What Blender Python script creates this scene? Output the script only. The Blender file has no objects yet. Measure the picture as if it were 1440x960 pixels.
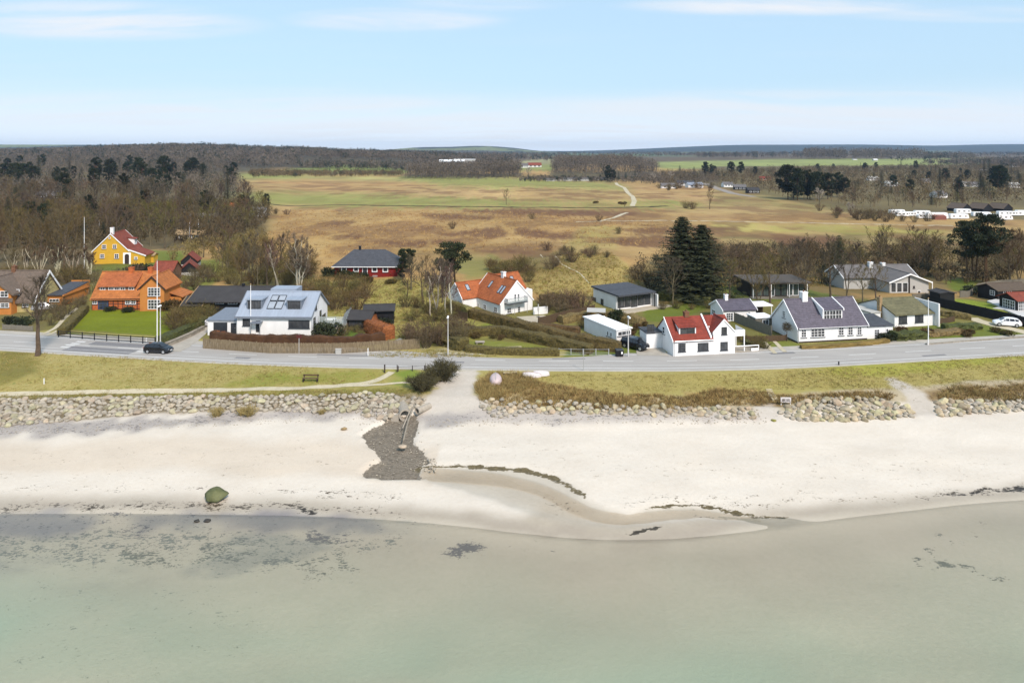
import bpy, math, random
import numpy as np
from mathutils import Vector, Matrix

random.seed(7)
SC = bpy.context.scene
COL = SC.collection
F, HY, HC = 960.0, 212.0, 34.6      # focal length in photo pixels, horizon row, camera height (m)
R = math.radians

# ------------------------------------------------------------------ numeric helpers
def hash2(ix, iy, seed):
    n = (ix.astype(np.int64) * 374761393 + iy.astype(np.int64) * 668265263 + seed * 974711) & 0x7fffffff
    n = ((n ^ (n >> 13)) * 1274126177) & 0x7fffffff
    return ((n ^ (n >> 16)) & 0xffff) / 65535.0

def vnoise(x, y, seed=0):
    x = np.asarray(x, float); y = np.asarray(y, float)
    ix = np.floor(x); iy = np.floor(y); fx = x - ix; fy = y - iy
    fx = fx * fx * (3 - 2 * fx); fy = fy * fy * (3 - 2 * fy)
    a = hash2(ix, iy, seed); b = hash2(ix + 1, iy, seed)
    c = hash2(ix, iy + 1, seed); d = hash2(ix + 1, iy + 1, seed)
    return (a * (1 - fx) + b * fx) * (1 - fy) + (c * (1 - fx) + d * fx) * fy

def fbm(x, y, seed=0, o=4):
    s = 0; a = 0.5; t = 0
    for k in range(o):
        s = s + a * vnoise(x * 2 ** k, y * 2 ** k, seed + k); t += a; a *= 0.5
    return s / t

def sm(v, a, b):
    t = np.clip((np.asarray(v, float) - a) / (b - a), 0, 1)
    return t * t * (3 - 2 * t)

def px2xy(pts, z):
    out = []
    for p, q in pts:
        Y = F * (HC - z) / (q - HY)
        out.append(((p - 720) / F * Y, Y))
    return np.array(out)

SHORE = px2xy([(-500, 722), (0, 722), (150, 722), (300, 722), (450, 726), (560, 729), (650, 737), (750, 752), (830, 764), (900, 767), (960, 762), (1010, 752), (1100, 738), (1200, 728), (1300, 714), (1440, 700), (1900, 690)], 0.0)
ROAD = px2xy([(-420, 466), (-150, 472), (0, 479), (110, 485.5), (220, 492), (310, 497), (400, 501), (560, 505), (720, 507), (860, 508), (1000, 507.5), (1100, 504), (1200, 499), (1320, 492), (1440, 486), (1600, 476), (1900, 462)], 3.4)

def spline_y(tab, x):
    y = np.interp(x, tab[:, 0], tab[:, 1])
    for d in (3, 7):
        y = (y + np.interp(np.asarray(x) - d, tab[:, 0], tab[:, 1]) + np.interp(np.asarray(x) + d, tab[:, 0], tab[:, 1])) / 3
    return y

def road_y(x): return spline_y(ROAD, x)

ZU = np.array([-9000, -300, 20, 40, 55, 63, 65, 70, 82, 84, 89, 91, 96.4, 97, 107.5, 109, 125, 150, 190, 215, 800, 1500, 3000, 9000, 30000.])
ZZ = np.array([-8, -4, -2.2, -1.5, -.6, -.12, 0, .36, 1.25, 1.42, 2.7, 2.85, 3.37, 3.4, 3.4, 3.45, 3.6, 3.2, 2.0, 1.2, 1.4, 6, 15, 28, 28.])

def gs(x, y, cx, cy, sx, sy): return np.exp(-((x - cx) / sx) ** 2 - ((y - cy) / sy) ** 2)

def U(x, y):
    x = np.asarray(x, float); y = np.asarray(y, float)
    w = sm(y, 72, 97)
    rs = (road_y(x) - 101.9) * (1 - sm(y, 120, 165))
    return y - ((spline_y(SHORE, x) - 65.0) * (1 - w) + rs * w)

def T(x, y):
    x = np.asarray(x, float); y = np.asarray(y, float)
    u = U(x, y)
    z = np.interp(u, ZU, ZZ)
    z = z + 3.1 * np.exp(-((x + 33) / 22) ** 4 - ((y - 160) / np.where(y < 160, 17, 13)) ** 2)      # knoll of the red house
    z = z + 4.3 * np.exp(-((x - 20) / 25) ** 2 - ((y - 184) / np.where(y < 184, 26, 9)) ** 2)       # dune ridge
    z = z + 1.2 * gs(x, y, 2, 150, 22, 22)
    lw = sm(-x - 0.25 * (y - 125), 55, 90)
    z = z + 3.2 * sm(y, 128, 172) * lw
    k = -x / np.maximum(y, 30)
    z = z + 11 * sm(y, 260, 1700) * sm(k, 0.33, 0.5)
    z = z + 21 * gs(x, y, -640, 1750, 520, 380)
    z = z + 14 * gs(x, y, -320, 1300, 200, 200)
    z = z + 9 * gs(x, y, 160, 1120, 95, 120)
    z = z + 74 * np.exp(-((y - 7400) / 1500) ** 2) * (sm(x, 500, 2600) * 0.95 + 0.05)*(.85+.3*vnoise(x/900,y/1500,5))
    z = z + 46 * np.exp(-((y - 5200) / 900) ** 2) * (sm(-x, -500, 300) * sm(x, -1300, -500)) * (.8 + .4 * vnoise(x / 260, y / 900, 9))
    z = z + 46 * np.exp(-((y - 5200) / 1100) ** 2) * sm(-x, 1300, 2600) * (.9 + .2 * vnoise(x / 600, y / 900, 11))
    # small relief
    z = z + (fbm(x / 9, y / 9, 21, 3) - .5) * .5 * sm(u, 112, 135) + (fbm(x / 2.2, y / 2.2, 31, 2) - .5) * .22 * sm(u, 84, 89) * (1 - sm(u, 95.5, 97)*(1-sm(u,108,114)))
    z = z + (fbm(x / 6, y / 4, 41, 3) - .5) * .16 * sm(u, 66, 72) * (1 - sm(u, 82, 85))
    return z

_YS = 28 * (14000 / 28.) ** (np.arange(2600) / 2599.)
def gp(px, py):
    """the ground point that the photo shows at this pixel"""
    k = (px - 720) / F
    xs = k * _YS
    g = HC - (py - HY) / F * _YS - T(xs, _YS)
    i = np.argmax(g <= 0)
    if not (g <= 0).any(): i = len(_YS) - 1
    if i == 0: Y = _YS[0]
    else:
        a, b = g[i - 1], g[i]
        t = a / (a - b) if a != b else 0
        Y = _YS[i - 1] * (1 - t) + _YS[i] * t
    return Vector((k * Y, Y, float(T(k * Y, Y))))

def proj(x, y, z):
    y = np.maximum(y, 1.0)
    return 720 + F * x / y, HY + F * (HC - z) / y

def poly(s):
    return [tuple(map(float, p.split(','))) for p in s.split()]

def inpoly(px, py, P):
    m = np.zeros(px.shape, bool)
    n = len(P)
    for i in range(n):
        x1, y1 = P[i]; x2, y2 = P[(i + 1) % n]
        if y1 == y2: continue
        c = ((py >= min(y1, y2)) & (py < max(y1, y2)))
        xi = x1 + (py - y1) / (y2 - y1) * (x2 - x1)
        m ^= c & (px < xi)
    return m

def s2l(c):
    c = c / 255.0
    return c / 12.92 if c <= .04045 else ((c + .055) / 1.055) ** 2.4

KEXP = 1.5
def A(r, g, b, k=KEXP):
    """albedo of a surface that the daylight shows at this sRGB value"""
    return (min(.9, s2l(r) / k), min(.9, s2l(g) / k), min(.9, s2l(b) / k), 1.0)

# ------------------------------------------------------------------ materials
MATS = {}
def nt(name):
    m = bpy.data.materials.new(name); m.use_nodes = True
    return m, m.node_tree.nodes, m.node_tree.links, m.node_tree.nodes['Principled BSDF']

def mat(name, col, rough=.8, var=.18, scale=2.0, metal=0.0, spec=.3, rnd=0.0, bump=0.0, bscale=6.0, rows=0.0, rdark=.55, stretch=(1, 1, 1), col2=None):
    """plain surface: base colour, soft blotches of wear, optional per-object variation, rows of tiles or boards"""
    if name in MATS: return MATS[name]
    m, N, L, b = nt(name)
    b.inputs['Roughness'].default_value = rough
    b.inputs['Metallic'].default_value = metal
    b.inputs['Specular IOR Level'].default_value = spec
    tc = N.new('ShaderNodeTexCoord'); mp = N.new('ShaderNodeMapping'); mp.inputs['Scale'].default_value = stretch
    L.new(tc.outputs['Object'], mp.inputs['Vector'])
    n = N.new('ShaderNodeTexNoise'); n.inputs['Scale'].default_value = scale; n.inputs['Detail'].default_value = 5; n.inputs['Roughness'].default_value = .65
    L.new(mp.outputs['Vector'], n.inputs['Vector'])
    mx = N.new('ShaderNodeMix'); mx.data_type = 'RGBA'
    c = np.array(col[:3])
    lo = c * (1 - var); hi = np.minimum(c * (1 + var), .95)
    if col2 is not None: lo = np.array(col2[:3])
    mx.inputs[6].default_value = (*lo, 1); mx.inputs[7].default_value = (*hi, 1)
    rp = N.new('ShaderNodeMapRange'); rp.inputs['From Min'].default_value = .3; rp.inputs['From Max'].default_value = .7
    L.new(n.outputs['Fac'], rp.inputs['Value']); L.new(rp.outputs['Result'], mx.inputs[0])
    out = mx.outputs[2]
    hgt = n.outputs['Fac']
    if rows:
        sp = N.new('ShaderNodeSeparateXYZ'); L.new(tc.outputs['Object'], sp.inputs[0])
        mu = N.new('ShaderNodeMath'); mu.operation = 'MULTIPLY'; mu.inputs[1].default_value = rows; L.new(sp.outputs['Z'], mu.inputs[0])
        fr = N.new('ShaderNodeMath'); fr.operation = 'FRACT'; L.new(mu.outputs[0], fr.inputs[0])
        vo = N.new('ShaderNodeTexVoronoi'); vo.inputs['Scale'].default_value = 3.2; L.new(tc.outputs['Object'], vo.inputs['Vector'])
        mr = N.new('ShaderNodeMapRange'); mr.inputs['From Min'].default_value = 0; mr.inputs['From Max'].default_value = .35
        mr.inputs['To Min'].default_value = rdark; mr.inputs['To Max'].default_value = 1; L.new(fr.outputs[0], mr.inputs['Value'])
        hv = N.new('ShaderNodeMapRange'); hv.inputs['To Min'].default_value = .82; hv.inputs['To Max'].default_value = 1.15
        sv = N.new('ShaderNodeSeparateColor'); L.new(vo.outputs['Color'], sv.inputs[0]); L.new(sv.outputs[0], hv.inputs['Value'])
        m1 = N.new('ShaderNodeMath'); m1.operation = 'MULTIPLY'; L.new(mr.outputs[0], m1.inputs[0]); L.new(hv.outputs[0], m1.inputs[1])
        vm = N.new('ShaderNodeVectorMath'); vm.operation = 'SCALE'; L.new(out, vm.inputs[0]); L.new(m1.outputs[0], vm.inputs['Scale'])
        out = vm.outputs[0]; hgt = fr.outputs[0]
    if rnd:
        oi = N.new('ShaderNodeObjectInfo')
        mr = N.new('ShaderNodeMapRange'); mr.inputs['To Min'].default_value = 1 - rnd; mr.inputs['To Max'].default_value = 1 + rnd
        L.new(oi.outputs['Random'], mr.inputs['Value'])
        vm = N.new('ShaderNodeVectorMath'); vm.operation = 'SCALE'; L.new(out, vm.inputs[0]); L.new(mr.outputs[0], vm.inputs['Scale'])
        hs = N.new('ShaderNodeHueSaturation')
        m3 = N.new('ShaderNodeMath'); m3.operation = 'MULTIPLY'; m3.inputs[1].default_value = 7.31; L.new(oi.outputs['Random'], m3.inputs[0])
        m4 = N.new('ShaderNodeMath'); m4.operation = 'FRACT'; L.new(m3.outputs[0], m4.inputs[0])
        mh = N.new('ShaderNodeMapRange'); mh.inputs['To Min'].default_value = .475; mh.inputs['To Max'].default_value = .53; L.new(m4.outputs[0], mh.inputs['Value'])
        L.new(mh.outputs[0], hs.inputs['Hue']); L.new(vm.outputs[0], hs.inputs['Color'])
        out = hs.outputs['Color']
    L.new(out, b.inputs['Base Color'])
    if bump:
        bp = N.new('ShaderNodeBump'); bp.inputs['Strength'].default_value = bump; bp.inputs['Distance'].default_value = .05
        if rows: L.new(hgt, bp.inputs['Height'])
        else:
            n2 = N.new('ShaderNodeTexNoise'); n2.inputs['Scale'].default_value = bscale; n2.inputs['Detail'].default_value = 4
            L.new(mp.outputs['Vector'], n2.inputs['Vector']); L.new(n2.outputs['Fac'], bp.inputs['Height'])
        L.new(bp.outputs['Normal'], b.inputs['Normal'])
    MATS[name] = m
    return m

WHITE = mat('white_render', (.74, .735, .72, 1), .85, .075, .6, bump=.15, stretch=(1, 1, .5))
WPAINT = mat('white_paint', (.82, .82, .81, 1), .5, .03)
GREYW = mat('pale_grey_render', A(205, 203, 196), .85, .05)
BEIGE = mat('beige_render', A(190, 186, 175), .85, .08)
YELLOW = mat('yellow_limewash', A(236, 186, 62), .9, .07, .8)
ORANGE = mat('orange_limewash', A(216, 142, 72), .9, .09, .8)
BRICKO = mat('orange_brick', A(214, 118, 66), .9, .12, 3, rows=12, rdark=.8)
REDWOOD = mat('red_boards', A(138, 36, 30), .75, .12, 2)
BLACKW = mat('black_boards', (.012, .012, .014, 1), .6, .3)
DARKW = mat('dark_brown_boards', (.03, .022, .018, 1), .7, .3)
TIMBER = mat('dark_timber', (.035, .022, .018, 1), .7, .2)
GLASS = mat('window_glass', (.018, .02, .023, 1), .06, .3, .9, spec=.6, col2=(.085, .09, .095, 1))
GLASSG = mat('greenish_glass', (.06, .08, .075, 1), .06, .4, .8, spec=.6)
TORANGE = mat('orange_roof_tiles', A(196, 122, 66), .8, .16, .8, rows=4.5, rdark=.72, bump=.4)
TORANGE2 = mat('clay_roof_tiles', A(184, 106, 62), .8, .2, .6, rows=4.5, rdark=.7, bump=.4)
TRED = mat('red_roof_tiles', A(150, 64, 46), .65, .14, .7, rows=4.2, rdark=.62, bump=.4)
TBROWN = mat('rust_roof_tiles', A(150, 78, 60), .85, .18, .8, rows=4.5, rdark=.6, bump=.3)
TPURPLE = mat('aubergine_roof_tiles', A(104, 98, 110), .6, .13, .7, rows=4.4, rdark=.6, bump=.4)
SLATE = mat('dark_slate', A(84, 86, 92), .7, .12, .9, rows=6, rdark=.85)
FELT = mat('black_roof_felt', A(72, 70, 70), .9, .18, .6)
FELTG = mat('grey_roof_felt', A(122, 118, 116), .9, .15, .6)
OLIVE = mat('mossy_roof_sheets', A(122, 118, 88), .9, .2, .5, rows=3.5, rdark=.85)
THATCH = mat('weathered_thatch', A(122, 108, 96), 1, .25, .8, stretch=(3, 3, .6), bump=.6)
ZINC = mat('zinc_sheet', A(176, 187, 202), .45, .07, .5, metal=.05, stretch=(4, .2, .2))
ZINCD = mat('zinc_edge', A(136, 144, 156), .5, .1, metal=.05)
ANTH = mat('anthracite_paint', (.03, .034, .04, 1), .5, .15)
BLUED = mat('blue_paint', A(48, 84, 136), .6, .12)
CONC = mat('concrete', A(186, 176, 160), .9, .14, 2, bump=.3)
STONEW = mat('field_stone', A(168, 158, 142), .9, .3, 2.5, bump=.8, bscale=3)
BRICKC = mat('brown_brick', A(140, 100, 74), .9, .2, 3, rows=10, rdark=.8)
TANB = mat('tan_brick', A(186, 158, 118), .9, .12, 3, rows=10, rdark=.85)
RUBBER = mat('tyre_rubber', (.012, .012, .012, 1), .8)
ALU = mat('aluminium', (.55, .56, .57, 1), .35, .06, metal=.7)
CARBLK = mat('black_car_paint', (.008, .009, .012, 1), .18, .1, spec=.6)
CARWHT = mat('white_car_paint', (.78, .79, .8, 1), .2, .02, spec=.6)
CARSIL = mat('silver_car_paint', (.55, .55, .57, 1), .25, .04, metal=.5)
CARGLS = mat('car_glass', (.012, .014, .018, 1), .04, .1, spec=.8)
LAMPG = mat('headlight_glass', (.7, .72, .75, 1), .1, .05, spec=.8)
REDL = mat('red_lens', (.35, .02, .02, 1), .2, .05)
FWOOD = mat('weathered_fence_wood', A(150, 134, 108), .9, .35, 2.2, stretch=(5, 5, .6), col2=A(104, 90, 66))
FGREY = mat('silver_fence_wood', A(140, 134, 120), .9, .2, 3, stretch=(4, 4, .5))
FBROWN = mat('brown_fence_wood', A(96, 78, 58), .9, .25, 3, stretch=(4, 4, .5))
BARK = mat('grey_bark', A(114, 100, 80), .95, .3, 3, rnd=.2)
BARKP = mat('pine_bark', A(112, 84, 64), .95, .3, 3, rnd=.15)
BARKW = mat('birch_bark', A(214, 204, 184), .9, .22, 4, rnd=.08)
TWIG = mat('bare_twigs', A(116, 98, 72), .95, .3, .5, rnd=.24)
TWIGO = mat('olive_twigs', A(120, 105, 62), .95, .3, .5, rnd=.2)
TWIGP = mat('grey_brown_twigs', A(104, 92, 76), .95, .3, .5, rnd=.2)
TWIGB = mat('birch_twigs', A(128, 106, 92), .95, .25, .5, rnd=.12)
NEEDLE = mat('dark_needles', A(56, 62, 38), .9, .45, .6, rnd=.25)
NEEDLEP = mat('pine_needles', A(60, 70, 46), .9, .45, .6, rnd=.2)
HEDGEB = mat('brown_hedge_twigs', A(106, 88, 52), .95, .5, 3.5, rnd=.1, col2=A(62, 50, 30))
HEDGEO = mat('olive_hedge_twigs', A(132, 118, 72), .95, .45, 3.5, rnd=.1, col2=A(80, 72, 42))
HEDGEG = mat('dark_green_hedge', A(88, 92, 46), .95, .4, 3.5, rnd=.15, col2=A(52, 54, 30))
COPPER = mat('copper_beech_leaves', A(168, 104, 60), .95, .3, 3.0, col2=A(112, 66, 36))
STRAW = mat('straw_grass', A(186, 166, 108), .95, .3, .3)
STRAWB = mat('brown_dune_grass', A(174, 146, 92), .95, .35, .4)
GRASSO = mat('olive_grass', A(150, 142, 70), .95, .3, .3)
BLOSS = mat('pale_blossom_twigs', A(190, 178, 162), .95, .2, .8)
BOULD = mat('boulder_stone', A(184, 172, 146), .9, .3, 1.6, rnd=.28, bump=.5, bscale=3)
BOULDM = mat('mossy_boulder_stone', A(116, 118, 84), .9, .3, 1.4, bump=.6, bscale=3, col2=A(72, 80, 44))
BOATW = mat('boat_white', A(238, 232, 230), .5, .04)
BOATP = mat('boat_pale_pink', A(222, 202, 200), .5, .06)
SANDSTEP = mat('sawn_timber', A(210, 196, 160), .9, .1)
# ------------------------------------------------------------------ mesh builder
class MB:
    def __init__(s): s.v = []; s.f = []; s.m = []
    def add(s, vs, fs, mi=0):
        o = len(s.v); s.v += [tuple(v) for v in vs]
        for f in fs: s.f.append(tuple(i + o for i in f)); s.m.append(mi)
        return s
    def box(s, x0, x1, y0, y1, z0, z1, mi=0):
        return s.hexa([(x0, y0, z0), (x1, y0, z0), (x1, y1, z0), (x0, y1, z0), (x0, y0, z1), (x1, y0, z1), (x1, y1, z1), (x0, y1, z1)], mi)
    def hexa(s, p, mi=0):
        return s.add(p, [(0, 3, 2, 1), (4, 5, 6, 7), (0, 1, 5, 4), (1, 2, 6, 5), (2, 3, 7, 6), (3, 0, 4, 7)], mi)
    def prism(s, pts, d, mi=0):
        """closed outline pts (3-D, planar) pushed along d"""
        n = len(pts); d = Vector(d)
        vs = [Vector(p) for p in pts] + [Vector(p) + d for p in pts]
        fs = [tuple(range(n))[::-1], tuple(range(n, 2 * n))] + [(i, (i + 1) % n, n + (i + 1) % n, n + i) for i in range(n)]
        return s.add(vs, fs, mi)
    def tube(s, pts, rs, n=6, mi=0, cap=True):
        pts = [Vector(p) for p in pts]; vs = []; fs = []
        k = len(pts)
        if not hasattr(rs, '__len__'): rs = [rs] * k
        for i, p in enumerate(pts):
            d = (pts[min(i + 1, k - 1)] - pts[max(i - 1, 0)])
            if d.length < 1e-6: d = Vector((0, 0, 1))
            d.normalize()
            a = d.cross(Vector((0.3, .9, .1)) if abs(d.z) > .7 else Vector((0, 0, 1))).normalized(); b = d.cross(a)
            for j in range(n):
                t = 2 * math.pi * j / n
                vs.append(p + (a * math.cos(t) + b * math.sin(t)) * rs[i])
        for i in range(k - 1):
            for j in range(n):
                fs.append((i * n + j, i * n + (j + 1) % n, (i + 1) * n + (j + 1) % n, (i + 1) * n + j))
        if cap:
            fs.append(tuple(range(n))[::-1]); fs.append(tuple(range((k - 1) * n, k * n)))
        return s.add(vs, fs, mi)
    def mesh(s, name, mats, smooth=False):
        me = bpy.data.meshes.new(name); me.from_pydata(s.v, [], s.f)
        for m in (mats if isinstance(mats, (list, tuple)) else [mats]): me.materials.append(m)
        if any(s.m): me.polygons.foreach_set('material_index', s.m)
        if smooth: me.polygons.foreach_set('use_smooth', [True] * len(s.f))
        me.update()
        return me
    def build(s, name, mats, parent=None, smooth=False, fix=True):
        me = s.mesh(name, mats, smooth)
        if fix and len(s.f) < 3000:
            import bmesh
            bm = bmesh.new(); bm.from_mesh(me); bmesh.ops.recalc_face_normals(bm, faces=bm.faces); bm.to_mesh(me); bm.free()
        return link(name, me, parent)

def link(name, me, parent=None):
    o = bpy.data.objects.new(name, me); COL.objects.link(o)
    if parent is not None: o.parent = parent
    return o

def tag(o, label=None, cat=None, group=None, kind=None):
    if label: o['label'] = label
    if cat: o['category'] = cat
    if group: o['group'] = group
    if kind: o['kind'] = kind
    return o

def thing(name, label, cat, loc=(0, 0, 0), rz=0.0, group=None):
    o = bpy.data.objects.new(name, None); COL.objects.link(o)
    o.location = loc; o.rotation_euler = (0, 0, rz); o.empty_display_size = .3
    return tag(o, label, cat, group)

def copy_tree(o, parent=None):
    c = o.copy(); COL.objects.link(c)
    if parent is not None: c.parent = parent
    for ch in list(o.children): copy_tree(ch, c)
    return c

def place(o, x, y, rz=0.0, s=1.0, dz=0.0, sz=None):
    o.location = (x, y, float(T(x, y)) + dz); o.rotation_euler = (0, 0, rz); o.scale = (s, s, sz or s)
    return o

# ------------------------------------------------------------------ houses
class House:
    def __init__(s, name, label, cat, FL, FR=None, w=None, yaw=None, group=None, z=None):
        P = gp(*FL)
        if FR is not None:
            Q = gp(*FR)
            if w is None: w = math.hypot(Q.x - P.x, Q.y - P.y)
            if yaw is None: yaw = math.degrees(math.atan2(Q.y - P.y, Q.x - P.x))
        s.w = w; a = R(yaw); s.c, s.s = math.cos(a), math.sin(a)
        s.ox, s.oy, s.z0 = P.x, P.y, P.z if z is None else z
        s.root = thing(name, label, cat, (s.ox, s.oy, s.z0), a, group)
    def part(s, name, mb, m, parent=None, smooth=False):
        return mb.build(name, m, parent or s.root, smooth)
    def onF(s, px, py, yl=0.0):
        k = (px - 720) / F
        ox = s.ox - s.s * yl; oy = s.oy + s.c * yl
        u = (k * oy - ox) / (s.c - k * s.s); Y = oy + u * s.s
        return u, HC - (py - HY) * Y / F - s.z0
    def onS(s, px, py, xl):
        k = (px - 720) / F
        ox = s.ox + s.c * xl; oy = s.oy + s.s * xl
        v = (k * oy - ox) / (-s.s - k * s.c); Y = oy + v * s.c
        return v, HC - (py - HY) * Y / F - s.z0
    # local mapping (along, z, outward) for a face
    def mp(s, face, at):
        if face == 'F': return lambda a, z, o: (a, at - o, z)
        if face == 'B': return lambda a, z, o: (a, at + o, z)
        if face == 'L': return lambda a, z, o: (at - o, a, z)
        return lambda a, z, o: (at + o, a, z)
    def win(s, face, rect, nx=2, ny=2, at=0.0, px=True, fm=None, gm=None, name='window', parent=None, fw=.09, mw=.05, sill=True, panes=True):
        fm = fm or WPAINT; gm = gm or GLASS
        if px:
            x0, y0, x1, y1 = rect
            fn = (lambda p, q: s.onF(p, q, at)) if face in 'FB' else (lambda p, q: s.onS(p, q, at))
            c = [fn((x0 + x1) / 2, y0), fn((x0 + x1) / 2, y1)]
            m = (y0 + y1) / 2
            a0, a1 = sorted((fn(x0, m)[0], fn(x1, m)[0])); z0, z1 = c[1][1], c[0][1]
        else: a0, z0, a1, z1 = rect
        M = s.mp(face, at)
        def bar(mb, p0, p1, q0, q1, o0, o1):
            mb.hexa([M(p0, q0, o0), M(p1, q0, o0), M(p1, q0, o1), M(p0, q0, o1), M(p0, q1, o0), M(p1, q1, o0), M(p1, q1, o1), M(p0, q1, o1)])
        fr = MB()
        bar(fr, a0, a1, z0, z0 + fw, .002, .06); bar(fr, a0, a1, z1 - fw, z1, .002, .06)
        bar(fr, a0, a0 + fw, z0 + fw, z1 - fw, .002, .06); bar(fr, a1 - fw, a1, z0 + fw, z1 - fw, .002, .06)
        for i in range(1, nx):
            a = a0 + (a1 - a0) * i / nx; h = mw / 2 * (1.6 if nx > 2 and i % 2 == 0 else 1)
            bar(fr, a - h, a + h, z0 + fw, z1 - fw, .016, .05)
        for j in range(1, ny):
            z = z0 + (z1 - z0) * j / ny
            xs = [a0 + fw] + [a0 + (a1 - a0) * i / nx for i in range(1, nx)] + [a1 - fw]
            for i in range(nx):
                bar(fr, xs[i] + (mw if i else 0), xs[i + 1] - (mw if i < nx - 1 else 0), z - mw / 2, z + mw / 2, .016, .045)
        w = fr.build(name, fm, parent or s.root)
        if panes:
            g = MB(); bar(g, a0 + fw, a1 - fw, z0 + fw, z1 - fw, .003, .014)
            g.build('pane', gm, w)
        if sill and name == 'window' and parent is None:
            t = MB(); bar(t, a0 - .08, a1 + .08, z0 - .09, z0 - .003, .002, .13); t.build('sill', SLATE, w)
        return w
    def wall(s, x0, x1, y0, y1, h, m, gable=None, hr=0, name='wall', base=-.7, parent=None):
        mb = MB()
        if gable == 'x':     # ridge runs along x, gable triangles on the x faces
            ym = (y0 + y1) / 2
            mb.prism([(x0, y0, base), (x0, y0, h), (x0, ym, hr), (x0, y1, h), (x0, y1, base)], (x1 - x0, 0, 0))
        elif gable == 'y':
            xm = (x0 + x1) / 2
            mb.prism([(x0, y0, base), (x1, y0, base), (x1, y0, h), (xm, y0, hr), (x0, y0, h)], (0, y1 - y0, 0))
        else: mb.box(x0, x1, y0, y1, base, h)
        return mb.build(name, m, parent or s.root)
    def roof(s, x0, x1, y0, y1, h, hr, m, axis='x', ov=.35, gov=.25, th=.16, verge=None, vends=(1, 1), name='roof', parent=None, sides=(1, 1), off=.0):
        """gable roof over a wall block; verge: material of the boards along the gables"""
        def P(a, b, z): return (a, b, z) if axis == 'x' else (b, a, z)
        a0, a1, b0, b1 = (x0, x1, y0, y1) if axis == 'x' else (y0, y1, x0, x1)
        bm = (b0 + b1) / 2; sl = (hr - h) / (bm - b0)
        a0 -= gov; a1 += gov
        mb = MB(); vg = MB()
        for k, (be, sg) in enumerate(((b0, -1), (b1, 1))):
            if not sides[k]: continue
            bo = be + sg * ov; zo = h - sl * ov + .02 + off; zt = hr + .02 + off
            mb.hexa([P(a0, bo, zo), P(a1, bo, zo), P(a1, bm, zt), P(a0, bm, zt), P(a0, bo, zo + th), P(a1, bo, zo + th), P(a1, bm, zt + th), P(a0, bm, zt + th)])
            if verge:
                for e, (a, d) in enumerate(((a0, -1), (a1, 1))):
                    if not vends[e]: continue
                    q0, q1 = a + d * .003, a + d * .11
                    vg.hexa([P(q0, bo, zo - .08), P(q1, bo, zo - .08), P(q1, bm, zt - .08), P(q0, bm, zt - .08), P(q0, bo, zo + th + .05), P(q1, bo, zo + th + .05), P(q1, bm, zt + th + .05), P(q0, bm, zt + th + .05)])
        rd = MB()
        if all(sides): rd.tube([P(a0, bm, hr + th + .02 + off), P(a1, bm, hr + th + .02 + off)], .12, 6)
        o = mb.build(name, m, parent or s.root)
        if all(sides): rd.build('ridge', m, o)
        if verge and all(sides):      # one bargeboard per gable, bent over the ridge
            zo = h - sl * ov + .02 + off; zt = hr + .02 + off
            for e, (a, d) in enumerate(((a0, -1), (a1, 1))):
                if not vends[e]: continue
                pts = [P(a + d * .003, b, z) for b, z in ((b0 - ov, zo - .08), (bm, zt - .08), (b1 + ov, zo - .08), (b1 + ov, zo + th + .05), (bm, zt + th + .05), (b0 - ov, zo + th + .05))]
                q = P(d * .107, 0, 0); n_ = 6
                MB().add(pts + [tuple(Vector(p) + Vector(q)) for p in pts], [(0, 1, 4, 5), (1, 2, 3, 4), (11, 10, 7, 6), (10, 9, 8, 7)] + [(i, (i + 1) % 6, 6 + (i + 1) % 6, 6 + i) for i in range(6)]).build('verge_board', verge, o)
        elif verge and vg.v: vg.build('verge_board', verge, o)
        return o
    def hip(s, x0, x1, y0, y1, h, hr, m, ov=.5, run=None, th=.14, parent=None):
        x0 -= ov; x1 += ov; y0 -= ov; y1 += ov; ym = (y0 + y1) / 2; run = run or (y1 - y0) / 2
        mb = MB()
        t = [(x0, y0, h), (x1, y0, h), (x1, y1, h), (x0, y1, h), (x0 + run, ym, hr), (x1 - run, ym, hr)]
        b = [(x, y, h - th) for x, y, z in t[:4]]
        mb.add(t + b, [(0, 1, 5, 4), (1, 2, 5), (2, 3, 4, 5), (3, 0, 4), (6, 7, 1, 0), (7, 8, 2, 1), (8, 9, 3, 2), (9, 6, 0, 3), (6, 9, 8, 7)])
        return mb.build('roof', m, parent or s.root)
    def slab(s, pts, th, m, name='roof', parent=None):
        """sheet given by its lower outline"""
        return MB().prism(pts, (0, 0, th)).build(name, m, parent or s.root)
    def box(s, name, x0, x1, y0, y1, z0, z1, m, parent=None):
        return MB().box(x0, x1, y0, y1, z0, z1).build(name, m, parent or s.root)
    def chimney(s, x, y, z0, z1, a, m, parent, cap=None, b=None):
        b = b or a
        c = MB().box(x - a / 2, x + a / 2, y - b / 2, y + b / 2, z0, z1).box(x - a / 2 - .06, x + a / 2 + .06, y - b / 2 - .06, y + b / 2 + .06, z1 + .002, z1 + .14).build('chimney', m, parent)
        MB().tube([(x, y, z1 + .142), (x, y, z1 + .4)], .13, 8).build('chimney_pot', cap or BRICKC, c)
        return c
    def gutter(s, x0, x1, y, z, m=ALU):
        mb = MB().tube([(x0, y, z), (x1, y, z)], .06, 6)
        mb.tube([(x0 + .05, y + .06, z), (x0 + .05, y + .25, z - .3), (x0 + .05, y + .25, 0)], .045, 6)
        return mb.build('gutter', m, s.root)
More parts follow.
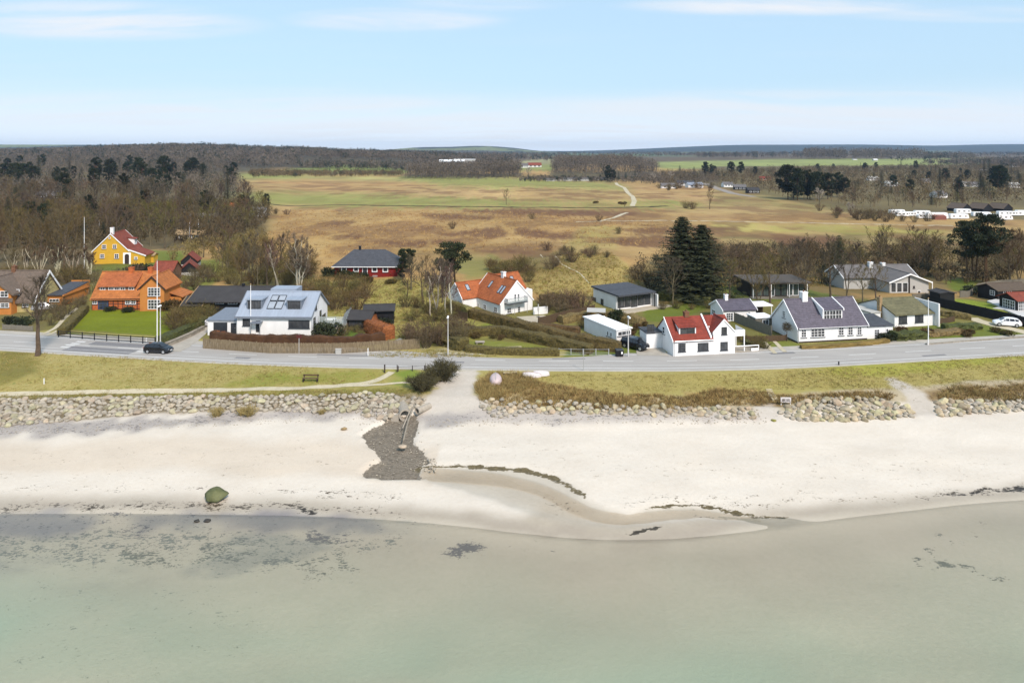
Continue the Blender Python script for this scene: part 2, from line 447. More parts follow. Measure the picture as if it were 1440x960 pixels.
    def skylight(s, xa, xb, t0, t1, x0, x1, y0, y1, h, hr, axis='x', side=0, parent=None, fm=None):
        """window lying on the roof slope: xa..xb along the ridge, t0..t1 from eave (0) to ridge (1)"""
        def P(a, b, z): return (a, b, z) if axis == 'x' else (b, a, z)
        b0, b1 = (y0, y1) if axis == 'x' else (x0, x1)
        bm = (b0 + b1) / 2; be = b0 if side == 0 else b1
        def q(a, t, o): return P(a, be + (bm - be) * t, h + (hr - h) * t + .18 + o)
        def blk(mb, a0, a1, u0, u1, o0, o1):
            mb.hexa([q(a0, u0, o0), q(a1, u0, o0), q(a1, u1, o0), q(a0, u1, o0), q(a0, u0, o1), q(a1, u0, o1), q(a1, u1, o1), q(a0, u1, o1)])
        fr = MB(); w = .09; tw = .1 / math.hypot(bm - be, hr - h)
        blk(fr, xa, xb, t0, t0 + tw, 0, .1); blk(fr, xa, xb, t1 - tw, t1, 0, .1); blk(fr, xa, xa + w, t0 + tw, t1 - tw, 0, .1); blk(fr, xb - w, xb, t0 + tw, t1 - tw, 0, .1)
        o = fr.build('skylight', fm or ANTH, parent)
        g = MB(); blk(g, xa + w, xb - w, t0 + tw, t1 - tw, .02, .06); g.build('pane', SKYGL, o)
        return o

SKYGL = mat('skylight_glass', (.30, .33, .37, 1), .05, .1, spec=.9)

def shed_house(name, label, cat, FL, w, d, h, hr, yaw, wm, rm, axis='x', z=None, group=None, verge=None, ov=.3):
    H = House(name, label, cat, FL, w=w, yaw=yaw, z=z, group=group)
    H.wall(0, w, 0, d, h, wm, axis, hr)
    H.roof(0, w, 0, d, h, hr, rm, axis, ov=ov, verge=verge)
    return H
# ------------------------------------------------------------------ terrain sheet
def axis_steps(a, b, step, grow, far):
    v = list(np.arange(a, b, step)); s = step; x = v[-1]
    up = []
    while x < far: s *= grow; x += s; up.append(x)
    return v, up
_xs, _ux = axis_steps(-92, 92.01, .4, 1.03, 14000)
XS = np.array([-x for x in reversed(_ux)] + _xs + _ux)
_ys, _uy = axis_steps(36, 113, .36, 1.0145, 14000)
YS = np.array([-4000, -1000, -300, -100, -30, 0, 12, 20, 26, 30, 33] + _ys + _uy)
NX, NY = len(XS), len(YS)
GX, GY = np.meshgrid(XS, YS)
GZ = T(GX, GY)
PX, PY = proj(GX, GY, GZ)
front = GY > 10
wx = (fbm(GX / 1.6, GY / 1.6, 3, 3) - .5); wy = (fbm(GX / 1.6, GY / 1.6, 13, 3) - .5)
W1 = (fbm(GX / 7, GY / 7, 17, 4) - .5)

def region(s, rag=1.0, soft=0):
    """outline traced on the photo, dropped onto the ground, with a ragged edge (metres)"""
    P = poly(s) if isinstance(s, str) else s
    A_ = np.array(P); mg = 40
    bb = front & (PX > A_[:, 0].min() - mg) & (PX < A_[:, 0].max() + mg) & (PY > A_[:, 1].min() - mg) & (PY < A_[:, 1].max() + mg)
    out = np.zeros(GX.shape)
    rr = np.where(bb.any(1))[0]; cc_ = np.where(bb.any(0))[0]
    if not len(rr): return out
    sl_ = (slice(max(rr[0] - soft - 1, 0), rr[-1] + soft + 2), slice(max(cc_[0] - soft - 1, 0), cc_[-1] + soft + 2))
    sc = F / np.maximum(GY[sl_], 20) * rag
    m = (inpoly(PX[sl_] + wx[sl_] * sc * 2, PY[sl_] + wy[sl_] * sc * .9, P) & front[sl_]).astype(float)
    for _ in range(soft):
        q = m.copy()
        q[1:-1, 1:-1] = (m[1:-1, 1:-1] * 2 + m[:-2, 1:-1] + m[2:, 1:-1] + m[1:-1, :-2] + m[1:-1, 2:]) / 6
        m = q
    out[sl_] = m
    return out

CA = np.zeros((NY, NX, 3)); CB = np.zeros((NY, NX, 3)); CC = np.zeros((NY, NX, 3))
SPK = np.zeros((NY, NX)); ROU = np.full((NY, NX), .95)
def crop(m):
    r = np.where((m > 0).any(1))[0]; c = np.where((m > 0).any(0))[0]
    return (slice(0, 0), slice(0, 0)) if not len(r) else (slice(r[0], r[-1] + 1), slice(c[0], c[-1] + 1))
def paint(m, a, b=None, c=None, spk=None, rough=None):
    b = b or tuple(v * .85 for v in a); k = crop(m); m = m[k]; n = m[..., None]
    for arr, col in ((CA, a), (CB, b)): arr[k] = arr[k] * (1 - n) + np.array(col[:3]) * n
    if c is not None: CC[k] = CC[k] * (1 - n) + np.array(c[:3]) * n
    if spk is not None: SPK[k] = SPK[k] * (1 - m) + spk * m
    elif c is None: SPK[k] = SPK[k] * (1 - m)
    if rough is not None: ROU[k] = ROU[k] * (1 - m) + rough * m
def speck(m, c, spk):
    k = crop(m); m = m[k]; n = m[..., None]; n = np.minimum(n * 3, 1)
    CC[k] = CC[k] * (1 - n) + np.array(c[:3]) * n
    SPK[k] = np.maximum(SPK[k] * (1 - m), spk * m)

HARD = np.zeros((NY, NX, 3)); HMSK = np.zeros((NY, NX))
def hard(m, col):
    k = crop(m); m = m[k]; n = np.minimum(m * 6, 1)[..., None]
    HARD[k] = HARD[k] * (1 - n) + np.array(col[:3]) * n; HMSK[k] = np.maximum(HMSK[k], m)
UU = U(GX, GY)
seabed = A(216, 214, 190); seabed2 = A(206, 207, 183)
sand = A(241, 231, 215); sand2 = A(233, 221, 203)
# sea floor, beach, bank, inland base
paint(np.ones_like(GX), seabed, seabed2)
deep = (1 - sm(GY + GX * .12, 38, 60)) * sm(fbm(GX / 14, GY / 9, 77, 3), .2, .7) * .8
paint(deep, A(160, 196, 172), A(178, 206, 182))
paint(sm(UU + W1 * 5, 48, 65.6), A(216, 203, 182), A(208, 196, 174), rough=.5)
wetb = sm(UU + W1 * 1.5, 64.8, 66.4)
paint(wetb, A(194, 182, 162), A(186, 172, 152), rough=.38)
paint(sm(UU + W1 * 2.5, 65.9, 68.9), sand, sand2, rough=.95)
paint(sm(UU + W1 * 4, 70.5, 73) * (1 - sm(UU + W1 * 5, 77, 80.5)) * (GX < -8) * .85, A(230, 215, 194), A(224, 208, 186), rough=.9)
paint(sm(UU + W1 * 3, 85.5, 86.6), A(204, 190, 160), A(180, 164, 132))
strw = A(188, 173, 108); olv = A(162, 153, 82); grn = A(140, 146, 60)
paint(sm(UU + W1 * 2, 89, 90), strw, olv)
paint(sm(UU, 108, 110), A(140, 132, 72), A(118, 112, 58))
# ---------- marsh and far fields
mid = sm(GY + W1 * 20, 176, 196) * front
paint(mid, A(194, 160, 104), A(166, 132, 82), c=A(118, 86, 58), spk=.22)
tan = A(204, 174, 112); tan2 = A(184, 150, 94); brn = A(120, 84, 58); brn2 = A(142, 106, 70); gr1 = A(158, 156, 84); gr2 = A(172, 164, 96)
F_ = lambda s, a, b, soft=2, rag=2.0, k=1.0, **kw: paint(region(s, rag * (6 if rag == 2.0 and max(float(q.split(',')[1]) for q in s.split()) < 300 else 1), soft) * k, a, b, **kw)
F_('300,300 720,292 1000,294 1300,306 1500,318 1500,420 300,420', A(196, 160, 100), A(164, 128, 78), c=brn, spk=.26)
F_('330,268 520,272 720,280 960,283 960,290 720,292 400,289 330,280', gr1, gr2, soft=3)
F_('330,246 700,250 860,258 880,263 740,262 560,258 420,262 350,258', A(190, 178, 112), gr2, soft=3)
F_('360,250 480,253 620,258 560,268 400,262 350,258', A(190, 150, 98), tan2, soft=4)
F_('560,266 700,262 860,272 870,280 730,279 600,276', A(204, 172, 118), A(190, 156, 100), soft=4)
F_('590,252 760,254 880,262 890,270 760,270 620,262', A(160, 158, 80), gr2, soft=4)
F_('720,263 860,268 905,284 905,290 730,290', A(190, 160, 104), tan2, soft=4)
F_('890,266 1000,268 1060,280 1000,286 900,284', A(200, 162, 108), A(186, 148, 98), soft=4)
F_('930,290 1060,283 1180,290 1240,300 1100,302 940,300', A(150, 128, 84), A(190, 160, 104), soft=3)
F_('1000,266 1100,272 1240,290 1130,296 1000,284', A(166, 152, 92), A(150, 130, 80), soft=3)
for s in ('468,293 510,295 505,303 470,302', '640,296 720,292 900,298 880,304 700,300', '590,318 615,316 612,324 560,328 530,322',
          '700,318 660,324 612,330 700,334 720,330', '730,320 770,326 830,334 780,336 725,330', '470,332 510,330 518,335 468,336',
          '520,340 600,338 600,346 540,346', '610,336 650,338 640,344 606,342', '720,340 820,342 815,346 720,346', '875,322 960,320 1040,318 1040,326 900,330', '840,335 940,330 1010,334 1000,350 880,345',
          '1080,330 1180,332 1190,350 1100,350', '590,300 700,302 690,308 600,306', '445,312 500,310 490,316 450,316', '540,318 566,316 560,322', '960,303 1010,301 1100,305 980,309', '760,356 700,350 660,354'):
    F_(s, brn, brn2, soft=3, rag=3.0, k=.8)
F_('820,318 870,318 870,352 800,358 790,340', A(176, 160, 92), A(160, 146, 80), soft=4, k=.8)
F_('1000,312 1260,318 1260,330 1000,326', A(176, 164, 88), A(190, 170, 100), soft=3)
F_('1180,318 1330,322 1330,336 1180,334', A(178, 166, 84), A(164, 152, 76), soft=3)
F_('300,300 390,300 380,330 300,340', A(160, 140, 84), A(150, 126, 76), soft=3)
F_('360,330 480,330 470,372 360,372', A(196, 160, 98), A(180, 142, 84), soft=3, k=.7)
# far fields beyond the marsh
paint(sm(GY, 1020, 1250), A(118, 100, 76), A(104, 90, 66))
farg = A(142, 152, 86)
F_('400,236 470,230 530,229 580,240 560,245 420,243', farg, A(150, 160, 92), soft=2)
F_('920,228 1100,224 1400,222 1400,231 1130,234 930,238', A(150, 160, 88), A(164, 168, 98), soft=2)
F_('735,226 800,222 800,234 735,236', A(150, 154, 100), A(180, 166, 130), soft=2)
F_('720,231 780,231 780,240 720,240', A(152, 158, 84), A(160, 160, 92), soft=2)
F_('330,243 420,246 420,252 330,250', A(172, 172, 100), A(150, 158, 84), soft=2)
paint(sm(GY, 2300, 3000) * (1 - sm(np.abs(GX + 100), 700, 1000)), A(120, 140, 100), A(104, 118, 84))
paint(sm(GY, 3600, 4200), A(84, 84, 74), A(68, 72, 64))
paint(sm(fbm(GX / 300, GY / 500, 55, 3), .56, .6) * sm(GY, 4000, 4200) * (1 - sm(GY, 5200, 5600)), A(130, 140, 96), A(140, 142, 100))
woodfloor = A(118, 102, 70); woodfloor2 = A(94, 82, 54)
F_('-500,214 330,216 334,250 378,290 372,330 300,345 262,352 210,352 200,352 130,352 120,400 -500,410', woodfloor, woodfloor2, soft=2)
F_('220,208 700,212 700,232 580,238 400,236 340,246 220,240', A(100, 90, 72), A(84, 78, 62), soft=2)
F_('1000,234 1500,232 1500,312 1260,304 1190,300 1150,290 1060,272 1000,262 930,262 930,252', woodfloor, A(124, 112, 70), soft=2)
F_('425,244 440,237 470,232 505,230 540,232 575,241 560,245', A(138, 150, 82), A(150, 158, 88), soft=2, rag=4)
F_('560,252 640,253 735,250 735,243 570,244', A(100, 88, 66), A(84, 76, 56), soft=1)
F_('770,252 800,254 935,252 930,240 776,240', A(104, 90, 66), A(84, 76, 56), soft=1)
# ---------- ridges, gardens and scrub behind the houses
F_('745,362 800,352 860,352 890,380 920,405 900,420 820,420 770,428 740,400', A(186, 166, 100), A(160, 138, 76), soft=3, rag=1.5, c=A(128, 108, 64), spk=.3)
F_('740,358 800,352 800,372 860,362 870,372 790,386 745,384', A(126, 110, 66), A(150, 128, 76), soft=4, k=.8)
F_('440,396 560,392 640,400 650,470 560,480 440,440', A(180, 164, 98), A(150, 146, 70), soft=3, c=A(122, 112, 62), spk=.3)
F_('560,440 640,430 700,470 640,490 570,480', A(142, 142, 66), A(160, 150, 80), soft=3)
F_('640,360 700,358 720,380 660,392 640,380', A(146, 140, 72), A(164, 150, 82), soft=4, rag=2)
F_('1000,330 1440,330 1440,405 1000,425 900,430 880,380', A(146, 124, 78), A(128, 110, 66), soft=3)
F_('230,372 318,362 312,392 270,410 230,400', A(120, 132, 52), A(140, 134, 66), soft=3)
F_('310,372 440,372 440,420 380,425 320,400', A(146, 132, 80), A(128, 116, 64), soft=3)
lawnA = A(126, 138, 34); lawnB = A(112, 124, 24)
LW = lambda s, a=lawnA, b=lawnB, **kw: F_(s, a, b, soft=1, rag=.5, **kw)
LW('120,438 128,434 250,434 262,440 228,478 222,472 96,463', A(128, 138, 30), A(112, 122, 16))
LW('82,466 222,476 226,486 90,474', A(130, 132, 60), A(110, 118, 48))
LW('185,352 260,352 262,372 180,378 150,384 130,380', A(112, 124, 44), A(126, 130, 56))
LW('850,470 905,452 905,470 880,478', A(124, 132, 58), A(110, 122, 50))
LW('905,442 900,430 1000,425 1000,432 945,455 905,450', A(120, 130, 48), A(106, 116, 40))
LW('955,425 1010,400 1060,398 1140,408 1200,420 1080,424 1000,432', A(104, 118, 44), A(122, 122, 58))
LW('1026,452 1040,462 1085,474 1120,482 1150,487 1124,492 1084,488 1060,468', A(138, 142, 64), A(118, 128, 52))
LW('1120,484 1256,474 1300,468 1300,482 1124,492', A(134, 128, 64), A(116, 116, 54))
LW('1250,470 1320,452 1380,456 1450,468 1450,474 1300,484', A(124, 132, 52), A(108, 118, 42))
LW('1340,420 1400,426 1400,434 1420,440 1390,440 1340,428', A(140, 154, 44), A(124, 140, 40), c=A(214, 200, 90), spk=.25)
LW('1325,392 1372,392 1372,408 1340,410', A(118, 130, 44), A(106, 118, 40))
LW('768,446 800,442 790,452 768,452', A(104, 134, 48), A(120, 140, 52))
LW('640,484 660,478 740,482 790,492 760,494 690,490', A(146, 146, 66), A(126, 132, 54))
LW('690,452 720,458 790,482 720,466 650,470', A(122, 134, 54), A(136, 136, 62))
LW('480,462 520,452 516,474 480,476', A(112, 134, 54), A(98, 118, 46))
F_('800,492 900,486 906,500 790,502', A(122, 132, 56), A(108, 120, 46), soft=1, rag=.4)
F_('585,494 700,488 700,500 585,502', A(196, 186, 150), A(176, 166, 120), soft=2)
F_('0,440 60,432 70,465 0,470', A(132, 122, 74), A(118, 108, 64), soft=2)
# ---------- the sea-side bank
F_('-300,490 60,492 330,508 540,520 540,556 -300,556', A(190, 174, 112), A(166, 154, 84), soft=2, c=A(138, 140, 70), spk=.3)
F_('-300,488 40,494 60,520 0,540 -300,545', A(150, 140, 72), A(128, 122, 62), soft=3)
F_('370,526 560,520 552,528 480,540 300,546 330,538', A(142, 148, 62), A(170, 158, 84), soft=3)
F_('555,524 610,524 620,534 560,540', A(124, 144, 52), A(136, 150, 60), soft=2)
F_('-300,554 300,550 560,545 590,552 560,560 -300,562', A(150, 146, 76), A(130, 128, 60), soft=2)
F_('680,522 1000,524 1240,512 1460,494 1460,520 1250,545 1060,545 900,556 760,548 680,540', A(188, 172, 106), A(166, 152, 82), soft=2, c=A(146, 138, 72), spk=.3)
F_('1140,516 1260,508 1440,498 1440,506 1270,526 1180,530', A(158, 162, 66), A(178, 170, 80), soft=3)
F_('668,540 760,540 850,556 960,560 1010,545 1020,564 940,572 800,572 690,566', A(182, 156, 102), A(150, 126, 80), soft=2, c=A(100, 78, 52), spk=.35)
F_('1010,545 1060,552 1100,558 1180,556 1248,550 1248,556 1100,566 1020,566', A(150, 124, 84), A(172, 148, 98), soft=2, c=A(84, 64, 46), spk=.45)
F_('1290,552 1330,546 1440,540 1470,545 1470,556 1300,562', A(132, 108, 76), A(164, 140, 92), soft=2, c=A(74, 56, 42), spk=.35)
# sandy way between road and beach, small paths in the sand
F_('606,519 668,519 672,536 664,552 684,566 690,592 585,592 594,566 612,545', A(222, 212, 198), A(208, 198, 182), soft=1, rag=.8, c=A(150, 140, 128), spk=.1)
F_('1244,530 1262,532 1300,552 1310,566 1318,584 1282,584 1276,562 1262,545', A(214, 204, 190), A(198, 188, 172), soft=1, rag=.6, c=A(140, 128, 110), spk=.16)
F_('1062,568 1090,562 1098,586 1060,588', A(220, 210, 196), A(204, 194, 178), soft=1, rag=.6, c=A(130, 118, 100), spk=.2)
F_('-70,560 200,557 400,555 560,553 590,560 570,574 440,578 300,577 120,588 -70,598', A(150, 136, 108), A(128, 114, 88), soft=2, rag=.8)  # ground under the left boulders darkened: shade of the gaps painted in
bare_ = sm(fbm(GX / 3.5, GY / 1.6, 131, 3), .5, .6) * region('668,545 760,545 850,558 960,562 1010,548 1100,560 1250,552 1250,566 1000,574 800,576 690,570', 1, 2)
paint(bare_ * .85, A(212, 194, 150), A(196, 174, 126), c=A(110, 88, 60), spk=.25)
# pebbles on the upper beach
peb = A(196, 186, 176); peb2 = A(180, 172, 164); pebc = A(134, 128, 124)
F_('-300,596 120,590 300,580 420,574 560,578 520,588 380,592 250,600 120,612 -300,620', peb, peb2, soft=3, c=pebc, spk=.42)
F_('585,592 700,570 760,578 900,578 1100,584 1070,592 900,592 800,596 700,592 620,602', peb, A(206, 196, 184), soft=3, c=pebc, spk=.36)
F_('590,585 640,582 680,588 640,600 590,604', A(184, 176, 168), A(170, 164, 158), soft=3, c=pebc, spk=.3)
F_('1290,585 1460,578 1460,584 1300,590', A(222, 212, 200), sand2, soft=2)
# ---------- stream: gravel pool and the shallow channel to the sea
POOLS = '506,612 520,600 548,588 562,582 590,580 586,596 582,622 600,636 606,648 592,652 588,664 592,672 560,674 520,670 509,664 522,652 536,646 532,636 516,624 514,616'
CHANS = '586,655 640,651 740,659 772,667 803,682 826,700 846,713 884,721 920,712 960,708 1000,711 1032,720 1064,724 1140,730 1100,736 1040,731 980,726 930,732 880,738 820,734 750,722 690,700 640,684 594,674'
pool = region(POOLS, .35, 1); chan = region(CHANS, .5, 2); chcore = region(CHANS, .5, 5)
hard(pool, A(134, 124, 109)); paint(region(POOLS, .35, 0) * 0, sand)
H_ = lambda s, col, rag=.3, soft=1, k=1.0: hard(region(s, rag, soft) * k, col)
paint(chan, A(216, 205, 186), A(206, 195, 176), rough=.35)
F_('600,664 700,664 780,690 840,722 900,726 860,730 760,712 680,684 600,672', A(204, 192, 172), A(194, 182, 162), soft=5, rag=.5, rough=.25)
H_('588,654 650,650.5 745,658.5 775,666.5 804,681.5 828,699 838,707 828,704.5 800,685.5 770,670 735,662 650,655 590,657', A(112, 100, 72), .3, 1, 1.0)
H_('884,720 920,710.5 960,706.5 1002,709.5 1036,718 1064,722 1140,729 1060,726 1030,722 1000,713 960,710 924,714', A(104, 92, 64), .3, 1, 1.0)
F_('760,700 840,728 900,738 960,736 1040,732 960,752 890,762 800,752 740,738', A(204, 190, 168), A(194, 180, 158), soft=4, rough=.4)
F_('640,718 760,740 860,754 980,742 1060,735 1000,756 900,768 800,760 700,746', A(192, 178, 158), A(184, 170, 150), soft=4, rough=.3)
H_('870,752 905,744 935,738 930,743 900,750 876,755', A(74, 64, 48))
speck(region('760,695 800,700 830,722 770,722', 1, 2), A(90, 80, 60), .35)
speck(region('970,720 1020,722 1030,728 975,726', 1, 1), A(60, 52, 42), .4)
# ---------- weed thrown up on the sand
wr = A(86, 74, 58); wr2 = A(58, 50, 40)
speck(region('-100,686 150,680 360,682 540,692 600,700 540,704 360,694 150,690 -100,692', 1.5, 2), wr, .34)
speck(region('380,704 460,712 456,726 400,722', .8, 1), wr2, .62)
speck(region('-100,712 100,706 330,704 560,716 600,724 400,722 200,718 -100,720', 1.5, 2), wr, .55)
speck(region('1280,694 1340,686 1460,676 1460,694 1340,700 1270,706', 1.2, 2), wr2, .60)
H_('1296,698 1340,691 1380,687 1420,684 1470,683 1470,690 1410,691 1370,695 1320,698', wr2, .8, 1, .62); H_('-100,686 150,682 360,684 540,691 600,698 560,698 360,690 150,687 -100,691', A(120, 106, 86), 1.6, 1, .4); H_('-100,713 120,709 330,708 540,716 560,720 330,714 120,715 -100,720', wr, 1.6, 1, .42); H_('404,709 424,706 456,720 440,727 420,722', wr2, .9, 1, .6); H_('1180,716 1240,706 1300,699 1300,702 1240,710 1180,719', wr2, .8, 1, .5); H_('100,705 200,700 210,703 140,708', wr2, .9, 1, .5); H_('1300,690 1400,680 1470,677 1470,680 1400,683 1310,693', wr, .8, 1, .5)
speck(region('840,708 900,702 1100,700 1280,690 1280,702 1100,712 1030,716 900,708', 1.5, 3), A(120, 106, 84), .4)
speck(region('860,700 1000,694 1200,690 1300,686 1200,697 1000,704 880,706', 1.5, 2), A(104, 92, 74), .4)
speck(region('600,600 1000,640 1440,640 1440,690 900,690 820,670 640,640', 3, 6) * .9, A(170, 156, 136), .2)
speck(region('-100,630 480,620 500,660 300,676 -100,676', 3, 6), A(176, 162, 142), .18)
# seaweed and painted sky reflection on the sea floor
wd = A(134, 134, 118); wdp = A(134, 128, 122)
def weed(s, col, k, soft=4, rag=3): speck(region(s, rag, soft) * (UU < 65.3), col, min(.92, k * 1.45 + .06))
weed('-100,724 560,730 620,740 560,770 420,800 200,800 -100,790', A(146, 147, 134), .33, 6)
weed('-100,722 300,722 480,730 560,736 540,748 300,744 -100,744', wdp, .50)
paint(region('250,722 440,726 530,734 520,744 400,746 300,742', 2, 4) * .8, A(132, 128, 134), A(120, 118, 124))  # purple-grey bands near shore: sky reflection painted into the floor colour
paint(region('-60,724 120,724 130,746 -60,756', 2, 4) * .6, A(150, 148, 150), A(136, 134, 140))
weed('160,776 240,772 250,805 180,815', wd, .42); weed('270,768 380,762 330,805 260,800', wd, .44); weed('430,744 500,750 490,780 440,775', wdp, .55)
weed('440,780 490,776 470,825 425,825', wd, .42); weed('600,756 680,762 720,776 640,774', wdp, .66, 2); weed('500,738 620,752 620,764 540,750', wdp, .5)
weed('350,884 390,884 385,892 355,892', wd, .55, 1); weed('0,850 130,856 130,866 0,868', wd, .3, 2); weed('1280,772 1340,792 1420,806 1440,812 1400,810 1320,796', wd, .6, 1)
weed('1310,752 1370,748 1400,730 1392,745 1340,757', wd, .5, 1)
weed('0,800 300,800 420,900 300,960 0,960', A(160, 166, 148), .09, 8)
softdark = sm(fbm(GX / 6, GY / 3, 101, 4), .5, .72) * region('-100,724 560,730 640,745 560,800 420,830 200,820 -100,800', 3, 8) * (UU < 65)
paint(softdark * .5, A(168, 168, 156), A(150, 152, 142), c=A(132, 134, 124), spk=.42)
weed('720,764 800,764 780,776 720,775', wdp, .4)
# broad patchiness of the land; light and murky water
land = sm(UU, 112, 120) * np.clip(1.1 - PY * 0, 0, 1)
pv_ = (fbm(GX / 26, GY / 55, 61, 5) - .5); pg_ = sm(fbm(GX / 60, GY / 90, 71, 4), .5, .68) * sm(GY, 190, 230) * (1 - sm(GY, 900, 1100)) * .16
for arr in (CA, CB):
    arr *= (1 + land * pv_ * .8)[..., None]
    arr[...] = arr * (1 - pg_[..., None]) + np.array(A(164, 154, 86)[:3]) * pg_[..., None]
    sea_ = 1 - sm(UU, 60, 65); arr *= (1 + sea_ * (fbm(GX / 11, GY / 5, 81, 4) - .5) * .22)[..., None]
    arr *= (1 + sm(UU, 66, 70) * (1 - sm(UU, 83, 85)) * (fbm(GX / 5, GY / 2.2, 91, 4) - .5) * .16)[..., None]
paint(sm(UU + W1 * 2, 61.5, 64.6) * (1 - sm(UU, 64.4, 64.9)) * .6, A(238, 226, 204), A(232, 218, 196))
paint(region('180,722 300,721 440,725 540,733 560,739 500,745 400,743 300,739 200,741', 2.5, 5) * .75 * (UU < 64.9), A(162, 158, 152), A(148, 145, 143), c=A(110, 106, 106), spk=.3)  # near-shore bands again: sky reflection painted in, with weed specks
paint(region('-80,722 120,722 150,742 60,752 -80,758', 2.5, 5) * .6 * (UU < 64.9), A(164, 160, 156), A(148, 146, 146), c=A(110, 108, 108), spk=.4)
mz = sm(GY, 196, 225) * (1 - sm(GY, 640, 760)) * (1 - region('-500,214 330,216 334,250 378,290 372,330 300,345 -500,410', 2, 3)) * (1 - region('930,240 1000,262 1060,272 1150,290 1190,300 1260,304 1500,312 1500,234', 2, 3))
q1 = fbm(GX / 17, GY / 21, 111, 4)
paint(sm(q1, .53, .62) * mz * .55, A(138, 98, 66), A(112, 80, 54), c=A(96, 66, 46), spk=.25)
paint(sm(q1, .46, .36) * mz * .4, A(212, 182, 124), A(196, 164, 104)); paint(sm(fbm(GX / 8, GY / 10, 121, 3), .56, .66) * mz * .4, A(150, 112, 72), A(176, 142, 90))
for s_ in ('330,273 400,272 520,276 720,283 880,285 960,285 960,290 720,291.5 400,288.5 330,282', '560,248 700,250 860,258 884,264 740,262 620,257 560,252', '880,284 960,284 1030,287 960,291 900,290'):
    F_(s_, A(150, 156, 78), A(164, 160, 88), soft=3, k=.72)
for s_ in ('640,297 720,293 900,300 880,305 700,301', '700,319 660,324 612,330 700,334 720,330', '724,321 770,326 830,334 780,337 725,330', '470,331 510,330 518,335 468,336', '520,341 600,338 600,346 540,346', '610,337 650,338 640,344 606,342', '875,322 960,320 1040,318 1040,326 900,330', '840,336 940,331 1010,335 1000,352 880,347', '445,312 500,310 490,317 450,317', '760,356 700,350 660,354', '590,301 700,304 690,309 600,307', '1080,330 1180,332 1190,350 1100,350'):
    F_(s_, A(110, 74, 50), A(134, 98, 64), soft=2, rag=2.5, k=.85)
# carve the stream bed; low sand cliffs at its edges; scarp on the dune bank
GZ = GZ - .42 * pool * (1 - sm(GY, 88, 91)) - .22 * chcore
scarp = region('760,549 850,557 950,562 1010,546 1060,550 1100,556 1250,549 1250,560 1100,568 1010,568 940,573 760,570', .8, 2)
GZ = GZ - .35 * scarp * (1 + wx)

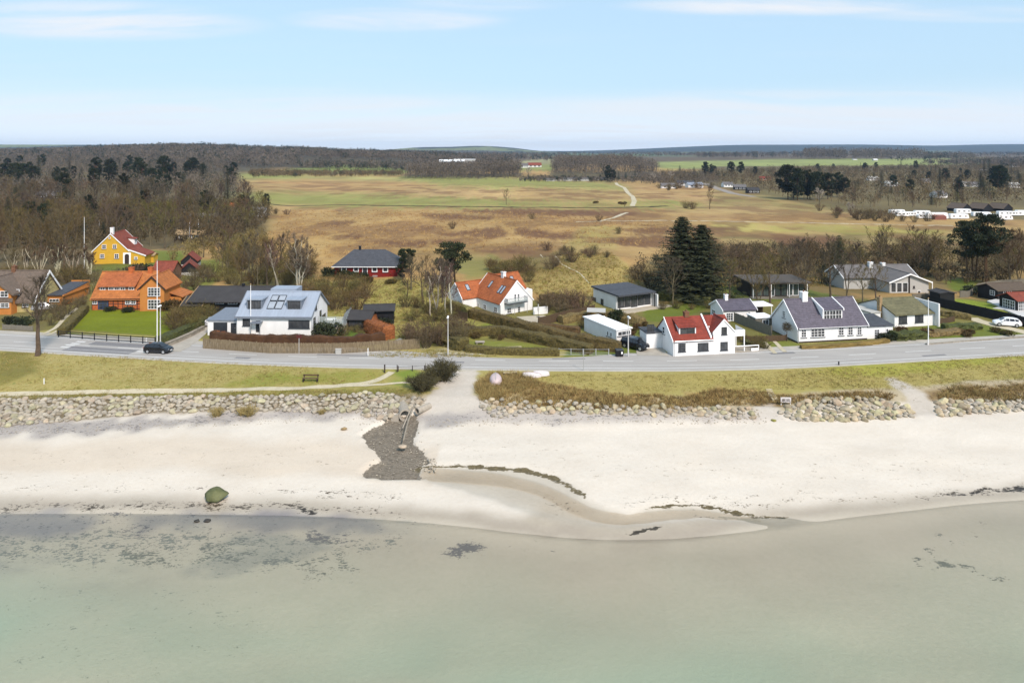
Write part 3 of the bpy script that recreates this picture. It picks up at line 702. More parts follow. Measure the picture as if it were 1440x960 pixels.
def terrain():
    me = bpy.data.meshes.new('ground')
    nv = NX * NY
    co = np.stack([GX, GY, GZ], -1).reshape(-1).astype(np.float32)
    me.vertices.add(nv); me.vertices.foreach_set('co', co)
    i = np.arange(NY - 1)[:, None] * NX + np.arange(NX - 1)[None, :]
    q = np.stack([i, i + 1, i + NX + 1, i + NX], -1).reshape(-1).astype(np.int32)
    nf = (NX - 1) * (NY - 1)
    me.loops.add(nf * 4); me.loops.foreach_set('vertex_index', q)
    me.polygons.add(nf); me.polygons.foreach_set('loop_start', np.arange(0, nf * 4, 4, dtype=np.int32)); me.polygons.foreach_set('loop_total', np.full(nf, 4, np.int32))
    me.polygons.foreach_set('use_smooth', np.ones(nf, bool))
    me.update(calc_edges=True)
    for nm, arr, al in (('ca', CA, ROU), ('cb', CB, ROU), ('cc', CC, SPK), ('cd', HARD, HMSK)):
        at = me.attributes.new(nm, 'FLOAT_COLOR', 'POINT')
        at.data.foreach_set('color', np.concatenate([arr, al[..., None]], -1).reshape(-1).astype(np.float32))
    m, N, L, b = nt('ground_cover')
    b.inputs['Specular IOR Level'].default_value = .25
    ge = N.new('ShaderNodeNewGeometry')
    def attr(n):
        a = N.new('ShaderNodeAttribute'); a.attribute_name = n; return a
    def noise(sc, det=4, ro=.6, st=(1, 1, 1)):
        mp = N.new('ShaderNodeMapping'); mp.inputs['Scale'].default_value = st; L.new(ge.outputs['Position'], mp.inputs['Vector'])
        n = N.new('ShaderNodeTexNoise'); n.inputs['Scale'].default_value = sc; n.inputs['Detail'].default_value = det; n.inputs['Roughness'].default_value = ro
        L.new(mp.outputs[0], n.inputs['Vector']); return n.outputs['Fac']
    def rng(v, a, b_, lo=0, hi=1):
        r = N.new('ShaderNodeMapRange'); r.inputs['From Min'].default_value = a; r.inputs['From Max'].default_value = b_; r.inputs['To Min'].default_value = lo; r.inputs['To Max'].default_value = hi
        L.new(v, r.inputs['Value']); return r.outputs[0]
    def math_(op, a, c):
        x = N.new('ShaderNodeMath'); x.operation = op
        for k, v in enumerate((a, c)):
            if isinstance(v, (int, float)): x.inputs[k].default_value = v
            else: L.new(v, x.inputs[k])
        return x.outputs[0]
    a, bb, c = attr('ca'), attr('cb'), attr('cc')
    n1 = noise(2.2, 6, .7); n2 = noise(.12, 5, .65, (1, 1.6, 1)); n3 = noise(3.2, 5, .75, (.8, 1.5, 1)); n4 = noise(.9, 5, .7, (.7, 1.4, 1))
    mixf = rng(math_('ADD', math_('MULTIPLY', n1, .55), math_('MULTIPLY', n2, .45)), .38, .62)
    mx = N.new('ShaderNodeMix'); mx.data_type = 'RGBA'; L.new(mixf, mx.inputs[0]); L.new(a.outputs['Color'], mx.inputs[6]); L.new(bb.outputs['Color'], mx.inputs[7])
    # speckles: stones, weed, heather
    sp = math_('ADD', math_('MULTIPLY', n3, .6), math_('MULTIPLY', n4, .4))
    th = rng(c.outputs['Alpha'], 0, 1, .625, .40)
    d = math_('SUBTRACT', sp, th)
    fac = rng(d, 0, .035)
    fac = math_('MULTIPLY', fac, rng(c.outputs['Alpha'], .01, .05))
    m2 = N.new('ShaderNodeMix'); m2.data_type = 'RGBA'; L.new(fac, m2.inputs[0]); L.new(mx.outputs[2], m2.inputs[6]); L.new(c.outputs['Color'], m2.inputs[7])
    # crisp-edged patches: gravel bed, black weed, turf banks
    h = attr('cd'); hn = math_('ADD', math_('MULTIPLY', noise(1.6, 6, .75, (.8, 1.8, 1)), .5), math_('MULTIPLY', n3, .5))
    hv = math_('ADD', h.outputs['Alpha'], math_('MULTIPLY', math_('SUBTRACT', hn, .5), 1.9))
    hf = math_('MULTIPLY', rng(hv, .47, .56), rng(h.outputs['Alpha'], .02, .2))
    gv = rng(n3, .35, .65, .55, 1.5)
    hs = N.new('ShaderNodeVectorMath'); hs.operation = 'SCALE'; L.new(h.outputs['Color'], hs.inputs[0]); L.new(gv, hs.inputs['Scale'])
    m4 = N.new('ShaderNodeMix'); m4.data_type = 'RGBA'; L.new(hf, m4.inputs[0]); L.new(m2.outputs[2], m4.inputs[6]); L.new(hs.outputs[0], m4.inputs[7]); m2 = m4
    L.new(m2.outputs[2], b.inputs['Base Color']); L.new(a.outputs['Alpha'], b.inputs['Roughness'])
    bp = N.new('ShaderNodeBump'); bp.inputs['Strength'].default_value = .55; bp.inputs['Distance'].default_value = .12
    L.new(math_('MULTIPLY', n1, rng(a.outputs['Alpha'], .4, .95)), bp.inputs['Height']); L.new(bp.outputs[0], b.inputs['Normal'])
    me.materials.append(m)
    return tag(link('ground', me), kind='structure')
terrain()

# ------------------------------------------------------------------ sheets lying on the ground
def drape(name, mats, quads, kind='structure'):
    mb = MB()
    for q, mi in quads: mb.add(q, [tuple(range(len(q)))], mi)
    return tag(mb.build(name, mats, fix=False), kind=kind)

def road_pt(x, off):
    d = .5
    ty = (float(road_y(x + d)) - float(road_y(x - d))) / (2 * d); n = math.hypot(1, ty)
    return x - ty / n * off, float(road_y(x)) + off / n

def road_strip(mb, xa, xb, o0, o1, dz, step=1.5, mi=0):
    n = max(1, int(abs(xb - xa) / step + .5))
    for i in range(n):
        x0, x1 = xa + (xb - xa) * i / n, xa + (xb - xa) * (i + 1) / n
        p = [road_pt(x0, o0), road_pt(x1, o0), road_pt(x1, o1), road_pt(x0, o1)]
        mb.add([(a, b, 3.4 + dz) for a, b in p], [(0, 1, 2, 3)], mi)

ASPH = mat('asphalt', A(188, 183, 176), .9, .11, .35, bump=.2, bscale=14, stretch=(.25, 1.5, 1))
PATCH = mat('asphalt_patch', A(142, 140, 140), .9, .1, 1.5)
LINE = mat('road_line_paint', A(236, 235, 230), .8, .1, 2.5)
mb = MB(); road_strip(mb, -190, 190, -4.1, 4.0, .012)
tag(mb.build('road', ASPH, fix=False), kind='structure')
mb = MB(); road_strip(mb, -190, 190, 4.0, 5.9, .008)
tag(mb.build('pavement', mat('pavement_surface', A(200, 193, 180), .95, .12, .5), fix=False), kind='structure')
mb = MB()
road_strip(mb, -190, 190, -3.45, -3.25, .018); road_strip(mb, -190, 190, 3.1, 3.3, .018)
x = -186.0
while x < 186: road_strip(mb, x, x + 4.5, -.09, .09, .018); x += 9.5
x = -186.0
while x < 186:
    if not -83 < x < -40: road_strip(mb, x, x + 60, -2.05, -1.95, .0165)
    x += 90
for xa, o in ((-71.6, -1.5), (-71.6, -.4), (-71.6, .5), (-71.6, 1.6), (-58.2, -1.5), (-58.2, -.4), (-58.2, .5), (-58.2, 1.6)):
    road_strip(mb, xa, xa + 1.6, o, o + .55, .0185)
tag(mb.build('road_marking', LINE, fix=False), kind='structure')
mb = MB(); road_strip(mb, -70, -58.3, -2.9, -.5, .0145); road_strip(mb, -68.5, -59, .6, 2.4, .0145); road_strip(mb, -41.5, -39.2, -2.2, -1.3, .0145)
for xa, xb, o0, o1 in ((-12, -6, 2.2, 2.9), (6, 11, .9, 1.3), (-9.6, -7, -1.4, -.8), (40, 44, 2.0, 2.8), (62, 66, -2.6, -2.0), (-30, -22, 1.0, 1.5)):
    road_strip(mb, xa, xb, o0, o1, .0145)
tag(mb.build('asphalt_patch', PATCH, fix=False), kind='structure')
mb = MB(); road_strip(mb, -190, 190, -4.75, -4.1, .006)
tag(mb.build('road_shoulder', mat('sandy_shoulder', A(206, 198, 184), .95, .12, .8), fix=False), kind='structure')

def ribbon(name, pts, w, m, dz=.03, step=.8, kind='structure', wend=None):
    """a path along pixel points, lying on the ground"""
    P = [gp(*p) for p in pts]
    ln = [0]
    for a, b in zip(P, P[1:]): ln.append(ln[-1] + (b.xy - a.xy).length)
    n = max(2, int(ln[-1] / step)); c = []
    for i in range(n + 1):
        t = ln[-1] * i / n; k = min(max(int(np.searchsorted(ln, t)) - 1, 0), len(P) - 2)
        f = (t - ln[k]) / max(ln[k + 1] - ln[k], 1e-6); c.append(P[k].xy.lerp(P[k + 1].xy, f))
    for _ in range(4): c = [c[0]] + [(c[i - 1] + c[i] * 2 + c[i + 1]) / 4 for i in range(1, n)] + [c[-1]]
    mb = MB(); vs = []
    for i, p in enumerate(c):
        d = (c[min(i + 1, n)] - c[max(i - 1, 0)]).normalized(); nn = Vector((-d.y, d.x))
        ww = (w + ((wend or w) - w) * i / n) * (.9 + .2 * float(vnoise(i * .35, 3.3, 8)))
        for k in (-.5, -.17, .17, .5):
            q = p - nn * ww * k; vs.append((q.x, q.y, float(T(q.x, q.y)) + dz))
    fs = [(i * 4 + j, i * 4 + j + 1, i * 4 + j + 5, i * 4 + j + 4) for i in range(n) for j in range(3)]
    mb.add(vs, fs)
    return tag(mb.build(name, m, fix=False), kind=kind)

SANDP = mat('sandy_path', A(214, 202, 172), .95, .12, 1.0)
GRAVP = mat('gravel_drive', A(192, 184, 170), .95, .12, 1.0)
ribbon('beach_path', [(-60, 556), (100, 552), (200, 550), (320, 548.5), (400, 546.5), (470, 543.5), (520, 538.5), (542, 530), (551, 523)], 1.1, SANDP)
ribbon('footpath', [(480, 543), (530, 541), (590, 537)], .6, SANDP, dz=.045)
ribbon('driveway', [(60, 470), (78, 462), (92, 446), (110, 433)], .75, SANDP, dz=.05)
ribbon('driveway', [(66, 472), (86, 463), (100, 448), (114, 434)], .75, SANDP, dz=.05)
ribbon('driveway', [(232, 494), (256, 482), (274, 469), (286, 459)], 5.4, GRAVP, dz=.035, wend=3)
ribbon('driveway', [(918, 500), (914, 490), (905, 480)], 5.0, GRAVP, dz=.035, wend=3.5)
ribbon('driveway', [(1090, 497), (1078, 484), (1068, 474)], .7, SANDP, dz=.05)
ribbon('driveway', [(1104, 495), (1092, 483), (1082, 473)], .7, SANDP, dz=.05)
ribbon('driveway', [(1460, 472), (1420, 462), (1384, 454), (1366, 447)], 2.4, SANDP, dz=.04)
ribbon('field_path', [(846, 311), (864, 306), (876, 301), (882, 299)], 2.2, SANDP, dz=.06)
ribbon('field_path', [(889, 290), (892, 283), (890, 277), (882, 270), (878, 264), (868, 260), (866, 257)], 3.2, SANDP, dz=.08)
ribbon('field_path', [(810, 312), (900, 310.5), (1000, 311), (1100, 313), (1200, 315), (1340, 317.5)], 1.7, SANDP, dz=.06)
ribbon('ditch', [(380, 287), (470, 288.5), (600, 290), (720, 291.5), (860, 292.5), (900, 291.5), (940, 290)], 3.6, mat('ditch_reeds', A(78, 66, 46), .95, .3, .3), dz=.12)
ribbon('gravel_lane', [(1060, 277), (1030, 272), (1008, 265), (992, 258)], 7, mat('lane_gravel', A(166, 156, 144), .95, .1, .3), dz=.1)
ribbon('garden_path', [(760, 358), (790, 372), (815, 384), (828, 398)], .35, SANDP, dz=.05)

def flat_patch(name, s, m, th=.06, kind='structure', z=None):
    P = [gp(*p) for p in poly(s)]
    zz = z if z is not None else max(p.z for p in P) + th
    return tag(MB().prism([(p.x, p.y, zz - .5) for p in P], (0, 0, .5)).build(name, m), kind=kind)
PAVE = mat('patio_paving', A(206, 194, 172), .9, .1, 1)
flat_patch('patio', '726,446 738,452 757,458 778,448 764,443.5', PAVE)
flat_patch('patio', '868,438 876,442 945,431 930,428', PAVE)
flat_patch('white_terrace', '1388,425.5 1406,432.5 1396,433.5 1412,436 1440,448 1470,450 1470,426 1404,422', mat('white_terrace_boards', A(228, 226, 222), .8, .05, 1))

# ------------------------------------------------------------------ water
def water_mat(name, tint, rough=.06, wave=2.4, strength=.05):
    m, N, L, b = nt(name)
    out = N['Material Output']; N.remove(b)
    tr = N.new('ShaderNodeBsdfTransparent'); tr.inputs['Color'].default_value = (*tint, 1)
    gl = N.new('ShaderNodeBsdfGlossy'); gl.inputs['Roughness'].default_value = rough
    fr = N.new('ShaderNodeFresnel'); fr.inputs['IOR'].default_value = 1.33
    ge = N.new('ShaderNodeNewGeometry'); mp = N.new('ShaderNodeMapping'); mp.inputs['Scale'].default_value = (.7, 1.3, 1)
    L.new(ge.outputs['Position'], mp.inputs['Vector'])
    n = N.new('ShaderNodeTexNoise'); n.inputs['Scale'].default_value = wave; n.inputs['Detail'].default_value = 7; n.inputs['Roughness'].default_value = .7; L.new(mp.outputs[0], n.inputs['Vector'])
    bp = N.new('ShaderNodeBump'); bp.inputs['Strength'].default_value = strength; bp.inputs['Distance'].default_value = .3; L.new(n.outputs['Fac'], bp.inputs['Height'])
    L.new(bp.outputs[0], gl.inputs['Normal']); L.new(bp.outputs[0], fr.inputs['Normal'])
    mx = N.new('ShaderNodeMixShader'); L.new(fr.outputs[0], mx.inputs[0]); L.new(tr.outputs[0], mx.inputs[1]); L.new(gl.outputs[0], mx.inputs[2])
    L.new(mx.outputs[0], out.inputs['Surface'])
    return m
mb = MB(); mb.add([(-13000, -3900, 0), (13000, -3900, 0), (13000, 78, 0), (-13000, 78, 0)], [(0, 1, 2, 3)])
tag(mb.build('sea', water_mat('sea_water', (.955, .968, .955)), fix=False), kind='structure')
# shallow stream in its channel
def stream_sheet():
    C = [(590, 664), (640, 666), (700, 671), (750, 681), (785, 696), (815, 714), (850, 726), (890, 728), (935, 722), (985, 719), (1030, 727), (1070, 730)]
    return ribbon('stream_water', C, 2.6, water_mat('stream_water', (.985, .98, .96)), dz=-.13, step=.6, wend=1.2)
stream_sheet()
# ------------------------------------------------------------------ plants
def rv(rng, k=1.0): return Vector((rng.uniform(-k, k), rng.uniform(-k, k), rng.uniform(-k, k)))

def sliver(mb, p, q, w, rng, mi=0):
    d = q - p; s = d.cross(rv(rng)).normalized() * (w / 2)
    mb.add([p - s, p + s, q], [(0, 1, 2)], mi)

def gen_bare(seed, h=11, spread=4.5, limbs=11, subs=6, tw=9, r0=.2, tilt=.55, fork=.25, tww=.045, stems=1, droop=0.0, light=0):
    """leafless tree: trunk with limbs (one mesh) and the cloud of fine branches (another)"""
    rng = random.Random(seed)
    tr, cr = MB(), MB()
    for st in range(stems):
        lean = Vector((rng.uniform(-1, 1), rng.uniform(-1, 1), 0)) * (.05 if stems == 1 else .28)
        b = Vector((rng.uniform(-.3, .3), rng.uniform(-.3, .3), -.3)) if stems > 1 else Vector((0, 0, -.3))
        hh = h * (1 if st == 0 else rng.uniform(.7, .98))
        pts = [b]; n = 7
        for i in range(1, n + 1):
            t = i / n
            pts.append(b + lean * hh * t + Vector((rng.uniform(-1, 1), rng.uniform(-1, 1), 0)) * .035 * hh * t + Vector((0, 0, hh * .93 * t)))
        k0 = r0 * (1 if stems == 1 else .62)
        tr.tube(pts, [k0 * (1.25 if i == 0 else 1) * (1 - .9 * i / n) + .015 for i in range(n + 1)], 6)
        nl = limbs if stems == 1 else max(4, limbs // 2)
        for l in range(nl):
            t = fork + (1 - fork) * (l + rng.random()) / nl * .97
            f = t * n; i = min(int(f), n - 1); p = pts[i].lerp(pts[i + 1], f - i)
            az = l * 2.4 + rng.uniform(-.5, .5)
            ln = spread * (1.05 - .55 * abs(t - .45) * 1.6) * rng.uniform(.75, 1.1) * (1 if t < .8 else .7)
            up = tilt + .5 * t + rng.uniform(-.12, .2)
            d = Vector((math.cos(az), math.sin(az), up)).normalized()
            lp = [p]
            for j in range(1, 5):
                d = (d + Vector((0, 0, .13 - droop * .3)) + rv(rng, .16)).normalized()
                lp.append(lp[-1] + d * ln / 4)
            lr = k0 * (1 - .8 * t) * .5
            tr.tube(lp, [lr, lr * .7, lr * .45, lr * .28, .012], 4, cap=False)
            for s in range(subs):
                u = .22 + .78 * (s + rng.random()) / subs
                f2 = u * 4; j = min(int(f2), 3); q = lp[j].lerp(lp[j + 1], f2 - j)
                dd = ((lp[j + 1] - lp[j]).normalized() + rv(rng, .85) + Vector((0, 0, .25 - droop))).normalized()
                sl = ln * .42 * (1.15 - .5 * u) * rng.uniform(.7, 1.2)
                e1 = q + dd * sl * .5; dd2 = (dd + rv(rng, .3) + Vector((0, 0, .12 - droop * .5))).normalized(); e2 = e1 + dd2 * sl * .5
                cr.tube([q, e1, e2], [.035, .022, .008], 3, cap=False)
                for k in range(tw):
                    v = rng.random(); o = q.lerp(e1, v * 2) if v < .5 else e1.lerp(e2, v * 2 - 1)
                    td = (dd2 + rv(rng, .9) + Vector((0, 0, .15 - droop))).normalized()
                    tl = rng.uniform(.5, 1.1) * (.16 * spread + .15)
                    sliver(cr, o, o + td * tl, tww, rng)
                    o2 = o + td * tl * rng.uniform(.2, .6)
                    sliver(cr, o2, o2 + (td + rv(rng, .8)).normalized() * tl * .6, tww * .8, rng)
    return tr, cr

def gen_spruce(seed, h=16, w=3.4, whorls=26, tops=1, per=9, tris=9):
    rng = random.Random(seed); tr, cr = MB(), MB()
    for tp in range(tops):
        off = Vector((-1.9, 0, 0)) * (tops - 1) if tp == 0 else Vector((2.2, rng.uniform(-.5, .5), 0))
        hh = h * (1 if tp == 0 else .9)
        tr.tube([off + Vector((0, 0, -.3)), off + Vector((.1, .05, hh * .5)), off + Vector((0, 0, hh))], [.26, .16, .02], 6)
        for i in range(whorls):
            t = (i + .3) / whorls; z = hh * (.06 + .93 * t)
            L0 = w * (1 - t) ** (.62 if tops > 1 else .8) * (1 + .16 * math.sin(i * 2.1)) + .18 + (.5 if tops > 1 else 0) * math.sin(i * .9) * (1 - t)
            for j in range(per):
                if rng.random() < .1: continue
                az = j * 6.283 / per + i * .7 + rng.uniform(-.25, .25); ln = L0 * rng.uniform(.65, 1.15)
                d = Vector((math.cos(az), math.sin(az), 0)); s = Vector((-d.y, d.x, 0))
                p0 = off + Vector((0, 0, z))
                for k in range(tris):
                    u = (k + rng.random()) / tris
                    p = p0 + d * ln * u + Vector((0, 0, -.28 * ln * u + .22 * ln * u * u))
                    a = s * rng.uniform(.35, .75) * (.5 + .28 * ln) * (1.2 - .75 * u) * rng.choice((-1, 1)) + d * rng.uniform(.25, .5) * (.4 + .12 * ln) + Vector((0, 0, rng.uniform(-.3, .05)))
                    b = d * .22 + Vector((0, 0, rng.uniform(-.22, .05)))
                    cr.add([p, p + b, p + a], [(0, 1, 2)])
    return tr, cr

def gen_pine(seed, h=12, w=4.0, clumps=34, per=80, flat=.45, base=.5, lean=0.0, tcount=1, size=.34):
    rng = random.Random(seed); tr, cr = MB(), MB()
    tops = []
    for t in range(tcount):
        o = Vector(((t - (tcount - 1) / 2) * 1.4 + rng.uniform(-.3, .3), rng.uniform(-.5, .5), -.3))
        e = Vector((o.x * 1.6 + lean * h, o.y, h * rng.uniform(.78, .9)))
        m = o.lerp(e, .5) + rv(rng, .25)
        tr.tube([o, m, e], [.2, .15, .05], 6); tops.append((m, e))
    cz = h * (base + (1 - base) * .55); hz = h * (1 - base) * .5
    for c in range(clumps):
        a = rng.uniform(0, 6.283); r = math.sqrt(rng.random()); v = rng.uniform(-1, 1)
        k = math.sqrt(max(0, 1 - v * v * .85))
        ctr = Vector((lean * h + math.cos(a) * r * w * k, math.sin(a) * r * w * k, cz + v * hz))
        m, e = tops[c % tcount]
        s = m.lerp(e, rng.uniform(.2, 1))
        tr.tube([s, s.lerp(ctr, .5) + Vector((0, 0, .2)), ctr], [.06, .04, .015], 3, cap=False)
        cs = rng.uniform(.6, 1.2) * w * .27
        for k in range(per):
            d = rv(rng); d = d.normalized() * (rng.random() ** .4)
            p = ctr + Vector((d.x * cs, d.y * cs, d.z * cs * flat + abs(d.x) * -.1))
            q = (d + Vector((0, 0, .5)) + rv(rng, .6)).normalized() * size
            sd = q.cross(rv(rng)).normalized() * size * .42
            cr.add([p - sd, p + sd, p + q], [(0, 1, 2)])
    return tr, cr

def gen_shrub(seed, h=2.0, w=1.6, stems=26, tw=16, tww=.04, wide=.8):
    rng = random.Random(seed); st, cr = MB(), MB()
    for i in range(stems):
        az = rng.uniform(0, 6.283); out = rng.random() ** .7
        p = Vector((math.cos(az) * out * w * .25, math.sin(az) * out * w * .25, -.15))
        tip = Vector((math.cos(az) * out * w, math.sin(az) * out * w, h * (1 - .45 * out ** 2) * rng.uniform(.75, 1.05)))
        mid_ = p.lerp(tip, .5) + Vector((0, 0, .18 * h)) + rv(rng, .12)
        st.tube([p, mid_, tip], [.03, .02, .008], 3, cap=False)
        for k in range(tw):
            u = rng.uniform(.12, 1); o = p.lerp(mid_, u * 2) if u < .5 else mid_.lerp(tip, u * 2 - 1)
            d = ((tip - p).normalized() + rv(rng, 1.1)).normalized()
            sliver(cr, o, o + d * rng.uniform(.25, .6) * (.35 * h + .1), tww, rng)
            o2 = o + d * .15 * h; sliver(cr, o2, o2 + (d + rv(rng, .9)).normalized() * .22 * h, tww * .8, rng)
    return st, cr

def gen_bush(seed, h=1.6, w=1.2, n=900, size=.2):
    """dense evergreen bush of small leaf faces over an uneven dome"""
    rng = random.Random(seed); st, cr = MB(), MB()
    st.tube([(0, 0, -.2), (0, 0, h * .5)], [.08, .03], 5)
    lob = [(rng.uniform(0, 6.28), rng.uniform(.2, .65), rng.uniform(.35, .75)) for _ in range(7)]
    for i in range(n):
        a, r, s = lob[i % 7]
        c = Vector((math.cos(a) * r * w, math.sin(a) * r * w, h * .48 * (1.25 - r)))
        d = rv(rng).normalized() * rng.uniform(.6, 1.0)
        p = c + Vector((d.x * w * s, d.y * w * s, d.z * h * .5 * s))
        if p.z < 0: p.z = rng.uniform(0, .3) * h
        q = (d + rv(rng, .8)).normalized() * size; sd = q.cross(rv(rng)).normalized() * size * .5
        cr.add([p - sd, p + sd, p + q], [(0, 1, 2)])
    return st, cr

class Kind:
    """one kind of plant in a few forms: each with trunk and crown meshes, and the two joined for far ones"""
    def __init__(s, name, gens, tm, cm, trunk='trunk', crown='crown'):
        s.name, s.trunk, s.crown, s.forms, s.tm, s.cm = name, trunk, crown, [], tm, cm
        for tr, cr in gens:
            j = MB(); j.add(tr.v, tr.f, 0); j.add(cr.v, cr.f, 1)
            s.forms.append((tr.mesh(name + '_trunk', tm), cr.mesh(name + '_crown', cm), j.mesh(name, [tm, cm])))
        s.i = 0
    def put(s, x, y, label, cat, group=None, sc=1.0, parts=True, form=None, rz=None, sz=None, dz=0, name=None):
        f = s.forms[(s.i if form is None else form) % len(s.forms)]; s.i += 1
        rz = random.uniform(0, 6.283) if rz is None else rz
        if parts:
            o = thing(name or s.name, label, cat, group=group)
            link(s.trunk, f[0], o); link(s.crown, f[1], o)
        else:
            o = tag(link(name or s.name, f[2]), label, cat, group)
        return place(o, x, y, rz, sc, dz, sz)

K_BARE = Kind('bare_tree', [gen_bare(11, 11, 4.4, limbs=13, subs=7, tw=10), gen_bare(12, 11, 3.8, limbs=13, subs=7, tw=10, tilt=.75), gen_bare(13, 11, 5.0, limbs=14, tilt=.5, subs=7, tw=10), gen_bare(14, 11, 3.4, limbs=12, subs=7, tw=10, tilt=.9), gen_bare(15, 11, 4.2, stems=3, limbs=13, subs=7, tw=10)], BARK, TWIG)
K_OLIVE = Kind('bare_tree', [gen_bare(21, 10, 4.6, limbs=13, tw=11), gen_bare(22, 10, 4.2, stems=3, limbs=12, tw=10), gen_bare(23, 10, 4.0, limbs=12, tw=11)], BARK, TWIGO)
K_GREY = Kind('bare_tree', [gen_bare(31, 11, 4.0, limbs=12, tw=10), gen_bare(32, 11, 3.6, stems=2, limbs=12, tw=10), gen_bare(33, 11, 4.5, limbs=15, subs=8, tw=12), gen_bare(34, 11, 3.6, limbs=17, subs=7, tw=10, r0=.31, fork=.42)], BARK, TWIGP)
K_BIRCH = Kind('birch_tree', [gen_bare(41, 12, 3.6, stems=5, limbs=14, subs=8, tw=14, r0=.26, tilt=1.0, droop=.05, fork=.3, tww=.055), gen_bare(42, 10, 2.8, stems=2, limbs=14, subs=7, tw=11, r0=.2, tilt=.8, fork=.3, tww=.05), gen_bare(43, 10, 2.8, limbs=11, subs=7, tw=11, r0=.16, tilt=.9, fork=.3, tww=.05)], BARKW, TWIGB)
K_PALE = Kind('pollarded_tree', [gen_bare(51, 7, 1.9, stems=6, limbs=12, subs=6, tw=10, r0=.19, tilt=1.3, fork=.35), gen_bare(52, 7, 1.8, stems=5, limbs=12, subs=6, tw=10, r0=.19, tilt=1.4, fork=.4)], mat('pale_bark', A(216, 204, 176), .95, .25, 4, rnd=.1), TWIG)
K_SPRUCE = Kind('spruce_tree', [gen_spruce(61, 16, 4.0, whorls=30, per=10), gen_spruce(62, 16, 3.4, whorls=32, per=10), gen_spruce(63, 16, 6.0, whorls=30, per=12, tris=13)], BARKP, NEEDLE)
K_FIR = Kind('fir_tree', [gen_spruce(64, 17, 7.6, whorls=46, tops=2, per=15, tris=24)], BARKP, NEEDLE)
K_PINE = Kind('pine_tree', [gen_pine(71, 12, 3.3, clumps=60, per=70, base=.16, flat=.8, size=.5), gen_pine(72, 12, 2.9, base=.12, clumps=56, per=70, flat=.85, size=.5), gen_pine(73, 12, 3.8, clumps=64, per=70, base=.22, flat=.7, size=.5)], BARKP, NEEDLE)
K_TPINE = Kind('pine_tree', [gen_pine(74, 12.5, 4.4, clumps=64, per=110, base=.40, tcount=3, size=.32, flat=.55), gen_pine(77, 12.5, 4.2, clumps=60, per=110, base=.46, tcount=2, size=.32, flat=.55)], BARKP, NEEDLEP)
K_WPINE = Kind('windswept_pine', [gen_pine(75, 7, 2.6, clumps=38, per=100, base=.4, lean=-.12, size=.3, flat=.6), gen_pine(76, 8, 3.4, clumps=46, per=110, base=.36, lean=.1, size=.3, flat=.6)], BARKP, NEEDLE)
K_SHRUB = Kind('bare_shrub', [gen_shrub(81), gen_shrub(82, 2.0, 2.0), gen_shrub(83, 2.2, 1.5)], BARK, TWIG, 'stem')
K_SHRUBO = Kind('bare_shrub', [gen_shrub(84, 2.0, 1.8, 30), gen_shrub(85, 2.0, 1.6, 30)], BARK, TWIGO, 'stem')
K_DUNE = Kind('dune_shrub', [gen_shrub(86, 1.7, 1.5, 70, 26, .05)], BARK, mat('dark_shrub_twigs', A(96, 90, 60), .95, .35, .8), 'stem')
K_BUSH = Kind('evergreen_bush', [gen_bush(91), gen_bush(92, 1.6, 1.4)], BARK, NEEDLE, 'stem')
K_BUSHB = Kind('brown_bush', [gen_bush(93), gen_bush(94, 1.5, 1.5)], BARK, HEDGEB, 'stem')
K_BLOSS = Kind('blossom_tree', [gen_bare(95, 6, 3.0, limbs=12, subs=6, tw=12, tww=.09)], BARK, BLOSS)
K_TUFT = Kind('marram_tuft', [gen_shrub(96, .9, .9, 60, 8, .03)], STRAW, STRAW, 'stem', 'leaves')

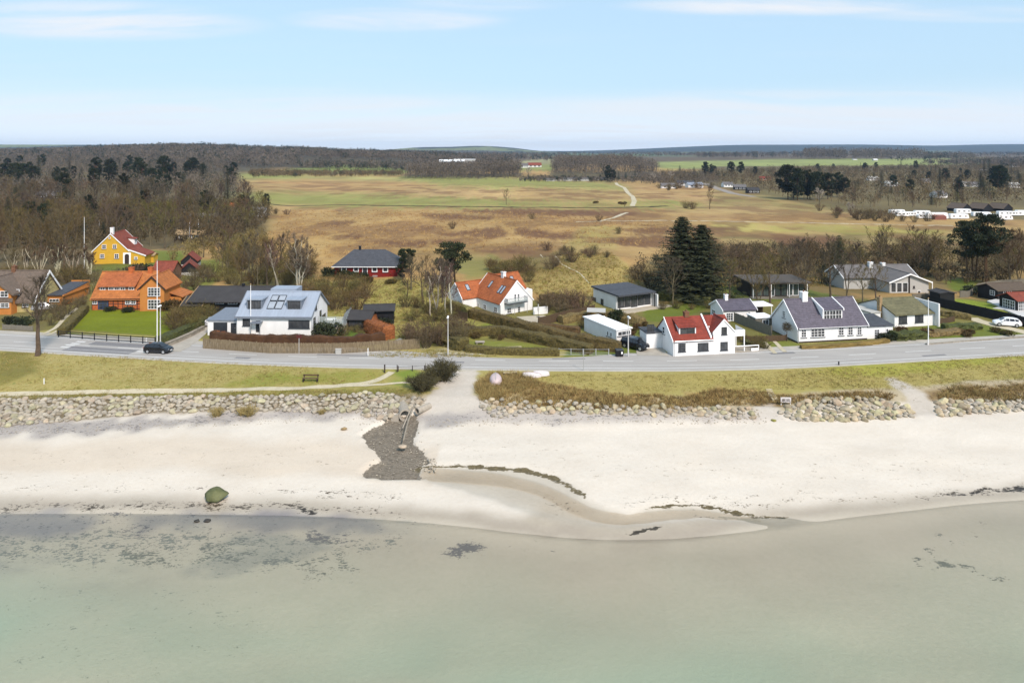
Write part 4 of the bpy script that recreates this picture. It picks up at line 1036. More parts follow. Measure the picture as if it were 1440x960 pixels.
def hedge(name, pts, w, h, m, label, group=None, dens=26, tag_=True, rag=.18, cat='hedge', tww=.035, core=True):
    """hedge along pixel points: an uneven core with twigs standing out of it"""
    rng = random.Random(hash((round(pts[0][0]), round(pts[0][1]))) & 0xffff)
    P = [gp(*p) for p in pts]; mb = MB()
    ln = [0]
    for a, b in zip(P, P[1:]): ln.append(ln[-1] + (b.xy - a.xy).length)
    n = max(2, int(ln[-1] / .45)); c = []
    for i in range(n + 1):
        t = ln[-1] * i / n; k = min(max(int(np.searchsorted(ln, t)) - 1, 0), len(P) - 2)
        f = (t - ln[k]) / max(ln[k + 1] - ln[k], 1e-6); c.append(P[k].xy.lerp(P[k + 1].xy, f))
    for _ in range(3): c = [c[0]] + [(c[i - 1] + c[i] * 2 + c[i + 1]) / 4 for i in range(1, n)] + [c[-1]]
    base = Vector((c[0].x, c[0].y, float(T(c[0].x, c[0].y))))
    prof = [(-.5, -.3), (-.52, .25), (-.51, .62), (-.47, .9), (-.3, .98), (.3, .98), (.47, .9), (.51, .62), (.52, .25), (.5, -.3)]
    m_ = len(prof); rings = []; dens = int(dens * 1.6)
    for i, p in enumerate(c):
        d = (c[min(i + 1, n)] - c[max(i - 1, 0)]).normalized(); nn = Vector((-d.y, d.x)); g = float(T(p.x, p.y))
        e = 1.0 if 0 < i < n else .8
        r = []
        for k, (a, b) in enumerate(prof):
            j = 1 + (float(vnoise(i * .6, k * 1.3, int(base.x) & 63)) - .5) * 2 * rag
            q = p + nn * a * w * j * e
            r.append(Vector((q.x, q.y, g + b * h * (1 + (float(vnoise(i * .45 + 9, k * .2, 5)) - .5) * rag * 1.4) * e)) - base)
        rings.append(r)
    vs = [v for r in rings for v in r]
    fs = [(i * m_ + k, i * m_ + k + 1, (i + 1) * m_ + k + 1, (i + 1) * m_ + k) for i in range(n) for k in range(m_ - 1)]
    fs += [tuple(range(m_)), tuple(range(n * m_, n * m_ + m_))[::-1]]
    if core: mb.add(vs, fs)
    for i in range(n):
        for _ in range(dens):
            k = rng.randrange(0, m_ - 1); t = rng.random(); s = rng.random()
            a = rings[i][k].lerp(rings[i][k + 1], t); b = rings[i + 1][k].lerp(rings[i + 1][k + 1], t); p = a.lerp(b, s)
            ce = (rings[i][0] + rings[i][m_ - 1]) / 2 + Vector((0, 0, h * .5))
            d = ((p - ce).normalized() + rv(rng, .7) + Vector((0, 0, .4))).normalized()
            q0 = p - d * .12
            sliver(mb, q0, q0 + d * rng.uniform(.2, .5) * min(1, .4 + h * .4), tww, rng)
    o = mb.build(name, m, fix=False)
    o.location = base
    return tag(o, label, cat, group)

def scatter(s, n, mind, seed, zbase=None):
    """random ground points inside an outline traced on the photo (even per square metre)"""
    rng = random.Random(seed); P = poly(s)
    W = [gp(*p) for p in P]
    x0, x1 = min(p.x for p in W), max(p.x for p in W); y0, y1 = min(p.y for p in W), max(p.y for p in W)
    out = []; tries = 0; cell = {}
    rs = np.random.RandomState(seed); N_ = n * 50
    xs, ys = rs.uniform(x0, x1, N_), rs.uniform(y0, y1, N_); px, py = proj(xs, ys, T(xs, ys)); ok = inpoly(px, py, P)
    for x, y in zip(xs[ok].tolist(), ys[ok].tolist()):
        if len(out) >= n: break
        k = (int(x // mind), int(y // mind))
        if any((a - x) ** 2 + (b - y) ** 2 < mind * mind for i in (-1, 0, 1) for j in (-1, 0, 1) for a, b in cell.get((k[0] + i, k[1] + j), ())): continue
        cell.setdefault(k, []).append((x, y)); out.append((x, y))
    return out

def tufts(name, s, n, mats, hgt=.45, blades=7, seed=1, wid=.035, clump=.25):
    """ground cover of grass tussocks: one mass"""
    rng = random.Random(seed); mb = MB(); P = poly(s)
    W = [gp(*p) for p in P]
    x0, x1 = min(p.x for p in W), max(p.x for p in W); y0, y1 = min(p.y for p in W), max(p.y for p in W)
    xs = np.array([rng.uniform(x0, x1) for _ in range(n * 4)]); ys = np.array([rng.uniform(y0, y1) for _ in range(n * 4)])
    zs = T(xs, ys); px, py = proj(xs, ys, zs); ok = inpoly(px, py, P)
    for x, y, z in list(zip(xs[ok], ys[ok], zs[ok]))[:n]:
        hh = hgt * rng.uniform(.5, 1.3) * (.6 + .8 * float(vnoise(x / 3, y / 3, 4))); mi = rng.randrange(len(mats))
        for b in range(blades):
            a = rng.uniform(0, 6.283); r = rng.random() * clump
            p = Vector((x + math.cos(a) * r, y + math.sin(a) * r, z - .05)); t = p + Vector((math.cos(a) * hh * rng.uniform(.2, 1), math.sin(a) * hh * rng.uniform(.2, 1), hh))
            sliver(mb, p, t, wid * rng.uniform(.8, 2), rng, mi)
    o = mb.build(name, mats, fix=False)
    return tag(o, kind='stuff')
# ------------------------------------------------------------------ buildings (rectangles are readings taken off enlarged views of the photo)
def zr(ox, oy, sc): return lambda a, b, c, d: (ox + a / sc, oy + b / sc, ox + c / sc, oy + d / sc)
q7 = zr(100, 310, 7.384); q5 = zr(0, 300, 5.333); q6 = zr(240, 320, 5.333); qr = zr(450, 320, 5.333); qo = zr(620, 360, 6.857)
qf = zr(780, 370, 5.333); qp = zr(980, 370, 6.857); qe = zr(1170, 300, 5.333); qx = zr(1320, 380, 12); ql = zr(0, 370, 12)

def door(H, face, rect, m, at=0.0, glazed=(0, 0), name='door', handle=True):
    w = H.win(face, rect, max(1, glazed[0]), max(1, glazed[1]), at=at, fm=m, gm=GLASS if glazed[0] else m, name=name, sill=False)
    if handle:
        bb = [Vector(v.co) for v in w.data.vertices]
        a = (min(v.x for v in bb), max(v.x for v in bb), min(v.y for v in bb), max(v.y for v in bb), min(v.z for v in bb))
        if face == 'F': MB().box(a[1] - .2, a[1] - .1, a[2] - .08, a[2] - .002, a[4] + .95, a[4] + 1.0).build('handle', ALU, w)
    return w

# 1 -- thatched house at the frame's edge
H = House('thatched_house', 'old thatched house with white gable boards behind a bare roadside tree', 'house', (-40, 440), (52, 437), yaw=2)
w = H.w; d = 8.0
H.wall(0, w, 0, d, 2.5, mat('cream_render', A(206, 190, 130), .9, .1), 'x', 7.0)
rf = H.roof(0, w, 0, d, 2.5, 7.0, THATCH, 'x', ov=.6, gov=.3, th=.4, verge=WPAINT)
u0, u1 = H.onF(-26, 440)[0], H.onF(24, 440)[0]
wing = MB().prism([(u0, -1.6, -.7), (u1, -1.6, -.7), (u1, -1.6, 4.3), ((u0 + u1) / 2, -1.6, 6.0), (u0, -1.6, 4.3)], (0, 4, 0)).build('cross_wing', ORANGE, H.root)
H.roof(u0, u1, -1.6, 4.0, 4.0, 6.6, THATCH, 'y', ov=.6, gov=.35, th=.35)
MB().prism([(u0 - .3, -1.75, 2.35), (u1 + .3, -1.75, 2.35), (u1 + .3, -1.62, 3.0), (u0 - .3, -1.62, 3.0)], (0, 0, .12)).build('canopy', THATCH, wing)
H.win('F', ql(-120, 470, 140, 575), 4, 2, at=-1.6); H.win('F', ql(-130, 670, 155, 750), 4, 2, at=-1.6)
H.win('F', ql(375, 610, 480, 740), 3, 3); H.win('F', ql(245, 440, 330, 540), 2, 2, at=-.02)
H.chimney(w * .45, d / 2, 6.5, 8.2, .7, BRICKC, rf)

# 2 -- garage with orange side wall
H = House('garage', 'low garage with dark sloping roof and orange side wall', 'garage', (64, 431), (88.3, 430.8), yaw=4)
w, d = H.w, 9.5
H.part('wall', MB().prism([(w, 0, -.6), (w, d, -.6), (w, d, 3.0), (w, 0, 2.2)], (-w, 0, 0)), ORANGE)
rf = H.part('roof', MB().hexa([(-.3, -.35, 2.18), (w - .02, -.35, 2.18), (w - .02, d, 3.02), (-.3, d, 3.02), (-.3, -.35, 2.34), (w - .02, -.35, 2.34), (w - .02, d, 3.18), (-.3, d, 3.18)]), SLATE)
H.part('parapet', MB().box(-.3, w + .06, d - .1, d + .2, 2.9, 3.4).box(w + .002, w + .2, -.3, d, 2.0, 2.3), ORANGE)
H.win('F', ql(830, 600, 1000, 655), 3, 1)

# 4 -- yellow house
H = House('yellow_house', 'yellow rendered house with steep red roof and white arched doorway', 'house', (130.5, 371), w=8.5, yaw=9)
d = 9.0; we = 12.4
H.wall(0, 8.5, 0, d, 3.2, YELLOW, 'y', 7.5)
rf = H.roof(0, 8.5, 0, d, 3.2, 7.5, TBROWN, 'y', ov=.25, gov=.12, verge=WPAINT)
H.part('lean_to', MB().prism([(8.5, 0, -.7), (we, 0, -.7), (we, 0, 1.75), (8.5, 0, 3.3)], (0, 6.5, 0)), YELLOW)
l = MB().hexa([(8.45, -.12, 3.36), (we + .3, -.12, 1.7), (we + .3, 6.6, 1.7), (8.45, 6.6, 3.36), (8.45, -.12, 3.52), (we + .3, -.12, 1.86), (we + .3, 6.6, 1.86), (8.45, 6.6, 3.52)])
lr = H.part('lean_to_roof', l, TBROWN)
MB().hexa([(8.5, -.24, 3.3), (we + .35, -.24, 1.64), (we + .35, -.123, 1.64), (8.5, -.123, 3.3), (8.5, -.24, 3.6), (we + .35, -.24, 1.94), (we + .35, -.123, 1.94), (8.5, -.123, 3.6)]).build('verge_board', WPAINT, lr)
for r_ in ((320, 250, 365, 295), (432, 248, 472, 292), (450, 345, 495, 395), (300, 348, 345, 392), (655, 375, 690, 405)): H.win('F', q7(*r_), 2, 2)
H.win('F', q7(390, 170, 408, 192), 1, 1)
a0, zt = H.onF(*q7(540, 335, 0, 0)[:2]); a1, _ = H.onF(*q7(620, 440, 0, 0)[:2])
H.part('door_surround', MB().box(a0, a1, -.05, -.002, -.5, zt), WPAINT)
am = (a0 + a1) / 2; aw = (a1 - a0) * .28
arch = [(am - aw, -.09, -.4), (am + aw, -.09, -.4), (am + aw, -.09, zt - .75)] + [(am + aw * math.cos(t), -.09, zt - .75 + aw * .8 * math.sin(t)) for t in (.5, 1.05, 1.57, 2.1, 2.64)] + [(am - aw, -.09, zt - .75)]
H.part('door', MB().prism(arch, (0, .03, 0)), TIMBER)
H.chimney(4.25, .9, 7.1, 9.0, .75, WHITE, rf)
dm = H.part('dormer', MB().box(6.2, 7.9, 5.5, 7.4, 4.0, 5.6), WHITE)
MB().hexa([(5.2, 5.3, 6.0), (8.2, 5.3, 5.5), (8.2, 7.6, 5.5), (5.2, 7.6, 6.0), (5.2, 5.3, 6.15), (8.2, 5.3, 5.65), (8.2, 7.6, 5.65), (5.2, 7.6, 6.15)]).build('dormer_roof', TBROWN, dm)
H.win('R', (5.8, 4.5, 7.1, 5.4), 2, 2, at=7.9, px=False, parent=dm)
S_ = shed_house('garden_shed', 'small yellow shed with pale doors beside the yellow house', 'shed', (203, 368.5), 2.4, 2.4, 1.7, 2.1, 3, YELLOW, TANB, 'x')
S_.win('F', (.15, .05, 1.3, 1.5), 2, 1, px=False, fm=GREYW, gm=GREYW, name='door', sill=False)

# 6 -- orange half-timbered house
H = House('orange_house', 'orange half timbered house with red tile roof and blue double doors', 'house', (129, 436), (247.6, 435.2), yaw=2)
w = H.w; d = 8.0; z0 = H.z0
um = H.onF(200, 436)[0]
H.wall(0, um, 0, d, 2.35, BRICKO, 'x', 6.6)
rf = H.roof(0, um + 1.2, 0, d, 2.35, 6.6, TORANGE, 'x', ov=.4, gov=.2)
ug0, ug1 = um, H.onF(234, 436)[0]
yw = -.9
H.wall(ug0, ug1, yw, 6.0, 4.3, ORANGE, 'y', 6.5, name='gable_wing')
H.roof(ug0, ug1, yw, 6.0, 4.3, 6.5, TORANGE, 'y', ov=.35, gov=.25, verge=TIMBER, vends=(1, 0))
H.wall(ug1, ug1 + 2.2, 1.5, 6.2, 2.1, ORANGE, name='side_wing')
MB().hexa([(ug1, 1.3, 2.9), (ug1 + 2.6, 1.3, 2.0), (ug1 + 2.6, 6.4, 2.0), (ug1, 6.4, 2.9), (ug1, 1.3, 3.05), (ug1 + 2.6, 1.3, 2.15), (ug1 + 2.6, 6.4, 2.15), (ug1, 6.4, 3.05)]).build('side_roof', TORANGE, H.root)
# long dormer
da, db = H.onF(*q7(297, 720, 0, 0)[:2], 1.1)[0], H.onF(*q7(655, 720, 0, 0)[:2], 1.1)[0]
zb = H.onF(*q7(450, 752, 0, 0)[:2], 1.1)[1]; zt = H.onF(*q7(450, 686, 0, 0)[:2], 1.1)[1]
dm = H.part('dormer', MB().prism([(da, 1.1, zb - .1), (da, 1.1, zt), (da, 3.6, zt + .9), (da, 3.6, zb)], (db - da, 0, 0)), mat('dark_lead_cladding', A(120, 110, 104), .7, .1))
MB().hexa([(da - .3, .7, zt - .02), (db + .4, .7, zt - .02), (db + .4, 4.0, 6.55), (da - .3, 4.0, 6.55), (da - .3, .7, zt + .14), (db + .4, .7, zt + .14), (db + .4, 4.0, 6.72), (da - .3, 4.0, 6.72)]).build('dormer_roof', TORANGE2, dm)
for r_ in ((300, 690, 355, 748), (388, 690, 442, 748), (450, 690, 502, 748), (510, 690, 562, 748), (597, 690, 655, 748)): H.win('F', q7(*r_), 2, 2, at=1.1, parent=dm)
for r_ in ((220, 825, 272, 868), (562, 825, 615, 870), (620, 825, 674, 870)): H.win('F', q7(*r_), 2, 2)
door(H, 'F', q7(280, 830, 385, 922), BLUED, glazed=(2, 3))
tb = MB(); t0 = H.onF(*q7(388, 825, 0, 0)[:2])[0]; t1 = um - .05
n = 7
for i in range(n + 1):
    x = t0 + (t1 - t0) * i / n; tb.box(x - .07, x + .07, -.03, -.002, -.1, 2.3)
xs = [t0 + (t1 - t0) * i / n for i in range(n + 1)]
for z in (.15, 1.15, 2.2):
    for i in range(n):
        tb.box(xs[i] + .072, xs[i + 1] - .072, -.026, -.002, z - .07, z + .07)
H.part('timber_frame', tb, TIMBER)
H.win('F', q7(797, 695, 926, 785), 4, 3, at=yw); H.win('F', q7(797, 820, 926, 920), 4, 3, at=yw, sill=False)
H.chimney(H.onF(*q7(628, 560, 0, 0)[:2], 4)[0], 4, 6.3, 7.5, .8, BRICKO, rf); H.chimney(H.onF(*q7(828, 560, 0, 0)[:2], 4)[0], 4, 6.3, 7.5, .8, BRICKO, rf)
H.gutter(.1, um - .1, -.42, 2.2, TIMBER)

# 7 -- barns behind it
Z7 = gp(246, 388).z
S_ = shed_house('barn', 'long outbuilding with dull red roof behind the orange house', 'barn', (214, 393), 4.6, 5, 1.9, 3.7, 4, BRICKC, TBROWN, 'x')
S_ = shed_house('barn', 'black gabled shed with brown roof on a white stone base', 'barn', (252, 386.5), 4.4, 5.5, .9, 2.9, 22, BLACKW, TBROWN, 'y', ov=.25)
S_.part('stone_base', MB().box(-.06, 4.46, -.06, 5.5, -.6, .5), GREYW)
S_ = shed_house('barn', 'small black shed with orange roof on the lawn behind the brown roofed shed', 'barn', (254, 374), 4.0, 5.0, 1.2, 3.0, 14, BLACKW, TBROWN, 'y', ov=.25)
S_.part('stone_base', MB().box(-.06, 4.06, -.06, 5, -.6, .35), GREYW)

# 8 -- dark bungalow
H = House('dark_bungalow', 'low black bungalow with wide dark felt roof behind the zinc roofed house', 'bungalow', (268, 443), w=14.5, yaw=0, z=3.8)
w, d = 14.5, 9
H.wall(0, w, 0, d, 2.5, BLACKW, 'x', 4.2)
rf = H.roof(0, w, 0, d, 2.5, 4.2, FELT, 'x', ov=.7, gov=.5, verge=TANB)
MB().box(w * .55, w * .55 + .5, d / 2 - .25, d / 2 + .25, 4.1, 4.9).build('chimney', BLACKW, rf)
H.win('F', q6(335, 548, 400, 572), 3, 1); H.win('F', q6(430, 548, 500, 575), 3, 1)
S_ = shed_house('lean_to_shed', 'low dark roofed lean-to between orange house and black bungalow', 'shed', (256, 444), 3.6, 5, 1.9, 3.0, 0, BLACKW, FELT, 'x', verge=TANB)

# 9 -- zinc house
H = House('zinc_house', 'modern white house with pale zinc roof and two box dormers', 'house', (333.2, 473.5), (436.5, 475), yaw=-1.5)
w = H.w; d = 9.2; he, hr = 3.5, 6.5
H.wall(0, w, 0, d, he, WHITE, 'x', hr)
H.part('plinth', MB().box(-.03, w + .03, -.03, d + .03, -.5, .42), GREYW)
rf = H.roof(0, w, 0, d, he, hr, ZINC, 'x', ov=.3, gov=.18, verge=ZINCD)
MB().box(-.2, w + .2, -.42, -.31, he - .35, he - .03).build('fascia', ZINCD, rf)
st = MB()
for i in range(1, 22):
    x = w * i / 22
    st.hexa([(x - .02, -.3, he - .2 + .16), (x + .02, -.3, he - .2 + .16), (x + .02, d / 2, hr + .18), (x - .02, d / 2, hr + .18), (x - .02, -.3, he + .02), (x + .02, -.3, he + .02), (x + .02, d / 2, hr + .24), (x - .02, d / 2, hr + .24)])
st.build('standing_seam', ZINC, rf)
for (x0, y0, x1, y1) in (q6(570, 542, 685, 612), q6(870, 545, 982, 617)):
    a, zt = H.onF(x0, y0, 1.15); b, zb = H.onF(x1, y1, 1.15)
    dm = H.part('dormer', MB().box(a, b, 1.15, d / 2, zb - .2, zt), ZINCD)
    MB().box(a - .15, b + .15, .95, d / 2 + .2, zt + .003, zt + .2).build('dormer_roof', ZINC, dm)
    H.win('F', (a + .22, zb + .02, b - .22, zt - .12), 4, 1, at=1.15, px=False, fm=ANTH, parent=dm)
xa, xb = H.onF(*q6(733, 600, 0, 0)[:2], 2)[0], H.onF(*q6(846, 600, 0, 0)[:2], 2)[0]; xm = (xa + xb) / 2
for i, (p, q) in enumerate(((xa, xm - .03), (xm + .03, xb))):
    H.skylight(p, q, .24, .56, 0, w, 0, d, he, hr, parent=rf); H.skylight(p, q, .58, .82, 0, w, 0, d, he, hr, parent=rf)
MB().box(H.onF(383, 416, 6)[0], H.onF(419, 416, 6)[0], 5.2, 8.2, 5.4, 7.0).build('roof_box', ZINC, rf)
H.win('F', q6(540, 682, 597, 736), 2, 1, fm=ANTH)
H.win('F', q6(884, 694, 1042, 755), 3, 1, fm=ANTH)
pc = H.part('porch', MB().box(*sorted((H.onF(*q6(615, 690, 0, 0)[:2])[0], H.onF(*q6(692, 690, 0, 0)[:2])[0])), -1.2, -.002, 2.5, 2.66), ZINCD)
a, b = H.onF(*q6(618, 700, 0, 0)[:2])[0], H.onF(*q6(690, 700, 0, 0)[:2])[0]
MB().box(b - .1, b, -1.1, -1.0, 0, 2.5).build('post', ALU, pc); MB().box(a, a + .1, -1.1, -1.0, 0, 2.5).build('post', ALU, pc)
H.part('step', MB().box(a, b, -1.3, -.002, -.3, .3), CONC)
door(H, 'F', q6(640, 698, 672, 782), ANTH, glazed=(1, 2))
H.win('R', (1.2, 1.0, 2.3, 2.9), 1, 2, at=w, px=False, fm=ANTH); H.win('R', (4.6, .8, 5.6, 3.3), 1, 3, at=w, px=False, fm=ANTH); H.win('R', (5.9, 0, 8.0, 2.2), 2, 1, at=w, px=False, fm=ANTH, sill=False); H.win('R', (2.2, 4.0, 3.0, 5.0), 1, 1, at=w, px=False, fm=ANTH)
g0 = H.onF(292, 470, .8)[0]
gg = H.part('garage_wing', MB().box(g0, -.02, .8, 7.8, -.6, 2.45), WHITE)
MB().prism([(g0 - .15, .6, 2.455), (-.03, .6, 2.455), (-.03, 8.0, 2.9), (g0 - .15, 8.0, 2.9)], (0, 0, .18)).build('garage_roof', ZINCD, gg)
gx = H.onF(*q6(322, 715, 0, 0)[:2], .8)[0], H.onF(*q6(425, 790, 0, 0)[:2], .8)[0]
H.win('F', (gx[0], 0, gx[1], 2.2), 1, 5, at=.8, px=False, fm=ANTH, gm=ANTH, name='garage_door', sill=False)
door(H, 'F', q6(452, 714, 492, 795), ANTH, at=.8)
# terrace beside it with glass screens
tr = thing('glass_terrace', 'raised terrace with glass screens beside the zinc roofed house', 'terrace', (H.ox + 12.9, H.oy + 1.5, H.z0), 0)
MB().box(0, 4.6, .5, 5.5, -.4, 1.3).build('deck', CONC, tr)
for i in range(7):
    MB().box(4.55, 4.62, .5 + i * .8, .56 + i * .8, 1.3, 3.4).build('post', ALU, tr)
for i in range(4): MB().box(.1 + i * 1.45, .16 + i * 1.45, .5, .56, 1.3, 3.0).build('post', ALU, tr)
def glassy(nm, col, t):
    m, N, L, b = nt(nm); b.inputs['Base Color'].default_value = (*col, 1); b.inputs['Roughness'].default_value = .04; b.inputs['Alpha'].default_value = t; return m
SCREEN = glassy('screen_glass', (.55, .62, .6), .28)
MB().box(.2, 4.5, .52, .54, 1.35, 2.9).build('glass_screen', SCREEN, tr); MB().box(4.57, 4.59, .6, 5.3, 1.35, 3.3).build('glass_screen', SCREEN, tr)
MB().box(1.0, 2.6, 2, 3, 1.95, 2.03).box(1.1, 1.2, 2.1, 2.2, 1.3, 1.948).box(2.4, 2.5, 2.8, 2.9, 1.3, 1.948).box(1.1, 1.2, 2.8, 2.9, 1.3, 1.948).box(2.4, 2.5, 2.1, 2.2, 1.3, 1.948).build('table', WPAINT, tr)

# 10 -- black garden sheds
S_ = shed_house('garden_shed', 'black garden shed with flat felt roof below the grassy knoll', 'shed', (512, 457), 5.2, 4, 2.5, 3.0, 8, BLACKW, FELT, 'x', ov=.5)
MB().box(-2.2, 1.2, -.42, -.34, 2.25, 2.42).build('white_eaves_board', WPAINT, S_.root)
S_ = shed_house('garden_shed', 'brown garden shed with wide felt roof beside the copper hedge', 'shed', (484, 464), 4.6, 4.2, 2.0, 2.8, -4, DARKW, FELT, 'x', ov=.5)
S_.win('F', (.8, .9, 3.2, 1.7), 4, 1, px=False, fm=DARKW)

# 11 -- red house
H = House('red_house', 'red wooden house with dark hipped roof on top of a grassy knoll', 'house', (470, 389.6), (558, 389), yaw=0)
w = H.w; d = 9.0; z_e = H.onF(514, 374.4)[1]
H.wall(0, w, 0, d, z_e + .1, REDWOOD)
rf = H.hip(0, w, 0, d, z_e, z_e + 3.2, SLATE, ov=.55, run=4.0)
MB().box(4.6, 5.1, d / 2 - .2, d / 2 + .2, z_e + 3, z_e + 3.9).box(4.5, 5.2, d / 2 - .3, d / 2 + .3, z_e + 3.92, z_e + 4.0).build('chimney', BLACKW, rf)
for r_ in ((160, 291, 201, 332), (250, 291, 291, 332), (389, 291, 430, 333), (470, 291, 511, 334)): H.win('F', qr(*r_), 1, 1, fw=.16, fm=WPAINT)
door(H, 'F', qr(318, 290, 357, 362), WPAINT, glazed=(1, 1))
MB().box(-.52, w + .52, -.56, -.5, z_e - .16, z_e - .0).build('fascia', WPAINT, rf)
H.part('step', MB().box(w * .45, w * .6, -.8, -.002, -.6, .1), CONC)
H.win('F', qr(395, 358, 430, 368), 3, 1, fm=GREYW, name='vent', sill=False, panes=False)

# 12 -- white house with orange roof
H = House('white_orange_roof_house', 'white house with orange tiled roof and balcony on its front gable', 'house', (703.9, 444), w=7.4, yaw=35)
w, d = 7.4, 10.0; he, hr = 2.15, 6.0
H.wall(0, w, 0, d, he, WHITE, 'y', hr)
rf = H.roof(0, w, 0, d, he, hr, TORANGE2, 'y', ov=.2, gov=.05, verge=WPAINT)
H.wall(-3.4, 0.2, 8.2, 13.4, 2.1, WHITE, 'x', 4.6, name='side_wing'); r2 = H.roof(-3.4, w / 2, 8.2, 13.4, 2.1, 4.6, TORANGE2, 'x', ov=.2, gov=.05, verge=WPAINT, vends=(1, 0))
H.wall(w - .2, 10.6, 6.6, 12.2, 2.9, WHITE, 'x', 5.6, name='side_wing'); r3 = H.roof(w / 2, 10.6, 6.6, 12.2, 2.9, 5.6, TORANGE2, 'x', ov=.2, gov=.1, vends=(0, 1))
H.wall(10.6, 12.6, 7, 11, 2.3, WHITE, name='annex')
H.win('F', qo(704, 365, 727, 445), 1, 3); H.win('F', qo(737, 362, 758, 442), 1, 3)
H.win('F', qo(636, 498, 678, 552), 2, 2); door(H, 'F', qo(738, 485, 767, 570), WPAINT, glazed=(1, 4))
for r_ in ((308, 448, 331, 478), (356, 455, 372, 495), (410, 466, 439, 514), (513, 490, 544, 542)): H.win('L', qo(*r_), 2, 2, at=0)
b0, bz = H.onF(*qo(645, 466, 0, 0)[:2], -1.2); b1 = H.onF(*qo(838, 455, 0, 0)[:2], -1.2)[0]
bal = H.part('balcony', MB().box(b0, b1, -1.25, -.002, bz - .12, bz + .05), ANTH)
MB().box(b0, b0 + .05, -1.2, -.05, bz + .06, bz + .95).box(b1 - .05, b1, -1.2, -.05, bz + .06, bz + .95).box(b0, b1, -1.22, -1.17, bz + .9, bz + .97).build('railing', ALU, bal)
MB().box(b0 + .06, b1 - .06, -1.21, -1.19, bz + .08, bz + .88).build('glass_screen', SCREEN, bal)
MB().tube([(b0 + 1.6, -1.15, -.3), (b0 + 1.6, -1.15, bz - .13)], .05, 6).build('post', ALU, bal); MB().tube([(b1 - .1, -1.15, -.3), (b1 - .1, -1.15, bz - .13)], .05, 6).build('post', ALU, bal)
H.chimney(w / 2 + .1, 4.6, 5.6, 7.0, .65, WHITE, rf, b=.8)
for ya, yb, t0, t1 in ((6.3, 7.0, .42, .72), (1.6, 2.3, .32, .66), (2.5, 3.2, .32, .66)): H.skylight(ya, yb, t0, t1, 0, w, 0, d, he, hr, 'y', 0, parent=rf)
H.skylight(-1.6, -.8, .4, .8, -3.4, 0, 8.2, 13.4, 2.1, 4.6, 'x', 0, parent=r2); H.skylight(8.0, 8.8, .35, .75, 0, 10.6, 6.6, 12.2, 2.9, 5.6, 'x', 0, parent=r3)
def low_wall(name, label, pts, h, th, m, cat='wall', cap=None, group=None):
    P = [gp(*p) for p in pts]; o = thing(name, label, cat, P[0], group=group)
    for a, b in zip(P, P[1:]):
        d_ = (b.xy - a.xy).normalized(); n_ = Vector((-d_.y, d_.x, 0)) * th / 2; A_, B_ = a - P[0], b - P[0]
        k = Vector((0, 0, -.4)); t = Vector((0, 0, h))
        MB().hexa([A_ - n_ + k, B_ - n_ + k, B_ + n_ + k, A_ + n_ + k, A_ - n_ + t, B_ - n_ + t, B_ + n_ + t, A_ + n_ + t]).build('wall_panel', m, o)
        if cap:
            n2 = n_ * 1.3; t2 = Vector((0, 0, h + .08)); t3 = Vector((0, 0, h + .003))
            MB().hexa([A_ - n2 + t3, B_ - n2 + t3, B_ + n2 + t3, A_ + n2 + t3, A_ - n2 + t2, B_ - n2 + t2, B_ + n2 + t2, A_ + n2 + t2]).build('coping', cap, o)
    return o
low_wall('garden_wall', 'low white garden wall beside the patio of the orange roofed house', [(750, 442.5), (770, 440.5)], 1.25, .2, WHITE, cap=WPAINT)

# 13 -- flat roofed glass fronted house
H = House('flat_roof_house', 'white flat roofed house with a dark glass front facing its lawn', 'house', (868, 436.8), w=8.6, yaw=27)
w, d = 8.6, 8.2
H.wall(0, w, .4, d, 2.75, WHITE)
H.part('roof', MB().hexa([(-.35, -.9, 2.76), (w + .1, -.9, 2.76), (w + .1, d + .3, 3.02), (-.35, d + .3, 3.02), (-.35, -.9, 3.05), (w + .1, -.9, 3.05), (w + .1, d + .3, 3.32), (-.35, d + .3, 3.32)]), SLATE)
for i in range(5):
    a = .35 + (w - .6) * i / 5; b = .35 + (w - .6) * (i + 1) / 5 - .08
    if i == 2: H.win('F', (a, .2, b, 2.5), 2, 1, at=.4, px=False, fm=BLACKW, name='door', sill=False)
    else: H.win('F', (a, .35, b, 2.6), 1, 1, at=.4, px=False, fm=BLACKW, sill=False)
H.win('L', qf(277, 255, 310, 300), 2, 1, at=0, fm=ANTH); H.win('L', qf(347, 268, 366, 310), 1, 1, at=0, fm=ANTH)
H.part('wing_wall', MB().box(w + .1, w + .35, -1.2, 1.2, -.5, 2.5), WHITE)
H.part('post', MB().box(.1, .22, -.7, -.58, -.3, 2.755), BLACKW); H.part('post', MB().box(w - .2, w - .08, -.7, -.58, -.3, 2.755), BLACKW)

# pergola with table
pg = thing('pergola', 'open timber pergola by the hedge in front of the glass fronted house', 'pergola', gp(826, 455), R(-8))
MB().hexa([(-.1, -.2, 2.1), (3.2, -.2, 2.1), (3.2, 2.2, 2.25), (-.1, 2.2, 2.25), (-.1, -.2, 2.2), (3.2, -.2, 2.2), (3.2, 2.2, 2.35), (-.1, 2.2, 2.35)]).build('roof', GREYW, pg)
for x in (0, 3): 
    for y in (0, 2): MB().box(x, x + .1, y, y + .1, -.2, 2.1).build('post', FBROWN, pg)
MB().box(.8, 2.2, .6, 1.3, .68, .75).box(.9, 1.0, .7, .8, 0, .678).box(2, 2.1, .7, .8, 0, .678).box(.9, 1, 1.1, 1.2, 0, .678).box(2, 2.1, 1.1, 1.2, 0, .678).build('table', DARKW, pg)

